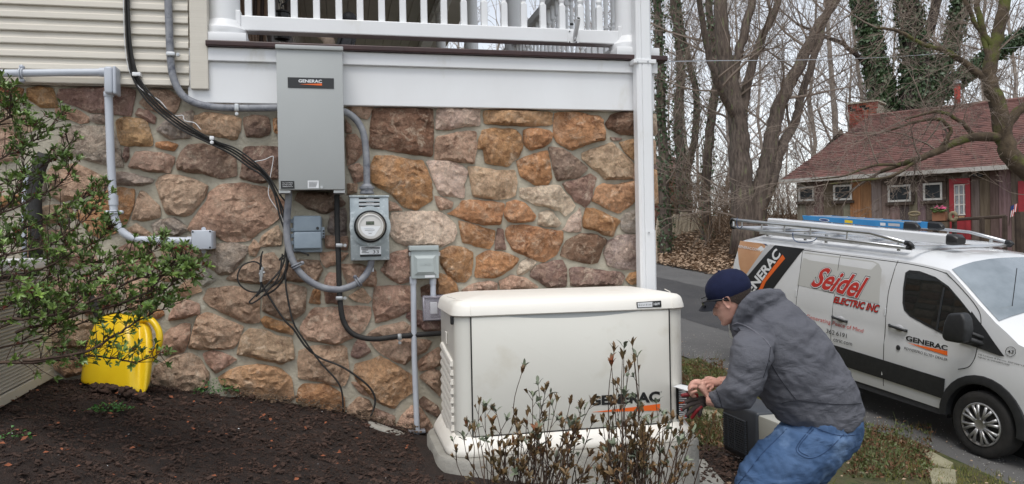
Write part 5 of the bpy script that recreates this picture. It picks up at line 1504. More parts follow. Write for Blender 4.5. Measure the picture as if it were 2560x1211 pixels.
s.loft([sec(q0[0][0], q0[0][1], q0[1][1] , .55, .72), sec(q1[0][0], q1[0][1], q1[1][1], .55, .72)]); s.build('tube', M['vwhite'], ct, angle=40)
s = MB(); a_ = q1[0][0]
s.loft([sec(a_ + .01, q1[0][1] + .004, q1[1][1] - .004, .545, .725), sec(a_ - .07, q1[0][1] + .002, q1[1][1] - .002, .545, .725), sec(a_ - .12, q1[0][1] - .03, q1[1][1] + .01, .565, .705)]); s.build('end_cap', M['black'], ct, angle=50)
lad = thing('ladder', 'blue fibreglass step ladder lying on the van roof rack', 'ladder', V3(2.2, 1.2, 2.3))
def railbox(name, p_tl, p_tr, p_br, p_bl, t, th, mt):
    P = [VA(*p, t0=t) for p in (p_tl, p_tr, p_br, p_bl)]
    s = MB(); s.prism([V3(a, t, z) for a, z in P], VT * th, .004, 1); return s.build(name, M[mt], lad), P
r1, P1 = railbox('side_rail', (2005, 539), (2262, 556.5), (2262, 573), (2008, 550), 1.0, .04, 'ladder')
o2 = .42
s = MB(); s.prism([V3(a + .0, 1.0 + o2, z + .0) for a, z in P1], VT * .04, .004, 1); s.build('side_rail', M['ladder'], lad)
for i in range(6):
    f = .06 + .17 * i
    a = P1[0][0] + (P1[1][0] - P1[0][0]) * f; z = P1[0][1] + (P1[1][1] - P1[0][1]) * f
    s = MB(); s.loft([[V3(a + dx, t, z + dz2) for dx, dz2 in ((-.05, -.012), (.05, -.03), (.05, -.006), (-.05, .008))] for t in (1.03, 1.43)]); s.build('step', M['alu'], lad)
for t in (.99, 1.41):
    s = MB(); a, zt_, zb_ = P1[1][0], P1[1][1], P1[2][1]
    s.loft([sec(a + .01, zt_ + .01, zb_ - .01, t, t + .06), sec(a - .16, zt_ + .008, zb_ - .012, t, t + .06), sec(a - .21, zt_ - .03, zb_ + .0, t, t + .06)]); s.build('foot', M['black'], lad, angle=40)
def ladq(pts, mt, name, off=.003):
    s = MB(); s.add([V3(a, 1.0 - off, z) for a, z in [VA(*p, t0=1.0) for p in pts]], [tuple(range(len(pts)))]); return s.build(name, M[mt], lad)
M['yellow_s'] = mat('yellow sticker', srgb(228, 196, 40), rough=.5)
ladq([(2112, 550), (2132, 552), (2132, 559), (2112, 557)], 'yellow_s', 'sticker')
ladq([(2201, 557), (2214, 558), (2214, 565), (2201, 564)], 'paper', 'sticker')
ladq([(2221, 558), (2250, 560), (2250, 567), (2221, 565)], 'silver', 'sticker')
M['oval'] = mat('dark blue print', srgb(24, 52, 110), rough=.5)
ladq([(2061 + 13 * math.cos(t), 550.5 + 3.6 * math.sin(t) + 1.0 * math.cos(t)) for t in [2 * math.pi * i / 16 for i in range(16)]], 'paper', 'oval_logo')
ladq([(2061 + 10.5 * math.cos(t), 550.5 + 2.5 * math.sin(t) + .8 * math.cos(t)) for t in [2 * math.pi * i / 16 for i in range(16)]], 'oval', 'oval_logo', .004)
# ------------------------------------------------------------------ the electrician
HD = 3.72                                      # his distance along the view axis
M['skin'] = mat('skin', srgb(204, 158, 140), srgb(190, 138, 122), scale=14, rough=.5, c3=srgb(188, 112, 100), s3=10, t3=.62, bump=.05, bscale=150)
M['hoodie'] = mat('grey fleece', srgb(99, 100, 106), srgb(93, 94, 101), scale=5, rough=.95, bump=.35, bscale=160, spec=.15, fold=(4.5, (1, 1, 2.0), (0, .9, 0), .03))
M['denim'] = mat('blue denim', srgb(82, 106, 140), srgb(60, 84, 118), scale=5, rough=.9, bump=.3, bscale=220, spec=.15, c3=srgb(112, 136, 168), s3=3, t3=.60, fold=(5, (1, 1, 2.0), (0, -.6, 0), .03))
M['denim_dk'] = mat('dark denim stitching', srgb(36, 58, 92), rough=.9)
M['navy'] = mat('navy cap cloth', srgb(30, 36, 64), srgb(23, 28, 52), scale=20, rough=.85, bump=.15, bscale=250, spec=.2)
M['brim'] = mat('dark cap brim', srgb(38, 40, 48), srgb(30, 32, 40), scale=20, rough=.85)
M['hair'] = mat('dark brown hair', srgb(58, 44, 36), srgb(40, 30, 25), scale=60, rough=.7, bump=.5, bscale=160)
M['shirt'] = mat('navy shirt tail', srgb(36, 52, 78), rough=.95)
man = thing('person', 'man in navy cap, grey hoodie and blue jeans bending over the generator side', 'person', Dp(2010, 1400, HD))
def m3d(px, py, dd=0): return Dp(px, py, HD + dd)
def rab(A, B, dd, rd, n=22, k=1):
    if k != 1: B = (A[0] + (B[0] - A[0]) * k, A[1] + (B[1] - A[1]) * k)
    a, b = m3d(A[0], A[1], dd), m3d(B[0], B[1], dd)
    c = (a + b) / 2; h = (a - b) / 2
    return [c + h * math.cos(2*math.pi*k/n) + FW * rd * math.sin(2*math.pi*k/n) for k in range(n)]
def remesh(mb, voxel, it=4, fold=None):
    bm = bmesh.new()
    vs = [bm.verts.new(v) for v in mb.v]
    for f in mb.f:
        try: bm.faces.new([vs[i] for i in f])
        except ValueError: pass
    bmesh.ops.recalc_face_normals(bm, faces=bm.faces[:])
    me = bpy.data.meshes.new('tmp'); bm.to_mesh(me); bm.free()
    o = bpy.data.objects.new('tmp', me); COL.objects.link(o)
    m = o.modifiers.new('r', 'REMESH'); m.mode = 'VOXEL'; m.voxel_size = voxel; m.use_smooth_shade = True
    m = o.modifiers.new('s', 'SMOOTH'); m.factor = .5; m.iterations = it
    bpy.context.view_layer.update()
    out = bpy.data.meshes.new_from_object(o.evaluated_get(bpy.context.evaluated_depsgraph_get()))
    bpy.data.objects.remove(o)
    if fold:
        no = [v.normal.copy() for v in out.vertices]
        for v, q in zip(out.vertices, no): v.co += q * fold(v.co)
        out.update()
    return out
# ---- body: head, neck, trunk, arms, hands, legs as one continuous skin
hp = HD / FOC
hf = (RT * -.9 - UP * .43).normalized(); hu = (RT * -.43 + UP * .9).normalized(); hl = -FW
ya = math.radians(9)
hf, hl = hf * math.cos(ya) + FW * math.sin(ya), (hl * math.cos(ya) + hf * math.sin(ya))
HO = m3d(1822, 752, -.02)
def hd(x, y, z): return HO + (hf * x + hu * y + hl * z) * hp     # head frame in photo pixels: forward, up, towards camera
HR = [(-53, 35, 22, 7), (-51, 38, 14, 13), (-47, 39.5, 6, 19), (-42, 39, 0, 24), (-38, 38, -4, 28), (-34, 39, -9, 30.5), (-30, 39, -14, 32), (-26, 40, -18, 33.5), (-22, 40.5, -24, 35), (-17, 40, -32, 36.5),
      (-12, 39.5, -40, 38), (-6, 39, -48, 39), (0, 38.5, -54, 39.5), (5, 38.5, -58, 40), (10, 39.5, -60, 40.5), (15, 40.5, -61, 41), (20, 40.5, -61, 41), (27, 38.5, -61, 41), (35, 34, -59, 40), (44, 27, -53, 36), (52, 17, -44, 28), (58, 4, -32, 17), (60.5, -8, -20, 6)]
def nose_amp(y): return max(0, np.interp(y, [-24, -21, -17, -13, -5, 4, 12], [0, 4, 10, 9.5, 6, 2, 0]))
nhd = 48
rings = []
for y, F_, B_, w_ in HR:
    r_ = []
    for k in range(nhd):
        a = 2 * math.pi * k / nhd
        aa = a if a <= math.pi else a - 2 * math.pi
        c, s_ = math.cos(a), math.sin(a)
        x = (F_ + B_) / 2 + (F_ - B_) / 2 * (abs(c) ** .9) * (1 if c > 0 else -1)
        z = w_ * (abs(s_) ** .85) * (1 if s_ > 0 else -1) * (1 - .10 * max(0, c) ** 2)
        e = nose_amp(y) * math.exp(-(aa / .15) ** 2)
        e -= 4.5 * math.exp(-((abs(aa) - .46) / .2) ** 2 - ((y - 4) / 5) ** 2)
        e += 2.0 * math.exp(-((abs(aa) - .4) / .3) ** 2 - ((y - 14) / 4) ** 2)
        e += 2.4 * math.exp(-(aa / .3) ** 2) * (math.exp(-((y + 30.5) / 1.9) ** 2) + .9 * math.exp(-((y + 36.5) / 2) ** 2)) - 1.5 * math.exp(-(aa / .35) ** 2 - ((y + 33.5) / 1.2) ** 2)
        e += 2.5 * math.exp(-(aa / .4) ** 2 - ((y + 47) / 4) ** 2)
        e += 1.5 * math.exp(-((abs(aa) - .85) / .3) ** 2 - ((y + 6) / 6) ** 2)
        r_.append(hd(x + e * c, y, z + e * s_))
    rings.append(r_)
B = MB(); B.loft(rings)
B.loft([rab((1833, 788), (1868, 748), .0, .062), rab((1846, 812), (1892, 762), .0, .066), rab((1868, 850), (1935, 790), .0, .085)])
B.loft([rab((1862, 850), (1965, 790), 0, .11), rab((1895, 900), (2020, 830), 0, .13), rab((1930, 960), (2070, 890), .0, .13), rab((1970, 1015), (2110, 970), .0, .13), rab((1990, 1050), (2115, 1050), .0, .12), rab((1985, 1080), (2110, 1090), .0, .12)])
def limb(pts):                                 # (px, py, dd, radius m)
    B.tube([m3d(p[0], p[1], p[2]) for p in pts], [p[3] for p in pts], 14)
limb([(1895, 850, -.09, .045), (1878, 900, -.19, .04), (1862, 972, -.2, .04), (1820, 992, -.16, .042), (1785, 1000, -.11, .034), (1768, 998, -.095, .029)])
limb([(1900, 820, .16, .06), (1870, 890, .2, .055), (1872, 955, .2, .05), (1840, 960, .12, .042), (1812, 959, .05, .034), (1798, 957, .03, .029)])
gA = None
knN, knF = m3d(1888, 1232, -.13), m3d(1985, 1225, .2)
def foot(k, dx, dy):
    p = k + Vector((dx, dy, 0)); p.z = ground_z(p.x, p.y) + .09; return p
anN, anF = foot(knN, .20, .05), foot(knF, .22, .05)
for hip, kn, an in ((m3d(2050, 1098, -.07), knN, anN), (m3d(2085, 1095, .12), knF, anF)):
    B.tube([hip, hip.lerp(kn, .5), kn, kn.lerp(an, .4), an, an - Vector((0, 0, .03))], [.06, .06, .05, .05, .036, .036], 14)
    fd = (-RT * .95 + FW * .2); fd.z = 0; fd.normalize()
    B.tube([an - Vector((0, 0, .05)) - fd * .05, an - Vector((0, 0, .05)) + fd * .07, an - Vector((0, 0, .065)) + fd * .16], [.04, .042, .028], 12)
def finger(pts, r): B.tube(cr([m3d(*p) for p in pts], 3), [r * (.98 - .25 * i / (3 * (len(pts) - 1))) for i in range(3 * (len(pts) - 1) + 1)], 8)
# near hand closed on the flap
B.loft([rab((1760, 990), (1777, 1006), -.097, .022, 14), rab((1748, 976), (1774, 992), -.10, .024, 14), rab((1737, 966), (1768, 972), -.105, .022, 14), rab((1734, 961), (1762, 956), -.105, .017, 14)])
finger([(1758, 956, -.10), (1742, 952, -.105), (1729, 957, -.10), (1727, 967, -.085), (1735, 971, -.075)], .0092)
finger([(1750, 960, -.115), (1733, 958, -.125), (1724, 966, -.12), (1724, 975, -.10), (1733, 978, -.085)], .0095)
finger([(1742, 968, -.125), (1730, 968, -.135), (1723, 976, -.13), (1726, 984, -.11), (1735, 985, -.09)], .0088)
finger([(1742, 978, -.125), (1733, 980, -.13), (1728, 987, -.122), (1733, 992, -.105), (1740, 991, -.09)], .0078)
finger([(1765, 982, -.085), (1756, 972, -.065), (1745, 968, -.055), (1734, 966, -.055)], .0105)
# far hand bracing beside it
B.loft([rab((1800, 949), (1798, 967), .03, .022, 14), rab((1788, 947), (1786, 969), .025, .024, 14), rab((1776, 948), (1774, 968), .02, .021, 14)])
finger([(1776, 951, .015), (1763, 950, .005), (1753, 955, -.005), (1752, 963, .0)], .009)
finger([(1776, 957, .005), (1764, 958, -.005), (1756, 965, -.01), (1760, 972, .0)], .009)
finger([(1778, 963, .0), (1768, 967, -.008), (1765, 975, -.008), (1771, 979, .0)], .0085)
finger([(1784, 967, .0), (1776, 973, -.006), (1776, 980, -.004), (1783, 981, .004)], .0078)
finger([(1790, 950, .04), (1775, 945, .045), (1762, 946, .04)], .0098)
me = remesh(B, .0034, 2); me.name = 'body'; me.materials.clear(); me.materials.append(M['skin'])
body_o = link('body', me, man)
# ear, eye, brow, lips
s = MB()
ring_e = [(11, -13), (5, -9), (1, 0), (-2, 10), (-1, 17), (4, 21), (11, 21), (16, 16), (17, 7), (15, -5)]
s.loft([[hd(4 + (x - 4) * k, 4 + (y - 4) * k, 38 + z + (4 - x) * .28) for x, y in ring_e] for k, z in ((.8, -2), (.98, 2), (1, 5), (.9, 6.5), (.72, 4), (.35, 1.5))])
s.build('ear', M['skin'], man, smooth=True)
M['lip'] = mat('lips', srgb(178, 104, 94), rough=.5)
M['eye'] = mat('eye dark', (.01, .008, .006), rough=.2)
for sg in (1, -1):
    s = MB(); s.tube([hd(39.0 - abs(i) * .9, 2.5 - .25 * i * i * .3, sg * (17 + i * 3)) for i in (-2, -1, 0, 1, 2)], [.0006, .0012, .0014, .0012, .0006], 6); s.build('eyelashes', M['eye'], man)
    s = MB(); s.sphere(hd(33.5, 3.4, sg * 17), .0098, 8); s.build('eyelid', M['skin'], man, smooth=True)
    s = MB(); s.tube([hd(42 - abs(i + 1) * 1.2, 13.5 + .4 * (2 - abs(i)), sg * (17 + i * 4)) for i in (-2, -1, 0, 1, 2)], [.001, .0026, .003, .0024, .001], 6); s.build('eyebrow', M['hair'], man, smooth=True)
s = MB(); s.tube([hd(40.2 - .012 * i * i * 10, -33.5 - .1 * abs(i), i * 3.2) for i in range(-4, 5)], .0011, 6); s.build('mouth_line', M['lip'], man)
s = MB(); s.sphere(hd(44.5, -20.5, 3.4), .0022, 6); s.build('nostril', M['eye'], man)
# hair: a close shell over the back and side of the head below the cap
def hring(y, F_, B_, w_, a0, a1, n=18, e=1.6):
    out = []
    for k in range(n + 1):
        a = math.radians(a0 + (a1 - a0) * k / n)
        c, s_ = math.cos(a), math.sin(a)
        x = (F_ + B_) / 2 + (F_ - B_) / 2 * (abs(c) ** .9) * (1 if c > 0 else -1)
        z = w_ * (abs(s_) ** .85) * (1 if s_ > 0 else -1) * (1 - .1 * max(0, c) ** 2)
        out.append(hd(x + e * c, y, z + e * s_))
    return out
s = MB()
s.loft([hring(-19, 38, -34, 37, 118, 242, e=.3), hring(-14, 38, -42, 38.5, 106, 254), hring(-4, 38, -53, 40.5, 92, 268), hring(6, 39, -60, 41.5, 78, 282), hring(14, 40, -62, 42, 52, 308), hring(22, 40.5, -62.5, 42.3, 45, 315), hring(32, 40, -62, 42, 40, 320)], closed=False, caps=False)
s.build('hair', M['hair'], man, smooth=True)
# cap: crown panels, band, brim, button
CR = [(16, 41, -61, 41.5), (22, 43.5, -65, 44.5), (32, 45, -66.5, 46), (44, 42, -65, 45), (55, 36, -59, 41), (64, 26, -49, 34), (71, 12, -35, 24), (75, -2, -20, 12), (76, -8, -12, 3)]
s = MB()
s.loft([[p + hu * (.55 * hp * -q) for p, q in zip(hring(y, F_, B_, w_, 0, 360, 40, 1.2)[:-1], [12 * (1 - math.cos(2 * math.pi * k / 40)) * .5 * max(0, (60 - y) / 45) for k in range(40)])] for y, F_, B_, w_ in CR], caps=False)
cap_o = s.build('cap', M['navy'], man, smooth=True)
s = MB(); s.sphere(hd(-9, 76.5, 0), .007, 6); s.build('cap_button', M['navy'], cap_o, smooth=True)
s = MB()
rows_b = []
for u in range(7):
    r_ = []
    for k in range(13):
        a = (k - 6) / 6
        x = 36 + 11 * (1 - a * a) - 6 * abs(a) ** 3 + u / 6 * (30 * (1 - .35 * a * a))
        y = 20 - u / 6 * 16 + 4.5 * (1 - a * a) - 3 * a * a
        r_.append(hd(x, y, a * 37))
    rows_b.append(r_)
s.loft(rows_b, caps=False, closed=False)
n0 = len(s.v)
low = [[p - hu * .003 for p in r_] for r_ in rows_b]
s.loft([r_[::-1] for r_ in low], caps=False, closed=False)
rim = [rows_b[-1]] + [low[-1]]
s.loft(rim, caps=False, closed=False); s.loft([[r_[0] for r_ in rows_b], [r_[0] for r_ in low]], caps=False, closed=False); s.loft([[r_[-1] for r_ in low], [r_[-1] for r_ in rows_b]], caps=False, closed=False)
s.build('brim', M['brim'], cap_o, smooth=True)
# sunglasses pushed up on the brim
sg_ = thing('sunglasses', 'black sunglasses resting on the brim of the navy cap', 'sunglasses', hd(58, 24, 0))
M['shade'] = mat('black lens', (.004, .004, .005), rough=.08)
for sg in (1, -1):
    s = MB(); s.loft([[hd(61 + e - abs(zz) * .08, 22 + yy, sg * 4 + zz) for zz, yy in [(sg * (12 + 14 * math.cos(t)), 8 * math.sin(t) - 3) for t in [2 * math.pi * i / 12 for i in range(12)]]] for e in (-1.6, 1.6)]); s.build('lens', M['shade'], sg_, angle=40)
    s = MB(); s.tube([hd(58, 27, sg * 30), hd(40, 25, sg * 43), hd(15, 17, sg * 47), hd(4, 10, sg * 45)], .0026, 8); s.build('temple', M['black'], sg_, smooth=True)
s = MB(); s.tube([hd(61, 27, z) for z in (-30, -18, -5, 5, 18, 30)], .003, 8); s.build('frame', M['black'], sg_, smooth=True)
# hoodie
H = MB()
H.loft([rab((1838, 800), (1925, 735), .0, 0.093, k=.955), rab((1832, 835), (1985, 746), .0, 0.153, k=.955), rab((1846, 890), (2040, 795), .0, 0.191, k=.955), rab((1872, 945), (2092, 858), .0, 0.200, k=.955), rab((1898, 992), (2130, 920), .0, 0.195, k=.955), rab((1922, 1025), (2152, 972), .0, 0.191, k=.955), rab((1940, 1048), (2164, 1020), .0, 0.186, k=.955), rab((1952, 1054), (2163, 1045), .0, 0.181, k=.955), rab((1958, 1057), (2160, 1066), .0, 0.177, k=.955)])
H.loft([rab((1846, 822), (1940, 850), -.13, .075), rab((1829, 846), (1931, 880), -.19, .082), rab((1823, 893), (1922, 925), -.21, .080), rab((1818, 938), (1908, 980), -.215, .076), rab((1806, 960), (1872, 1022), -.20, .068), rab((1791, 972), (1832, 1030), -.165, .058), rab((1778, 980), (1806, 1025), -.13, .05), rab((1766, 984), (1786, 1020), -.105, .042)])
H.loft([rab((1850, 810), (1930, 790), .15, .07), rab((1836, 860), (1920, 880), .21, .075), rab((1840, 930), (1900, 960), .20, .065), rab((1828, 944), (1856, 985), .14, .055), rab((1812, 944), (1820, 974), .07, .04)])
for sg in (-1, 1):                             # bunched hood round the neck
    pth = cr([m3d(1838, 826, sg * .045), m3d(1846, 795, sg * .075), m3d(1868, 762, sg * .092), m3d(1900, 741, sg * .088), m3d(1935, 735, sg * .06), m3d(1952, 741, 0)], 4)
    H.tube(pth, [.024 + .012 * math.sin(math.pi * i / (len(pth) - 1)) for i in range(len(pth))], 10)
    pth = cr([m3d(1868, 790, sg * .10), m3d(1900, 762, sg * .10), m3d(1935, 750, sg * .075), m3d(1955, 752, 0)], 4)
    H.tube(pth, .026, 10)
fa = (RT * .45 - UP * .9).normalized(); fb = (RT * .9 + UP * .45).normalized()
def hfold(p):
    q = Vector((p.dot(fa) * 9, p.dot(fb) * 3.2, p.dot(FW) * 4))
    f = noise.ridged_multi_fractal(q, 1.0, 2.0, 3, 1.0, 2.0) - 1.1
    q2 = Vector((p.dot(RT) * 5 + p.dot(UP) * 9, p.dot(UP) * 3 - p.dot(RT) * 5, p.dot(FW) * 5))
    return .006 * f + .010 * noise.fractal(q2, 1, 2, 3) - .009 * abs(noise.fractal(q2 * 2.3, 1, 2, 2))
me = remesh(H, .010, 5, hfold); me.name = 'hoodie'; me.materials.clear(); me.materials.append(M['hoodie'])
hood = link('hoodie', me, man)
# jeans
J = MB()
J.loft([rab((1962, 1040), (2150, 1042), .0, .175), rab((1952, 1062), (2152, 1078), .0, .18), rab((1935, 1085), (2146, 1112), .0, .185), rab((1960, 1110), (2120, 1140), .0, .17)])
def leg(rgs, kn, an, dd):
    J.loft(rgs + [[an + Vector((math.cos(t), math.sin(t), 0)) * .062 + Vector((0, 0, .02)) for t in [2 * math.pi * k / 22 for k in range(22)]]])
J.loft([rab((1948, 1062), (2140, 1098), -.08, .12), rab((1912, 1094), (2112, 1150), -.10, .115), rab((1874, 1130), (2058, 1204), -.12, .105), rab((1846, 1168), (1996, 1256), -.13, .098), rab((1836, 1205), (1942, 1290), -.13, .09), rab((1838, 1250), (1928, 1310), -.13, .085)])
J.tube([m3d(1886, 1245, -.13), m3d(1886, 1245, -.13).lerp(anN, .45), anN + Vector((0, 0, .0))], [.088, .082, .072], 18)
J.loft([rab((2000, 1095), (2146, 1100), .10, .12), rab((1985, 1140), (2118, 1140), .14, .11), rab((1962, 1185), (2074, 1195), .17, .10), rab((1940, 1225), (2038, 1240), .2, .09), rab((1942, 1260), (2028, 1270), .2, .085)])
J.tube([knF, knF.lerp(anF, .45), anF], [.086, .08, .07], 18)
def jfold(p):
    q = Vector((p.dot(RT) * 10 + p.dot(UP) * 7, p.dot(UP) * 4 - p.dot(RT) * 4, p.dot(FW) * 5))
    return .011 * noise.fractal(q, 1, 2, 3) - .010 * abs(noise.fractal(q * 2.1, 1, 2, 2))
me = remesh(J, .010, 4, jfold); me.name = 'jeans'; me.materials.clear(); me.materials.append(M['denim'])
jeans = link('jeans', me, man)
for an in (anN, anF):
    s = MB()
    fd = (-RT * .95 + FW * .2); fd.z = 0; fd.normalize(); sd_ = Vector((fd.y, -fd.x, 0))
    z0 = ground_z(an.x, an.y)
    secs = [(-.09, .040, .11), (-.05, .046, .13), (.02, .046, .11), (.09, .05, .07), (.16, .048, .055), (.20, .03, .04)]
    s.loft([[Vector((an.x, an.y, z0)) + fd * d + sd_ * w_ * math.cos(t) + Vector((0, 0, max(0, h * (.5 + .5 * math.sin(t))))) for t in [2 * math.pi * k / 14 for k in range(14)]] for d, w_, h in secs]); s.build('boot', M['brim'], man, smooth=True)
def on_surf(o):
    bm_ = bmesh.new(); bm_.from_mesh(o.data); t = BVHTree.FromBMesh(bm_); bm_.free()
    def f(px, py):
        r = ray(px, py).normalized(); h = t.ray_cast(EYE, r)
        return h[0] - r * .0015 if h[0] else None
    return f
def stitch(o, pts, r, mt, name, n=5):
    f = on_surf(o); P = [f(*p) for p in cr(pts, n)]; P = [p for p in P if p]
    if len(P) > 2:
        s = MB(); s.tube(P, r, 5); return s.build(name, M[mt], o)
M['seam'] = mat('hoodie seam', srgb(112, 112, 120), rough=.95)
stitch(hood, [(1831, 812), (1845, 808), (1870, 818), (1895, 835), (1915, 852), (1926, 868)], .0026, 'seam', 'sleeve_seam')
stitch(hood, [(1926, 868), (1924, 890), (1918, 915), (1908, 945)], .0016, 'brim', 'sleeve_seam')
stitch(hood, [(1955, 1008), (1993, 1002), (2050, 1008), (2110, 1012), (2160, 1008)], .0022, 'brim', 'hem_seam')
stitch(hood, [(1790, 974), (1798, 995), (1806, 1022)], .0018, 'brim', 'cuff_seam')
stitch(hood, [(1922, 900), (1945, 940), (1965, 968), (1990, 1000)], .0015, 'brim', 'side_seam')
for pts in ([(2030, 1068), (1990, 1122), (2020, 1146), (2062, 1132), (2110, 1086)], [(2034, 1073), (1996, 1121), (2021, 1141)], [(1985, 1054), (1950, 1090), (1905, 1135), (1870, 1180), (1845, 1211)], [(2020, 1062), (2070, 1082), (2108, 1090), (2150, 1086)]):
    stitch(jeans, pts, .0016, 'denim_dk', 'stitching')
s = MB(); s.prism([m3d(2108, 1062, -.12), m3d(2154, 1060, -.1), m3d(2152, 1090, -.11), m3d(2146, 1104, -.11), m3d(2132, 1088, -.12)], FW * .02, .004); s.build('shirt_tail', M['shirt'], man)
# what he handles
fl = MB(); p = [W(1683, 966, GY0 - .012), W(1700, 961, GY0 + .01), m3d(1737, 968, -.09), m3d(1722, 978, -.10)]
fl.prism(p, Vector((0, 0, -.003)), .0008)
tag(fl.build('paper_flap', M['paper']), 'white flap held in the man\'s hand at the generator corner', 'flap')
M['glove'] = mat('grey glove knit', srgb(84, 74, 70), srgb(58, 50, 48), scale=20, rough=.95, bump=.3)
M['glovered'] = mat('red glove rubber', srgb(150, 34, 40), srgb(104, 26, 30), scale=14, rough=.6)
gv = thing('work_gloves', 'grey work gloves with red fingertips hanging below the man\'s hand', 'gloves', m3d(1730, 1020, -.08))
for a, b_, m_ in (((1745, 990), (1706, 989), 'glovered'), ((1748, 996), (1712, 1006), 'glove'), ((1750, 1004), (1705, 1024), 'glove'), ((1752, 1010), (1716, 1040), 'glove'), ((1754, 1014), (1730, 1044), 'glovered'), ((1756, 1006), (1748, 1040), 'glove')):
    p0, p1 = m3d(*a, -.07), m3d(*b_, -.06)
    s = MB(); s.tube([p0, p0.lerp(p1, .5) + Vector((0, 0, .006)), p1, p1 + (p1 - p0).normalized() * .006], [.011, .0105, .009, .003], 10); s.build('glove_finger', M[m_], gv, smooth=True)
    s = MB(); s.sphere(p1, .0085, 6); s.build('glove_tip', M['glovered'], gv, smooth=True)
s = MB(); s.sphere(m3d(1756, 1004, -.06), .035, 8, (1, .5, .8)); s.build('glove_palm', M['glove'], gv, smooth=True)
# condenser behind him, white roll at his back
cu = thing('condenser', 'dark grey louvred condenser box with pale end panel behind the man', 'condenser', gp(1880, 1150))
c0, c1 = Dp(1808, 1020, 5.0), Dp(1868, 1152, 4.75)
def cpt(u, v, d): 
    A, B_, C_, D_ = Dp(1806, 1018, 5.05), Dp(1905, 1024, 4.78), Dp(1903, 1152, 4.78), Dp(1806, 1105, 5.05)
    return None
fl_, fr_ = Dp(1806, 1062, 5.15), Dp(1868, 1080, 4.85)
fdir = fr_ - fl_; fdir.z = 0; wlen = fdir.length; fdir.normalize(); bdir = Vector((-fdir.y, fdir.x, 0))
if bdir.dot(FW) < 0: bdir = -bdir
zt1, zb1 = Dp(1868, 1025, 4.85).z, Dp(1868, 1158, 4.85).z
Mx = Matrix.Translation(Vector((fl_.x, fl_.y, zb1))) @ Matrix((fdir, bdir, Vector((0, 0, 1)))).transposed().to_4x4()
hgt = zt1 - zb1
M['cond'] = mat('dark grey condenser', srgb(62, 66, 72), srgb(52, 56, 62), scale=6, rough=.5)
M['condl'] = mat('pale condenser panel', srgb(168, 168, 160), rough=.6)
s = MB(); s.rbox((-.02, .012, 0), (wlen + .09, .26, hgt), .02, 3, Mx); s.build('case', M['cond'], cu, angle=40)
for i in range(15):
    z = .045 + (hgt - .13) * i / 14
    s = MB(); s.box((.015, -.006, z), (wlen - .02, .014, z + .009), Mx); s.build('slat', M['cond'], cu)
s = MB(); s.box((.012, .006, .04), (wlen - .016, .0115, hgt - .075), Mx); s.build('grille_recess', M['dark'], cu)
for x in (.08, .16):
    s = MB(); s.box((x, -.008, .04), (x + .008, .013, hgt - .075), Mx); s.build('grille_bar', M['cond'], cu)
s = MB(); s.rbox((wlen + .092, .02, .0), (wlen + .34, .25, hgt - .015), .01, 2, Mx); s.build('end_panel', M['condl'], cu, angle=40)
# ------------------------------------------------------------------ plank house across the drive
FWh = Vector((FW.x, FW.y, 0)).normalized(); Rh = Vector((FWh.y, -FWh.x, 0))
BD = (Rh * .76 - FWh * .65).normalized()       # along the wall, towards the right and nearer
BN = Vector((-BD.y, BD.x, 0))
if BN.dot(FWh) > 0: BN = -BN                   # faces the drive
BP = Dp(2400, 565, 22)
def bw(px, py, off=0): return PL(px, py, BP + BN * off, BN)
def bu(p): return (p - BP).dot(BD)
def bxyz(u, off, z): p = BP + BD * u + BN * off; return Vector((p.x, p.y, z))
M['plank'] = mat('weathered plank', (1, 1, 1), (.55, .5, .46), scale=3, rough=.9, bump=.5, bscale=10, obj=True, stretch=(6, 6, .5))
M['trimw'] = mat('worn white trim', srgb(206, 204, 198), srgb(176, 172, 164), scale=4, rough=.6)
M['barnred'] = mat('red barn paint', srgb(150, 40, 46), srgb(128, 32, 38), scale=3, rough=.6)
M['shingle'] = mat('red shingles', srgb(126, 90, 83), srgb(102, 73, 68), scale=1.6, rough=.9, bump=.5, bscale=14, c3=srgb(78, 56, 54), s3=3, t3=.52, stretch=(1, 1, 3))
M['wglass2'] = mat('dark curtained glass', srgb(62, 66, 68), srgb(40, 44, 46), scale=3, rough=.08)
M['oldwood'] = mat('dark old timber', srgb(78, 66, 56), srgb(56, 46, 40), scale=5, rough=.9, bump=.4)
bh = thing('plank_house', 'weathered plank house with red shingle roof and red door across the drive', 'house', bxyz(-2, -2, 0))
e0, e1 = bw(1992, 444), bw(2500, 408)
eZ = (e0.z + e1.z) / 2
u0, u1 = bu(e0), bu(bw(2650, 500))
pcol = [srgb(122, 109, 99), srgb(108, 95, 86), srgb(130, 118, 108), srgb(114, 97, 84), srgb(100, 89, 82), srgb(138, 128, 119)]
u = u0
pm = []
while u < u1:
    wd = U(.2, .34)
    px_ = None
    # the warmer, newer boards left of the middle window
    mid = bxyz(u + wd / 2, 0, eZ - .6)
    q = mid - EYE; pxx = 1280 + FOC * q.dot(RT) / q.dot(FW)
    c = srgb(160, 118, 82) if 2128 < pxx < 2190 and rnd() < .75 else random.choice(pcol)
    th = U(.02, .032)
    s = MB()
    a0, a1 = u + .004, u + wd - .004
    P = [bxyz(a0, 0, 0), bxyz(a1, 0, 0), bxyz(a1, th, 0), bxyz(a0, th, 0)]
    zlow = ground_z(mid.x, mid.y) - .3
    s.loft([[Vector((p.x, p.y, z)) for p in P] for z in (zlow, eZ + .02)])
    s.build('plank', M['plank'], bh, color=tuple(k * U(.85, 1.1) for k in c))
    u += wd
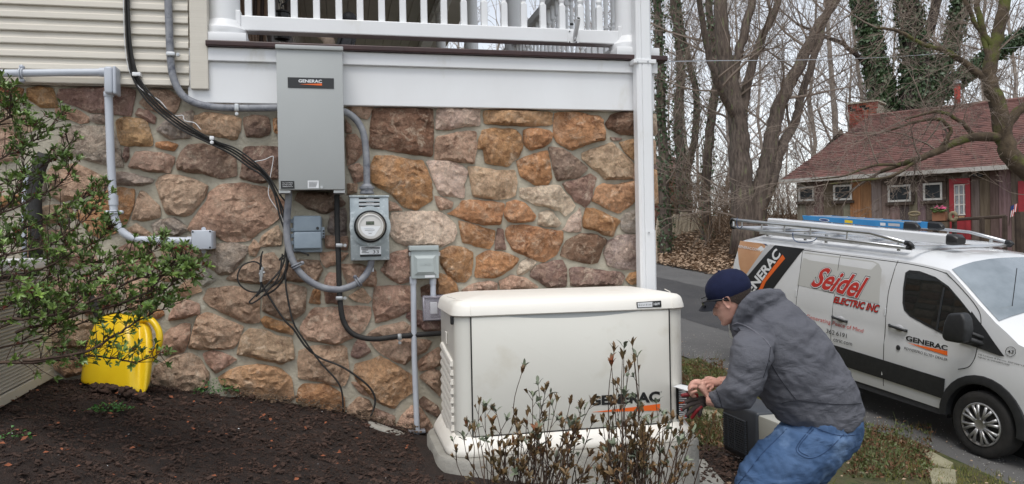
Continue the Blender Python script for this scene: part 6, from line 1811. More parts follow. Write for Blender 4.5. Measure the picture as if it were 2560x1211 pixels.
s = MB(); s.loft([[bxyz(a, -.05, z) for a, z in ((u0, -.6), (u1, -.6), (u1, eZ + .03), (u0, eZ + .03))], [bxyz(a, -.002, z) for a, z in ((u0, -.6), (u1, -.6), (u1, eZ + .03), (u0, eZ + .03))]]); s.build('backing_wall', M['oldwood'], bh)
s = MB(); s.add([bxyz(u0, 0, -.6), bxyz(u0, -7, -.6), bxyz(u0, -7, eZ), bxyz(u0, -4.5, eZ + 2), bxyz(u0, 0, eZ)], [(0, 1, 2, 3, 4)]); s.build('end_wall', M['oldwood'], bh)
r0 = PL(2178, 300, BP - BN * 4.2, BN); r1 = PL(2560, 246, BP - BN * 4.2, BN)
rZ = (r0.z + r1.z) / 2; ur0 = bu(r0)
nrow = 34
for back in (0, 1):
    s = MB()
    for i in range(nrow):
        f0, f1 = i / nrow, (i + 1.02) / nrow
        def rpnt(uu, f, lift):
            z = eZ - .10 + (rZ - eZ + .10) * f + lift
            o = .42 - (4.62) * f if not back else -8.8 + 4.6 * f
            return bxyz(uu, o, z)
        ua, ub = (u0 - .35) + (ur0 - u0 + .2) * f0 * (1), u1 + 1
        ua2 = (u0 - .35) + (ur0 - u0 + .2) * min(1, f1)
        n_ = 30
        for k in range(n_):
            q0, q1 = k / n_, (k + 1) / n_
            l0, l1 = .045 + .012 * fbm((q0 * 40, i * 3.1, 2), 1, 2), .045 + .012 * fbm((q1 * 40, i * 3.1, 2), 1, 2)
            b = len(s.v)
            s.v += [tuple(rpnt(ua + (ub - ua) * q0, f0, l0)), tuple(rpnt(ua + (ub - ua) * q1, f0, l1)), tuple(rpnt(ua2 + (ub - ua2) * q1, min(1, f1), .01)), tuple(rpnt(ua2 + (ub - ua2) * q0, min(1, f1), .01)), tuple(rpnt(ua + (ub - ua) * q0, f0, l0 - .035)), tuple(rpnt(ua + (ub - ua) * q1, f0, l1 - .035))]
            s.f += [(b, b + 1, b + 2, b + 3), (b + 4, b + 5, b + 1, b)]
    ro = s.build('roof', M['shingle'], bh); ro['kind'] = 'stuff'
s = MB(); s.tube([bxyz(ur0 - .1, -4.2, rZ + .05), bxyz(u1 + 1, -4.2, rZ + .05)], .07, 6); s.build('ridge_cap', M['shingle'], bh)
s = MB(); s.loft([[bxyz(uu, o, z) for o, z in ((.30, eZ - .20), (.44, eZ - .20), (.47, eZ - .08), (.30, eZ - .08))] for uu in (u0 - .4, u1 + 1)]); s.build('gutter', M['trimw'], bh)
s = MB(); s.loft([[bxyz(uu, o, z) for o, z in ((.0, eZ - .12), (.29, eZ - .14), (.29, eZ - .09), (.0, eZ - .05))] for uu in (u0 - .4, u1 + 1)]); s.build('soffit', M['oldwood'], bh)
def bbox_(px0, py0, px1, py1, o0, o1):
    a, b = bw(px0, (py0 + py1) / 2), bw(px1, (py0 + py1) / 2)
    z1_, z0_ = bw((px0 + px1) / 2, py0).z, bw((px0 + px1) / 2, py1).z
    return bu(a), bu(b), z0_, z1_, o0, o1
def bslab(ua, ub, za, zb_, o0, o1, name, mt, parent):
    s = MB(); s.loft([[bxyz(ua, o, za), bxyz(ub, o, za), bxyz(ub, o, zb_), bxyz(ua, o, zb_)] for o in (o0, o1)]); return s.build(name, M[mt], parent)
for k, (x0, y0, x1, y1, sur) in enumerate([(1998, 467, 2037, 503, 0), (2085, 463, 2131, 501, 0), (2221, 463, 2279, 505, 1), (2309, 458, 2357, 501, 1)]):
    ua, ub, za, zb_, _, _ = bbox_(x0, y0, x1, y1, 0, 0)
    f = .055
    wn = bslab(ua - .06, ub + .06, za - .1, za - .02, .03, .12, 'window', 'oldwood', bh)
    bslab(ua, ub, za, za + f, .035, .085, 'frame', 'trimw', wn); bslab(ua, ub, zb_ - f, zb_, .035, .085, 'frame', 'trimw', wn)
    bslab(ua, ua + f, za + f, zb_ - f, .035, .085, 'frame', 'trimw', wn); bslab(ub - f, ub, za + f, zb_ - f, .035, .085, 'frame', 'trimw', wn)
    bslab(ua + f, ub - f, za + f, zb_ - f, .036, .05, 'pane', 'wglass2', wn)
    if sur:
        bslab(ua - .12, ub + .12, zb_ + .03, zb_ + .16, .03, .16, 'hood', 'oldwood', wn)
        bslab(ub + .01, ub + .10, za - .02, zb_ + .03, .03, .09, 'casing', 'oldwood', wn)
ua, ub, za, zb_, _, _ = bbox_(2376, 447, 2428, 600, 0, 0)
dr = bslab(ua + .12, ub - .12, za, zb_ - .14, .035, .08, 'door', 'barnred', bh)
bslab(ua, ua + .119, za, zb_, .03, .12, 'casing', 'barnred', dr); bslab(ub - .119, ub, za, zb_, .03, .12, 'casing', 'barnred', dr); bslab(ua, ub, zb_ - .139, zb_ + .0, .031, .121, 'casing', 'barnred', dr)
ua, ub, za, zb_, _, _ = bbox_(2388, 463, 2423, 537, 0, 0)
M['curtain'] = mat('pale curtain glass', srgb(170, 174, 178), srgb(120, 126, 130), scale=6, rough=.15)
for i in range(3):
    for j in range(3):
        a_, b_ = ua + (ub - ua) * i / 3, ua + (ub - ua) * (i + 1) / 3
        c_, d_ = za + (zb_ - za) * j / 3, za + (zb_ - za) * (j + 1) / 3
        bslab(a_ + .025, b_ - .025, c_ + .025, d_ - .025, .081, .086, 'pane', 'curtain', dr)
for i in range(4):
    a_ = ua + (ub - ua) * i / 3; c_ = za + (zb_ - za) * i / 3
    bslab(a_ - .018, a_ + .018, za, zb_, .0805, .11, 'muntin', 'trimw', dr); bslab(ua, ub, c_ - .018, c_ + .018, .0806, .108, 'muntin', 'trimw', dr)
M['brass'] = mat('brass plate', srgb(190, 150, 110), rough=.5)
ua, ub, za, zb_, _, _ = bbox_(2399, 541, 2413, 548, 0, 0); bslab(ua, ub, za, zb_, .081, .09, 'mail_slot', 'brass', dr)
ua, ub, za, zb_, _, _ = bbox_(2548, 453, 2580, 640, 0, 0); bslab(ua, ub, za, zb_, .04, .12, 'side_door', 'barnred', bh)
la = thing('wall_lamp', 'small black floodlight under the eave right of the red door', 'lamp', bw(2443, 440, .1))
s = MB(); s.sphere(bw(2437, 439, .2), .09, 8, (1, .7, .6)); s.sphere(bw(2450, 440, .2), .09, 8, (1, .7, .6)); s.build('lamp_head', M['black'], la, smooth=True)
s = MB(); s.tube([bw(2443, 432, .05), bw(2443, 440, .18)], .03, 6); s.build('bracket', M['black'], la)
# chimney and vent pipe
M['brick'] = mat('chimney brick', (1, 1, 1), (.75, .7, .68), scale=9, rough=.9, bump=.3, obj=True)
ch = thing('brick_chimney', 'red brick chimney at the left end of the shingled roof', 'chimney', PL(2157, 330, BP - BN * 4.6, BN))
def bc(px, py): return PL(px, py, BP - BN * 4.4, BN)
a, b = bc(2123, 300), bc(2192, 300); cu0, cu1 = bu(a), bu(b); cz1, cz0 = bc(2157, 258).z, bc(2157, 345).z
bcols = [srgb(160, 92, 74), srgb(146, 82, 68), srgb(170, 104, 86), srgb(136, 78, 66)]
core = bslab(cu0 + .02, cu1 - .02, cz0, cz1 - .05, -5.35, -4.42, 'core', 'mortar', ch)
nr = 15
for r_ in range(nr):
    z0_ = cz0 + (cz1 - cz0) * r_ / nr; h = (cz1 - cz0) / nr - .012
    nb = 4
    for k in range(nb + (r_ % 2)):
        w_ = (cu1 - cu0) / nb
        xa = cu0 + w_ * (k - .5 * (r_ % 2)); xb = xa + w_
        xa, xb = max(cu0, xa), min(cu1, xb)
        ex_ = .05 if r_ >= nr - 3 else 0
        if r_ in (nr - 3, nr - 2) and k in ((0, 2) if r_ % 2 == 0 else (0, 2)): 
            bslab(xa + .02, xb - .02, z0_, z0_ + h, -4.46, -4.415, 'flue_opening', 'dark', ch); continue
        o = bslab(xa + .006 - ex_ * (k == 0), xb - .006 + ex_ * (xb >= cu1), z0_, z0_ + h, -4.43, -4.395 + ex_ * .6, 'brick', 'brick', ch)
        o.color = (*[q * U(.85, 1.1) for q in random.choice(bcols)], 1)
    for k in range(4):                         # left face bricks
        o = bslab(cu0 - .004 - (.05 if r_ >= nr - 3 else 0), cu0 + .025, z0_, z0_ + h, -5.36 + .235 * k + .006, -5.36 + .235 * (k + 1) - .006, 'brick', 'brick', ch)
        o.color = (*[q * U(.8, 1.05) for q in random.choice(bcols)], 1)
bslab(cu0 - .06, cu1 + .06, cz1, cz1 + .05, -5.42, -4.33, 'cap_slab', 'mortar', ch)
vp_ = thing('vent_pipe', 'red stove pipe with grey cap on the roof ridge', 'pipe', bc(2394, 262))
s = MB(); s.tube([bc(2394, 275), bc(2393, 212)], .095, 12); s.build('pipe', M['brick'], vp_, smooth=True, color=srgb(170, 70, 60))
s = MB(); s.lathe([(.14, 0), (.15, .03), (.12, .05), (.12, .09), (.15, .11), (.02, .16)], bc(2393, 212), 14); s.build('cap', M['steel'], vp_, angle=40)
# yard: railing, planter, wreath, flag, posts
M['rope'] = mat('straw rope', srgb(128, 116, 92), rough=.9)
yr = thing('yard_railing', 'weathered timber railing in front of the red door', 'railing', bw(2390, 590, 1.4))
def yb(px, py, o=1.4): return bw(px, py, o)
s = MB(); s.tube([yb(2248, 563), yb(2330, 553), yb(2515, 541)], .045, 6); s.build('rail', M['oldwood'], yr)
for px, y0, y1 in ((2339, 552, 640), (2386, 546, 640), (2455, 545, 640), (2512, 541, 650)):
    s = MB(); s.tube([yb(px, y1), yb(px, y0)], .07, 6); s.build('post', M['oldwood'], yr)
tp = thing('fence_post', 'tall timber post at the right edge behind the van rack', 'post', yb(2552, 640, 2))
s = MB(); s.tube([yb(2554, 650, 2), yb(2551, 530, 2)], .13, 8); s.build('post', M['oldwood'], tp)
M['terra'] = mat('terracotta box', srgb(140, 96, 70), rough=.8)
M['leafg'] = mat('fresh green leaf', srgb(92, 118, 48), srgb(66, 92, 34), scale=20, rough=.5, rvar=.25)
M['pink'] = mat('pink petals', srgb(206, 90, 130), rough=.6)
pb_ = thing('planter_box', 'terracotta planter box with pink flowers on the yard railing', 'planter', yb(2353, 552))
s = MB(); a, b = yb(2337, 553), yb(2369, 553); zt_ = yb(2353, 531).z; d_ = BN * .3
s.loft([[Vector((p.x, p.y, z)) for p in (a, b, b + d_, a + d_)] for z in (a.z, zt_)]); s.build('box', M['terra'], pb_)
for nm, mt, n_, r_ in (('leaves', 'leafg', 26, .05), ('flowers', 'pink', 16, .045)):
    s = MB()
    for _ in range(n_):
        p = a.lerp(b, U(-.05, 1.05) if mt == 'leafg' else U(.2, 1)) + d_ * U(.2, 1.2); p.z = zt_ + U(.0, .1) + (.06 if mt == 'pink' else 0)
        s.sphere(p, r_ * U(.7, 1.2), 4, (1, 1, .6))
    o = s.build(nm, M[mt], pb_, smooth=True); o['kind'] = 'stuff'
wr = thing('wreath', 'pale dried wreath hanging on the railing post before the red door', 'wreath', yb(2383, 548, 1.55))
s = MB(); c0 = yb(2383, 542, 1.6); s.tube([c0 + BD * .075 * math.cos(t) + Vector((0, 0, .10 * math.sin(t))) for t in [2 * math.pi * i / 14 for i in range(15)]], .055, 6); s.build('ring', M['rope'], wr, smooth=True)
rope = MB(); c0 = yb(2286, 535, 1.4); rope.tube([c0 + BD * .14 * math.cos(t) + Vector((0, 0, .05 * math.sin(t))) for t in [2 * math.pi * i / 14 for i in range(15)]], .03, 6)
tag(rope.build('rope_coil', M['rope'], smooth=True), 'coil of straw coloured rope hanging on the plank wall above the ladder', 'rope')
fg = thing('garden_flag', 'small American flag on a stick at the right edge beyond the van', 'flag', yb(2533, 545, 2))
p00, p10, p01 = yb(2523, 545, 2), yb(2540, 538, 2), yb(2527, 516, 2)
s = MB(); s.tube([yb(2528, 512, 2), yb(2522, 565, 2)], .012, 5); s.build('stick', M['oldwood'], fg)
for i in range(7):
    s = MB(); q0, q1 = i / 7, (i + 1) / 7
    s.add([p01 + (p10 - p00) * q0, p01 + (p10 - p00) * q1, p00 + (p10 - p00) * q1, p00 + (p10 - p00) * q0], [(0, 1, 2, 3)]); s.build('stripe', M['red' if i % 2 == 0 else 'paper'], fg)
s = MB(); o_ = BN * .01; v_ = p00 - p01; h_ = p10 - p00
s.add([p01 + o_, p01 + h_ * .55 + o_, p01 + h_ * .55 + v_ * .4 + o_, p01 + v_ * .4 + o_], [(0, 1, 2, 3)]); s.build('canton', M['oval'], fg)
# red shed beyond the trees and the leaning picket fence
def rs(px, py, d=38): return Dp(px, py, d)
sh = thing('red_shed', 'dark red shed half hidden behind trunks beyond the house corner', 'shed', rs(1670, 540))
M['shed'] = mat('dull red boards', srgb(122, 46, 42), srgb(102, 38, 36), scale=2, rough=.85)
a, b = rs(1560, 470), rs(1712, 470, 40); dv = (b - a); dv.z = 0; n_ = 16
for i in range(n_):
    p, q = a + dv * (i / n_), a + dv * ((i + .96) / n_); bk = FWh * .05
    z0_, z1_ = rs(1670, 560).z, rs(1670, 418 + 6 * (i / n_)).z
    s = MB(); s.loft([[Vector((k.x, k.y, z)) for k in (p, q, q + bk, p + bk)] for z in (z0_, z1_)]); s.build('board', M['shed'], sh)
s = MB(); s.loft([[a + dv * f + FWh * o + Vector((0, 0, rs(1670, 417).z - a.z + h)) for o, h in ((-.3, -.05), (3, 1.0), (3, .9), (-.3, -.15))] for f in (-.05, 1.05)]); s.build('roof', M['shingle'], sh)
s = MB(); s.loft([[Vector((k.x, k.y, z)) for k in (a + FWh * .06, a + dv + FWh * .06, a + dv + FWh * 4, a + FWh * 4)] for z in (rs(1670, 560).z, rs(1670, 424).z)]); s.build('back_walls', M['shed'], sh)
pf = thing('picket_fence', 'leaning grey picket fence below the red shed', 'fence', Dp(1700, 590, 31))
M['picket'] = mat('grey pickets', srgb(206, 194, 172), srgb(172, 160, 138), scale=6, rough=.9, rvar=.2)
x = 1640
while x < 1756:
    t_ = (x - 1640) / 116
    y0 = 592 - 20 * t_ + U(-3, 3); y1 = 540 - 13 * t_ + U(-4, 4); lean = U(2, 12)
    s = MB(); s.tube([Dp(x, y0 + 6, 31), Dp(x + lean, y1, 31)], .058, 4); s.build('picket', M['picket'], pf)
    x += U(5.5, 8)
s = MB(); s.tube([Dp(1640, 570, 31.1), Dp(1756, 552, 31.1)], .03, 4); s.build('rail', M['picket'], pf)
wi = MB(); wi.tube(cr([W(1640, 155, WY + .3), Dp(1800, 152, 9), Dp(2050, 149, 14), Dp(2300, 138, 20), Dp(2620, 112, 30)], 8), .006, 4)
tag(wi.build('overhead_wire', M['conduit']), 'thin overhead wire running from the porch corner across the trees', 'wire')
# ------------------------------------------------------------------ winter trees
M['bark'] = mat('grey brown bark', srgb(116, 103, 93), srgb(64, 55, 50), scale=5, rough=.95, bump=1.2, bscale=14, stretch=(3, 3, .6), c3=srgb(112, 116, 84), s3=3, t3=.58)
M['bark_dk'] = mat('dark furrowed bark', srgb(62, 52, 48), srgb(36, 30, 28), scale=6, rough=.95, bump=1.4, bscale=14, stretch=(3, 3, .6), c3=srgb(74, 78, 46), s3=3, t3=.6)
M['bark_moss'] = mat('mossy bark', srgb(98, 84, 66), srgb(62, 52, 42), scale=6, rough=.95, bump=1, bscale=16, c3=srgb(88, 92, 44), s3=2.5, t3=.52)
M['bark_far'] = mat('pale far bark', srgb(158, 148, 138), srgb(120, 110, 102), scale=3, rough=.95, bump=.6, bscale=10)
M['twig'] = mat('winter twigs', srgb(136, 122, 110), srgb(104, 92, 82), scale=1.5, rough=.9)
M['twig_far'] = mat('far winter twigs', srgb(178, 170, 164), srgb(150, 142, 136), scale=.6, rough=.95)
M['ivy'] = mat('dark ivy leaf', srgb(76, 98, 62), srgb(50, 70, 44), scale=3, rough=.45, rvar=.2)
def perp(d):
    q = d.orthogonal().normalized(); return (Quaternion(d, U(0, 2 * math.pi)) @ q)
def grow(mb, p, d, L, r, lvl, up=.12, spread=.75, wob=.22, kids=5, rmin=.004):
    n = 3 if lvl == 0 else (5 if L > 1 else 4)
    pts = [p.copy()]; dirs = [d.copy()]
    dd = d.copy()
    for i in range(n):
        dd = (dd + perp(dd) * wob * rnd() + Vector((0, 0, up * rnd()))).normalized()
        p = p + dd * (L / n); pts.append(p.copy()); dirs.append(dd.copy())
    rr = [max(rmin, r * (1 - .72 * i / n)) for i in range(n + 1)]
    mb.tube(pts, rr, 6 if r > .05 else (4 if r > .014 else 3), caps=False)
    if lvl <= 0: return
    for k in range(kids):
        f = U(.25, 1) if k else 1
        i = min(n, max(1, int(f * n + .5)))
        nd = (dirs[i] + perp(dirs[i]) * spread * U(.6, 1.2)).normalized()
        grow(mb, pts[i], nd, L * U(.42, .68), rr[i] * U(.5, .75), lvl - 1, up, spread, wob, kids, rmin)
def leafquad(s, p, d, n, L, w_):
    t = d.cross(n).normalized()
    s.add([p, p + d * L * .45 + t * w_ + n * w_ * .3, p + d * L, p + d * L * .45 - t * w_ + n * w_ * .3], [(0, 1, 2), (0, 2, 3)])
def ivy_on(parent, limbs, n, size, spread):
    s = MB()
    for _ in range(n):
        P, R = random.choice(limbs)
        i = random.randrange(len(P) - 1); f = rnd()
        c = P[i].lerp(P[i + 1], f); r = R[i] + (R[i + 1] - R[i]) * f
        d = perp((P[i + 1] - P[i]).normalized())
        p = c + d * (r + abs(random.gauss(0, spread)))
        nrm = (d + perp(d) * .8).normalized()
        leafquad(s, p, (perp(nrm) + Vector((0, 0, -.6))).normalized(), nrm, size * U(.7, 1.3), size * .42)
    o = s.build('ivy', M['ivy'], parent); o['kind'] = 'stuff'
def tree_px(name, label, depth, limbs, mt, twigs=60, lvl=2, tl=1.6, tr=.03, ivy=0, isz=.12, isp=.12, twmat='twig', group=None, kids=5, up=.12, skip=0, ivn=9):
    base = Dp(limbs[0][0][0][0], limbs[0][0][0][1], depth)
    root = thing(name, label, 'tree', base, group)
    tm, wm = MB(), MB()
    world = []
    for li, (pth, r0, r1) in enumerate(limbs):
        pts = cr([Dp(p[0], p[1], depth + (p[2] if len(p) > 2 else 0)) for p in pth], 5)
        P = [Vector(p) + perp(Vector((0, 0, 1))) * .02 * depth / 17 for p in pts]
        R = [(r0 + (r1 - r0) * i / (len(P) - 1)) * depth / FOC for i in range(len(P))]
        if li == 0: P[0].z -= .6; R[0] *= 1.25
        tm.tube(P, R, 10)
        world.append((P, R))
    tot = sum(len(P) for P, _ in world)
    for P, R in world:
        for _ in range(max(1, int(twigs * len(P) / tot))):
            i = random.randrange(int(len(P) * skip), len(P) - 1)
            ax_ = (P[i + 1] - P[i]).normalized()
            d = (ax_ * .5 + perp(ax_)).normalized()
            r = min(R[i] * .6, tr * U(.5, 1.2))
            grow(wm, P[i], d, tl * U(.5, 1.3), r, lvl, up, .8, .3, kids, .0032 * depth / 17)
        grow(wm, P[-1], (P[-1] - P[-2]).normalized(), tl * 1.6, R[-1] * .8, lvl, up, .7, .25, kids, .0032 * depth / 17)
    tm.build('trunk', M[mt], root, smooth=True)
    o = wm.build('twigs', M[twmat], root); o['kind'] = 'stuff'
    if ivy: ivy_on(root, world[:ivn], ivy, isz, isp)
    return root
random.seed(11)
tree_px('bare_tree', 'large forked bare tree with furrowed trunks behind the van rear', 25.5,
        [([(1862, 590), (1856, 480), (1850, 400), (1846, 330), (1835, 250), (1815, 160), (1805, 80), (1798, -40)], 31, 15),
         ([(1884, 590), (1900, 480), (1915, 420), (1930, 340), (1950, 260), (1985, 190), (2020, 120), (2050, 60), (2085, 10), (2130, -50)], 23, 9),
         ([(1893, 560), (1930, 450), (1955, 370), (1990, 300, .5), (2005, 235, .8), (2040, 130, 1), (2066, 40, 1.2), (2080, -40, 1.4)], 15, 6),
         ([(1828, 230), (1845, 140), (1872, 40), (1890, -50)], 13, 9), ([(1850, 340), (1868, 220), (1895, 120), (1935, 30), (1960, -50)], 13, 7),
         ([(1838, 300), (1790, 200, -1), (1760, 80, -1.5), (1740, -30, -2)], 10, 6)], 'bark', 50, 3, 2.6, .045, kids=4)
lefts = [([(1668, 640), (1660, 470), (1654, 300), (1648, 120), (1640, -40)], 15, 9), ([(1712, 585), (1702, 420), (1697, 300), (1703, 170), (1690, 60), (1676, -40)], 14, 8),
         ([(1684, 575), (1742, 300), (1722, 160), (1700, 60), (1690, -40)], 9, 6), ([(1772, 625), (1766, 450), (1778, 300), (1792, 180), (1776, 60), (1768, -40)], 13, 8)]
labs = ['slim ivy covered tree nearest the downspout', 'ivy clad trunk second from the downspout', 'leaning ivy draped trunk crossing behind the second ivy tree', 'straight ivy mottled tree left of the large forked tree']
for L_, lb, dep, iv in zip(lefts, labs, (28.5, 32.5, 33.5, 29), (1300, 800, 500, 450)):
    tree_px('ivy_tree', lb, dep, [L_], 'bark', 16, 3, 2.4, .04, ivy=iv, isz=.12, isp=.06, kids=4)
tree_px('ivy_tree', 'ivy wrapped trunk rising just right of the brick chimney', 34, [([(2240, 330), (2222, 280), (2200, 215), (2184, 140), (2166, 60), (2150, -40)], 27, 20), ([(2190, 190), (2120, 120), (2060, 90), (1990, 60)], 7, 3)], 'bark_dk', 12, 3, 2.6, .05, ivy=6500, isz=.15, isp=.10, ivn=1, kids=4)
tree_px('ivy_tree', 'broad ivy smothered tree with spreading limbs behind the roof ridge', 33, [([(2285, 330), (2288, 260), (2292, 180), (2282, 90), (2266, -40)], 40, 22), ([(2300, 250), (2345, 180), (2385, 90), (2410, -40)], 17, 12),
        ([(2310, 270), (2370, 215), (2440, 165), (2520, 110), (2600, 70)], 15, 10), ([(2290, 120), (2330, 60), (2350, -40)], 14, 10)], 'bark_dk', 18, 3, 2.6, .05, ivy=12000, isz=.15, isp=.10, ivn=3, kids=4)
tree_px('gnarled_tree', 'gnarled mossy tree with a long low limb reaching before the red roof', 15.5,
        [([(2640, 560), (2580, 440), (2530, 395), (2508, 335), (2490, 255), (2472, 190), (2482, 130), (2500, 70), (2515, -40)], 26, 13),
         ([(2512, 345), (2450, 342), (2400, 352), (2345, 378), (2300, 396), (2250, 412, .3), (2200, 430, .5)], 13, 5),
         ([(2478, 215), (2420, 165), (2370, 130), (2310, 112), (2250, 80), (2190, 70)], 9, 3), ([(2345, 380), (2375, 330), (2350, 300), (2290, 305), (2230, 325)], 6, 2.5),
         ([(2440, 345), (2395, 300), (2340, 280), (2260, 300)], 6, 2.5), ([(2482, 120), (2450, 60), (2440, -40)], 9, 6), ([(2510, 330), (2545, 280), (2600, 240)], 14, 9), ([(2474, 190), (2460, 100), (2420, 20), (2400, -40)], 7, 4),
         ([(2300, 396), (2230, 440), (2150, 452), (2060, 462)], 4.5, 1.6), ([(2250, 412), (2180, 415), (2110, 440), (2030, 450)], 4, 1.5)], 'bark_moss', 78, 3, 1.0, .018, kids=4, up=.02)
# the wood behind: individual bare trees, shared crowns
FAR = []
for v in range(7):
    tm, wm = MB(), MB()
    h = U(13, 18)
    pts = [Vector((0, 0, -1))]; x = Vector((0, 0, 0))
    for i in range(1, 8): x = x + Vector((U(-.25, .25), U(-.25, .25), h / 7)); pts.append(x.copy())
    rr = [.15 * (1 - .8 * i / 7) for i in range(8)]
    tm.tube(pts, rr, 7)
    for k in range(15):
        i = random.randrange(1, 7)
        p = pts[i].lerp(pts[i + 1], rnd()) if i < 7 else pts[7]
        d = (Vector((U(-1, 1), U(-1, 1), U(.35, 1.2)))).normalized()
        grow(wm, p, d, U(2.4, 5), rr[i] * .5, 2, .16, .7, .28, 4, .012)
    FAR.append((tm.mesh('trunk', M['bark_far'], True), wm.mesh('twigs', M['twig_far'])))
for k in range(38):
    px, dep = U(1500, 2900), U(36, 85)
    if k < 24: px = 1640 + 940 * ((k * .618034) % 1)
    elif k < 34: px = 1120 + 50 * (k - 24)
    p = Dp(px, 600, dep); p.z = ground_z(p.x, p.y) - .3
    tm, wm = random.choice(FAR)
    root = thing('bare_tree', 'tall thin bare tree of the grey wood beyond the yard', 'tree', p, 'bare trees of the far wood')
    root.rotation_euler = (U(-.06, .06), U(-.06, .06), U(0, 6.28)); sc = U(.8, 1.25); root.scale = (sc, sc, sc)
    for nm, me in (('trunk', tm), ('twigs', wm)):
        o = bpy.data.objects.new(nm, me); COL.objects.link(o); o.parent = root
        if nm == 'twigs': o['kind'] = 'stuff'
# brush thicket, far scrub, litter
M['brush'] = mat('brown brush stems', srgb(128, 106, 84), srgb(92, 74, 58), scale=2, rough=.95)
s = MB()
for _ in range(360):
    px, dep = U(1640, 2010), U(23, 30)
    if px < 1765: dep = U(32.5, 36)
    elif px < 1850: dep = U(27.5, 33)
    else: dep = U(26, 32)
    p = Dp(px, 600, dep); p.z = ground_z(p.x, p.y) - .1
    grow(s, p, Vector((U(-.5, .5), U(-.5, .5), 1)).normalized(), U(1.0, 3.0) * (1 if px < 1860 else .6), U(.008, .02), 1, .0, .9, .45, 5, .005)
kind(s.build('undergrowth', M['brush']), 'stuff', 'tangled brown winter undergrowth below the ivy trees')
s = MB()
for _ in range(420):
    px, dep = U(1600, 2700), U(45, 95)
    p = Dp(px, 600, dep); p.z = ground_z(p.x, p.y) - .2
    grow(s, p, Vector((U(-.4, .4), U(-.4, .4), 1)).normalized(), U(2, 5), U(.02, .04), 1, .05, .8, .35, 4, .014)
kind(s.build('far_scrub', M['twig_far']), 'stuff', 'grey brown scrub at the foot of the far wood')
M['dead_leaf'] = mat('fallen leaves', srgb(184, 160, 136), srgb(138, 114, 92), scale=2, rough=.9)
s = MB()
def scatter_leaf(s, x, y, z, L):
    d = Vector((U(-1, 1), U(-1, 1), U(-.2, .3))).normalized(); n = Vector((U(-.5, .5), U(-.5, .5), 1)).normalized()
    leafquad(s, Vector((x, y, z)), d, n, L, L * .36)
for _ in range(13000):
    sS, t = (U(9, 24) if rnd() < .4 else U(15, 23)), ROAD_B + (abs(random.gauss(0, 2.2)) if rnd() < .8 else U(0, 6)) - .35
    p = VO + VD * sS + VT * t
    scatter_leaf(s, p.x, p.y, ground_z(p.x, p.y) + U(.06, .16), U(.07, .17))
kind(s.build('leaf_litter', M['dead_leaf']), 'stuff', 'fallen brown leaves along the far bank of the drive')

# ------------------------------------------------------------------ plants and bits near the camera
random.seed(23)
M['azalea'] = mat('azalea leaf', srgb(124, 148, 74), srgb(86, 114, 50), scale=18, rough=.36, rvar=.38, c3=srgb(140, 160, 108), s3=22, t3=.62)
M['azalea2'] = mat('bronze azalea leaf', srgb(130, 98, 66), srgb(100, 92, 64), scale=26, rough=.5, rvar=.35, c3=srgb(150, 84, 52), s3=20, t3=.6)
M['azalea3'] = mat('grey green azalea leaf', srgb(128, 136, 116), srgb(98, 106, 84), scale=20, rough=.5, rvar=.25)
M['stem'] = mat('brown twig bark', srgb(84, 66, 54), srgb(60, 46, 38), scale=30, rough=.9)
M['husk'] = mat('rusty husks', srgb(120, 52, 38), srgb(84, 36, 26), scale=30, rough=.9)
def leaf(s, base, d, n, L, w_):
    t = d.cross(n).normalized()
    m_ = base + d * L * .5 + n * L * .06
    q = base + d * L * .78 + n * L * .06
    e = base + d * L + n * L * .0
    s.add([base, m_ + t * w_ - n * w_ * .0 + n * w_ * .35, q + t * w_ * .72 + n * w_ * .2, e, q - t * w_ * .72 + n * w_ * .2, m_ - t * w_ + n * w_ * .35, m_, q],
          [(0, 6, 1), (1, 6, 7, 2), (2, 7, 3), (0, 5, 6), (5, 4, 7, 6), (4, 3, 7)])
def sprig_mesh(name, mt, nl, open_, L, bud=None):
    s = MB()
    for k in range(nl):
        a = 2 * math.pi * k / nl * 1.0 + U(-.35, .35) + k * .5
        o = open_ * U(.6, 1.25)
        d = Vector((math.cos(a) * math.sin(o), math.sin(a) * math.sin(o), math.cos(o)))
        n = Vector((-math.cos(a) * math.cos(o), -math.sin(a) * math.cos(o), math.sin(o)))
        leaf(s, Vector((0, 0, -.008 * k / nl)), d, n, L * U(.6, 1.2), L * U(.14, .19))
    return s.mesh(name, M[mt], False)
GREEN = [sprig_mesh('leaf_sprig', 'azalea', n, o, .032) for n, o in ((7, .7), (8, .95), (6, .6), (9, 1.0), (5, .8), (7, 1.1))]
BRONZE = [sprig_mesh('leaf_sprig', m_, n, o, .036) for n, o, m_ in ((6, .38, 'azalea2'), (7, .5, 'azalea2'), (6, .32, 'azalea2'), (6, .7, 'azalea3'), (4, 1.1, 'azalea3'), (8, .55, 'azalea2'))]
def place_sprig(me, p, d, parent, sc):
    o = bpy.data.objects.new('leaf_sprig', me); COL.objects.link(o)
    adopt(o, parent)
    o.location = p; o.rotation_mode = 'QUATERNION'
    o.rotation_quaternion = Vector((0, 0, 1)).rotation_difference(d) @ Quaternion((0, 0, 1), U(0, 6.28))
    o.scale = (sc, sc, sc)
az = thing('azalea_bush', 'leafy green azalea spreading across the left stones in front of the yellow jug', 'shrub', Dp(-150, 960, 2.9))
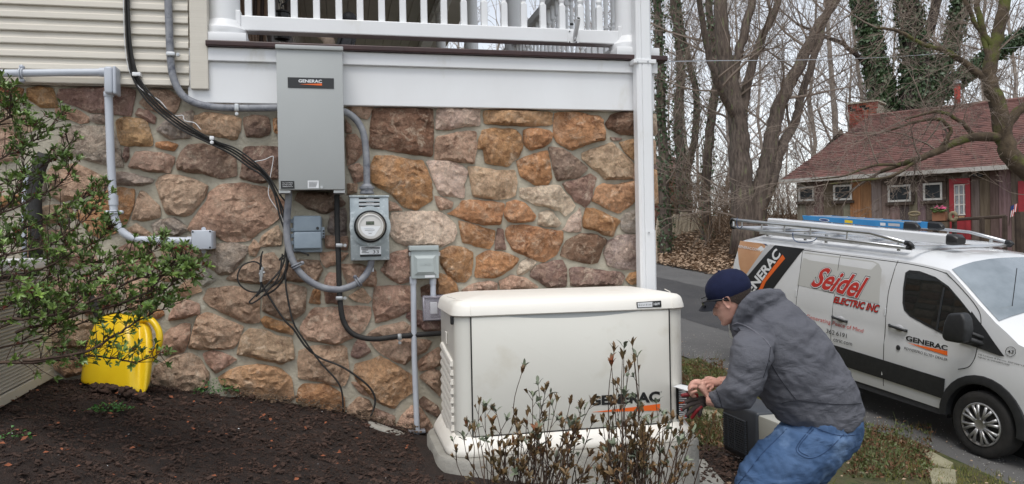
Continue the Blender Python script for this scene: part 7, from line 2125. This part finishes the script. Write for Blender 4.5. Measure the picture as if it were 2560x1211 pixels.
brs = [[(-60,420),(40,380),(100,340),(150,290)], [(-60,480),(60,440),(130,400),(190,350)], [(-60,330),(10,300),(30,262),(14,212)], [(-60,560),(80,500),(170,440),(165,410)], [(-60,620),(60,570),(150,530),(220,490),(262,482)],
       [(-60,650),(100,620),(200,560),(245,505)], [(-60,700),(80,680),(190,630),(260,590),(282,565)], [(-60,760),(100,730),(220,660),(300,640)], [(0,800),(120,790),(240,750),(330,700),(400,690),(440,660),(485,672)],
       [(40,830),(180,790),(300,760),(390,740),(440,700),(452,688)], [(0,870),(120,840),(250,790),(340,770),(420,740)], [(60,900),(200,885),(300,830),(370,790),(430,760)], [(-20,905),(100,905),(240,890),(330,905),(400,888)],
       [(60,850),(150,800),(230,700),(215,615)], [(230,700),(300,660),(360,640),(412,605)], [(-40,700),(20,640),(60,560),(40,470)], [(120,760),(200,720),(290,700),(370,660)], [(300,760),(380,720),(450,640),(478,690)], [(-40,560),(30,500),(60,430),(50,360)], [(20,760),(110,700),(160,620),(150,560)], [(-20,830),(60,790),(150,740),(230,735)], [(-60,260),(-10,250),(40,300),(90,320)], [(-60,640),(20,600),(90,600),(150,640)], [(-60,720),(20,700),(80,740),(130,760)], [(-40,800),(40,760),(110,800),(170,820)]]
sm = MB(); hk = MB()
cnt = 0; extra = MB()
spots = []
for bi, b in enumerate(brs):
    dep = 2.85 + .12 * math.sin(bi * 2.1)
    dz_ = U(-.2, .2)
    pts = cr([Dp(x, y, dep + dz_ * (i / len(b))) for i, (x, y) in enumerate(b)], 6)
    P = [Vector(p) + Vector((U(-1, 1), U(-1, 1), U(-1, 1))) * .004 for p in pts]
    r0 = .0065 if bi in (9, 11, 12, 8) else .0042
    sm.tube(P, [r0 * (1 - .75 * i / len(P)) for i in range(len(P))], 5)
    n_ = len(P)
    for i in range(2, n_):
        f = i / n_
        for rep in range(4):
            if rnd() < (.30 if P[i].z > .75 else .46): continue
            ax_ = (P[i] - P[i - 1]).normalized()
            d = (ax_ * .5 + perp(ax_) * .8 + Vector((0, 0, .55))).normalized()
            L = U(.012, .10) * (1.25 - f * .7)
            q = P[i] + d * L
            sm.tube([P[i], P[i].lerp(q, .5) + perp(d) * .004, q], [.0018, .0015, .001], 3)
            spots.append((q, (d + Vector((0, 0, .4))).normalized()))
            if rnd() < .22:
                for _ in range(3): leaf(hk, q - d * .01, (perp(d) + d * .3).normalized(), d, U(.012, .02), .003)
random.shuffle(spots)
for k, (q, d) in enumerate(spots):
    sc = U(.6, 1.0) * (1.15 if rnd() < .2 else 1)
    if k < 300: place_sprig(random.choice(GREEN), q, d, az, sc)
    else:
        me = random.choice(GREEN); R_ = Vector((0, 0, 1)).rotation_difference(d) @ Quaternion((0, 0, 1), U(0, 6.28))
        extra.add([q + R_ @ (v.co * sc) for v in me.vertices], [tuple(p.vertices) for p in me.polygons])
sm.build('branches', M['stem'], az)['kind'] = 'stuff'
hk.build('seed_husks', M['husk'], az)['kind'] = 'stuff'
if extra.v: extra.build('foliage', M['azalea'], az)['kind'] = 'stuff'
# bronze shrub before the generator
bz = thing('bronze_shrub', 'twiggy shrub with bronze winter leaves in front of the generator', 'shrub', Dp(1430, 1270, 3.15))
tips = [(1305,932),(1345,962),(1332,990),(1365,975),(1240,1028),(1213,1020),(1376,1000),(1392,1005),(1425,1010),(1452,1022),(1478,1012),(1535,880),(1556,898),(1560,868),(1581,864),(1587,905),(1529,915),(1573,922),(1593,892),(1168,1062),(1186,1078),(1140,1126),(1160,1092),(1198,1012),(1290,1040),(1266,1052),(1660,1036),(1682,1050),(1732,1082),(1702,1092),(1622,1060),(1600,1030),(1640,1008),(1318,1040),(1350,1020),(1402,1050),(1440,1062),(1215,1100),(1230,1062),(1545,960),(1560,990),(1540,1010)]
for _ in range(104): tips.append((random.choice([random.gauss(1350, 90), random.gauss(1480, 110), random.gauss(1630, 70)]), U(1050, 1195)))
sm = MB(); n_obj = 0; extra = MB()
for (tx, ty) in tips:
    dep = 3.2 + U(-.13, .12)
    if ty < 1000: dep = 3.12
    bx = 1290 + (tx - 1290) * .55 if tx < 1500 else 1560 + (tx - 1560) * .6
    A = Dp(bx + U(-50, 50), 1275, 3.2 + U(-.1, .1)); A.z = min(A.z, ground_z(A.x, A.y) + .02)
    T = Dp(tx, ty, dep)
    k1 = A.lerp(T, .4) + Vector((U(-1, 1), U(-1, 1), 0)) * .03; k2 = A.lerp(T, .75) + Vector((U(-1, 1), U(-1, 1), 0)) * .02
    P = [Vector(p) for p in cr([A, k1, k2, T], 4)]
    sm.tube(P, [.0032 * (1 - .65 * i / len(P)) for i in range(len(P))], 4)
    d = (P[-1] - P[-2]).normalized()
    todo = [(T, (d + Vector((0, 0, .5))).normalized(), U(1.0, 1.45))]
    for i in range(len(P) - 2, 4, -1):
        if rnd() < .45:
            dd = (d + perp(d) * .9 + Vector((0, 0, .4))).normalized(); q = P[i] + dd * U(.015, .05)
            sm.tube([P[i], q], [.0016, .001], 3)
            todo.append((q, dd, U(.6, 1.1)))
    for q, dd, sc in todo:
        me = random.choice(BRONZE)
        if n_obj < 300: place_sprig(me, q, dd, bz, sc); n_obj += 1
        else:
            R_ = Vector((0, 0, 1)).rotation_difference(dd) @ Quaternion((0, 0, 1), U(0, 6.28))
            extra.add([q + R_ @ (v.co * sc) for v in me.vertices], [tuple(p.vertices) for p in me.polygons])
sm.build('branches', M['stem'], bz)['kind'] = 'stuff'
if extra.v: extra.build('foliage', M['azalea2'], bz)['kind'] = 'stuff'
# heat pump at the left edge
M['beige'] = mat('beige heat pump', srgb(196, 190, 176), srgb(184, 178, 164), scale=3, rough=.5)
hpn = thing('heat_pump', 'beige louvred heat pump cabinet at the left edge behind the azalea', 'heat pump', Dp(128, 935, 4.1))
c1, c0 = Dp(128, 935, 3.72), Dp(0, 1003, 3.06)
fdv = c0 - c1; fdv.z = 0; Lf = fdv.length * 1.35; fdv.normalize(); bdv = Vector((fdv.y, -fdv.x, 0))
if bdv.dot(c1 - EYE) < 0: bdv = -bdv
zt_ = Dp(126, 655, 3.72).z; zb_ = c1.z - .02
Mx = Matrix.Translation(Vector((c1.x, c1.y, zb_))) @ Matrix((fdv, bdv, Vector((0, 0, 1)))).transposed().to_4x4()
hgt = zt_ - zb_
s = MB(); s.rbox((.012, .012, 0), (Lf, .4, hgt - .03), .012, 2, Mx); s.build('case', M['beige'], hpn, angle=40)
s = MB(); s.rbox((-.01, -.012, hgt - .028), (Lf + .02, .42, hgt + .02), .012, 2, Mx); s.build('top', M['paper'], hpn, angle=40)
s = MB(); s.rbox((0, -.006, 0), (.135, .011, hgt - .03), .004, 1, Mx); s.build('corner_panel', M['beige'], hpn)
s = MB(); s.rbox((0, -.012, -.0), (Lf, .0105, .045), .004, 1, Mx); s.build('base_rail', M['beige'], hpn)
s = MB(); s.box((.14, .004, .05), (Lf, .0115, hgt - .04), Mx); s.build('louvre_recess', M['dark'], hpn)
nl = 30
for i in range(nl):
    z = .055 + (hgt - .11) * i / nl
    s = MB(); s.add([(.138, .010, z + .013), (Lf, .010, z + .013), (Lf, -.008, z), (.138, -.008, z), (.138, -.006, z - .004), (Lf, -.006, z - .004)], [(0, 1, 2, 3), (3, 2, 5, 4)], Mx); s.build('louvre', M['beige'], hpn)
ph = MB(); ph.tube([W(x, y, WY - .1) for x, y in ((112, 385), (98, 420), (86, 470), (88, 560), (92, 700))], .032, 12)
tag(ph.build('insulated_pipe', M['rubber'], smooth=True), 'black foam insulated pipe down the wall behind the azalea', 'pipe')
ph = MB(); ph.tube([W(x, y, WY - .1) for x, y in ((70, 415), (62, 470), (60, 560), (62, 680))], .012, 10)
tag(ph.build('wall_pipe', M['conduit'], smooth=True), 'thin pale pipe beside the black insulated pipe on the left', 'pipe')
ph = MB(); ph.tube(cr([W(x, y, WY - .14) for x, y in ((200, 715), (220, 740), (238, 768), (250, 790), (262, 815))], 4), .024, 10)
tag(ph.build('black_hose', M['rubber'], smooth=True), 'black hose poking out above the yellow jug', 'hose')
# yellow jug
M['yellow'] = mat('yellow plastic', srgb(232, 196, 30), srgb(222, 182, 22), scale=5, rough=.35, c3=srgb(206, 168, 40), s3=9, t3=.66)
yj = thing('yellow_jug', 'yellow plastic jug leaning on the stones, half sunk in mulch', 'jug', Dp(300, 960, 4.1))
def yq(x, y, d): return Dp(x, y, d)
JR = [[(197,958,3.74),(205,962,3.70),(300,974,3.64),(330,976,3.62),(348,984,3.65),(362,991,3.62),(372,970,3.68),(382,938,3.76),(300,925,3.92),(215,920,3.92)],
      [(203,905,3.76),(210,908,3.72),(300,912,3.66),(335,910,3.65),(347,905,3.72),(363,915,3.66),(380,905,3.70),(391,885,3.78),(310,870,3.93),(220,868,3.93)],
      [(222,840,3.80),(230,842,3.76),(305,842,3.70),(335,842,3.70),(350,836,3.78),(364,846,3.72),(382,838,3.76),(388,826,3.82),(312,815,3.93),(232,815,3.93)],
      [(238,802,3.84),(246,800,3.80),(300,796,3.76),(326,798,3.76),(345,800,3.82),(358,806,3.78),(370,806,3.80),(376,802,3.85),(320,790,3.93),(250,792,3.92)],
      [(262,786,3.88),(268,785,3.85),(300,784,3.82),(318,785,3.82),(330,787,3.85),(336,789,3.84),(342,789,3.86),(345,788,3.88),(318,783,3.92),(272,783,3.92)]]
s = MB(); s.loft([[yq(*q) for q in r_] for r_ in [JR[0], JR[0]] + JR[1:] + [JR[-1]]])
jb_ = s.build('body', M['yellow'], yj, smooth=True)
sm_ = jb_.modifiers.new('round', 'SUBSURF'); sm_.levels = 2; sm_.render_levels = 2
s = MB(); s.tube(cr([yq(350, 800, 3.8), yq(376, 800, 3.78), (yq(396, 826, 3.76)), yq(398, 856, 3.75), yq(388, 884, 3.76), yq(378, 902, 3.76)], 5), .016, 12); s.build('handle', M['yellow'], yj, smooth=True)
s = MB(); s.tube([yq(250, 792, 3.88), yq(246, 776, 3.89)], [.014, .008], 10); s.build('spout', M['cush'], yj, smooth=True)
s = MB(); s.tube([yq(304 + 4 * i, 838 + (i % 3), 3.755) for i in range(9)], .0018, 4); s.build('embossing', M['yellow'], yj)
# mulch chips, clods, leaf bits
M['chip'] = mat('mulch chips', (.075, .041, .029), (.03, .017, .012), scale=9, rough=.95)
s = MB()
def chip(s, p, L, w_, t):
    q = Quaternion((U(-1, 1), U(-1, 1), U(-1, 1)), U(0, 6.28)); q2 = Quaternion((0, 0, 1), U(0, 6.28)) @ Quaternion((1, 0, 0), U(-.5, .5)) @ Quaternion((0, 1, 0), U(-.5, .5))
    s.box((-L, -w_, -t), (L, w_, t), Matrix.Translation(p) @ q2.to_matrix().to_4x4())
for _ in range(4500):
    x, y = U(1.75, 2.9), U(2.6, 5.2); p = Vector((x, y, ground_z(x, y) + .02 + U(0, .03)))
    L = U(.004, .02); chip(s, p, L, L * U(.25, .6), .002)
k = 0
while k < 30000:
    px, py = U(-40, 1240), 960 + 300 * rnd() ** .8
    x, y = U(-1.9, 1.2), U(2.6, 4.32)
    if x > .36 and y > 3.4: continue
    p = Vector((x, y, ground_z(x, y) + .028 * fbm((x, y, 0), 2.3, 3) + .02 * fbm((x, y, 3), 11, 3) + U(-.002, .008)))
    L = random.choice([U(.0015, .005)] * 6 + [U(.005, .015)]); chip(s, p, L, L * U(.25, .7), U(.0008, .0025)); k += 1
kind(s.build('mulch_chips', M['chip']), 'stuff', 'shredded dark mulch covering the bed by the wall')
s = MB()
for _ in range(60):
    p = Dp(U(225, 350), 0, 4.0); t = U(0, 1)
    x0, y0 = 225 + 130 * t, 975 + 12 * t
    p = Dp(x0 + U(-8, 8), y0 + U(-12, 8), 3.62 + U(-.05, .05)); r = U(.012, .03)
    s.sphere(p, r * .8, 5, (1, 1, .7))
vv = [tuple(Vector(v) + Vector((fbm(Vector(v) * 40), fbm(Vector(v) * 40 + Vector((3, 3, 3))), fbm(Vector(v) * 37))) * .012) for v in s.v]; s.v = vv
kind(s.build('mulch_clods', M['chip']), 'stuff', 'dark soil clods heaped against the yellow jug')
for nm, mt, n_, sz, lab in (('fallen_leaves', 'dead_leaf2', 210, .018, 'small rusty fallen leaves scattered on the mulch'), ('pale_bits', 'paper', 42, .006, 'white flecks of debris on the mulch')):
    M['dead_leaf2'] = mat('rusty fallen leaf', srgb(150, 88, 58), srgb(110, 62, 40), scale=20, rough=.9)
    s = MB()
    while n_ > 0:
        x, y = U(-1.8, .6), U(2.7, 4.3)
        if x > .36 and y > 3.4: continue
        if nm == 'fallen_leaves' and rnd() < (x + 1.8) / 3.2: continue
        scatter_leaf(s, x, y, ground_z(x, y) + .035 + .028 * fbm((x, y, 0), 2.3, 3), sz * U(.6, 1.5)); n_ -= 1
    kind(s.build(nm, M[mt]), 'stuff', lab)
s = MB()
for _ in range(300):                           # rubble and twigs along the foot of the wall
    x = U(-.6, .4); y = 4.29 - abs(random.gauss(0, .05)); p = Vector((x, y, ground_z(x, y) + .02 + U(0, .03)))
    if rnd() < .5: s.tube([p, p + Vector((U(-1, 1), U(-1, .3), U(-.2, .4))).normalized() * U(.02, .07)], .0012, 3)
    else: s.sphere(p, U(.004, .011), 3)
kind(s.build('wall_foot_litter', M['litter']), 'stuff', 'dry twigs and grit along the foot of the stones')
# small weeds
M['weed'] = mat('weed leaf', srgb(72, 120, 56), srgb(48, 92, 40), scale=30, rough=.5)
for px, py, rx, n_, h, lab in ((540, 988, .12, 190, .09, 'low green weed growing at the foot of the stones'), (272, 1034, .10, 150, .035, 'flat green weed patch in the open mulch'), (38, 1108, .05, 26, .05, 'tiny green seedling in the mulch at the left edge'), (165, 920, .12, 160, .12, 'green ground ivy between the heat pump and yellow jug')):
    c = gp(px, py)
    if px == 165: c = Dp(165, 925, 3.75)
    if px == 540: c = Dp(540, 990, 4.05)
    wt = thing('weed', lab, 'weed', c)
    s = MB()
    for _ in range(n_):
        a, r = U(0, 6.28), rx * math.sqrt(rnd())
        p = Vector((c.x + r * math.cos(a), c.y + r * math.sin(a) * .5, c.z + h * rnd() * (1 - (r / rx) ** 2) + .012))
        leaf(s, p, Vector((U(-1, 1), U(-1, 1), U(-.1, .6))).normalized(), Vector((U(-.4, .4), U(-.4, .4), 1)).normalized(), U(.009, .02), U(.004, .007))
    s.build('leaves', M['weed'], wt)['kind'] = 'stuff'
# verge: grass, ground cover, stray leaves, grit on the drive
M['grass'] = mat('rough grass', srgb(104, 112, 44), srgb(128, 116, 66), scale=1.2, rough=.8)
s = MB()
k = 0
while k < 15000:
    x, y = U(1.85, 7), U(2.5, 17)
    ss, t = road_st(x, y)
    if t > ROAD_A + .05 or t < -4.5: continue
    if rnd() > (1.0 if t > -1.5 else .35): continue
    if y < 8 and x < 2.9: continue
    if fbm((x, y, 0), .8, 3) < -.12: continue
    p = Vector((x, y, ground_z(x, y) + .01)); d = Vector((U(-.6, .6), U(-.6, .6), 1)).normalized() * U(.03, .08); w_ = perp(d.normalized()) * .004
    s.add([p - w_, p + w_, p + d], [(0, 1, 2)]); k += 1
kind(s.build('grass', M['grass']), 'stuff', 'patchy winter grass and moss along the drive edge')
M['cover'] = mat('ground cover leaf', srgb(96, 106, 58), srgb(70, 78, 42), scale=8, rough=.45, c3=srgb(128, 92, 60), s3=4, t3=.56)
M['cover_br'] = mat('brown ground cover', srgb(120, 84, 58), srgb(84, 62, 44), scale=6, rough=.8)
for nm, lab, boxes in (('ground_cover', 'low evergreen ground cover right of the man and beside the generator', [(2130, 2330, 1075, 1200, 520), (1722, 1806, 1060, 1130, 420), (1700, 1810, 905, 985, 260)]),):
    for mt, share in (('cover', .62), ('cover_br', .38)):
        s = MB()
        for x0, x1, y0, y1, n_ in boxes:
            for _ in range(int(n_ * share)):
                c = gp(U(x0, x1), U(y0, y1)); hh = U(.0, .12) * rnd() if y0 > 1000 else U(.01, .06)
                for k in range(5):
                    d = Vector((U(-1, 1), U(-1, 1), U(.1, 1.2))).normalized(); n = perp(d)
                    leaf(s, c + Vector((U(-.04, .04), U(-.04, .04), hh)), d, n, U(.025, .05), U(.007, .012))
                if rnd() < .8: s.tube([c, c + Vector((U(-.09, .09), U(-.09, .09), hh + U(.02, .16)))], .0016, 3)
        kind(s.build(nm, M[mt]), 'stuff', lab)
s = MB()
for _ in range(1500):
    x, y = U(1.85, 7), U(2.6, 17); ss, t = road_st(x, y)
    if t > ROAD_A + .3: continue
    scatter_leaf(s, x, y, ground_z(x, y) + .03, U(.02, .05))
for _ in range(350):
    ss, t = U(-2, 16), random.choice([U(-.3, .3), U(-.3, 3), U(5.6, 6.9)]); p = VO + VD * ss + VT * t
    scatter_leaf(s, p.x, p.y, road_z(p.x, p.y) + .012, U(.015, .035))
kind(s.build('stray_leaves', M['dead_leaf']), 'stuff', 'stray dry leaves on the verge and drive')
M['grit'] = mat('pale grit', srgb(196, 194, 188), srgb(150, 148, 144), scale=9, rough=.9)
s = MB()
for _ in range(2600):
    ss, t = U(-2.5, 15), (abs(random.gauss(0, .7)) - .25 if rnd() < .6 else U(-.2, 6.5)); p = VO + VD * ss + VT * t
    r = U(.003, .009); c = Vector((p.x, p.y, road_z(p.x, p.y) + .006))
    s.add([c + Vector((r, 0, 0)), c + Vector((-r * .5, r * .8, 0)), c + Vector((-r * .5, -r * .8, 0)), c + Vector((0, 0, r * .8))], [(0, 1, 3), (1, 2, 3), (2, 0, 3)])
kind(s.build('grit', M['grit']), 'stuff', 'pale grit strewn along the near edge of the drive')
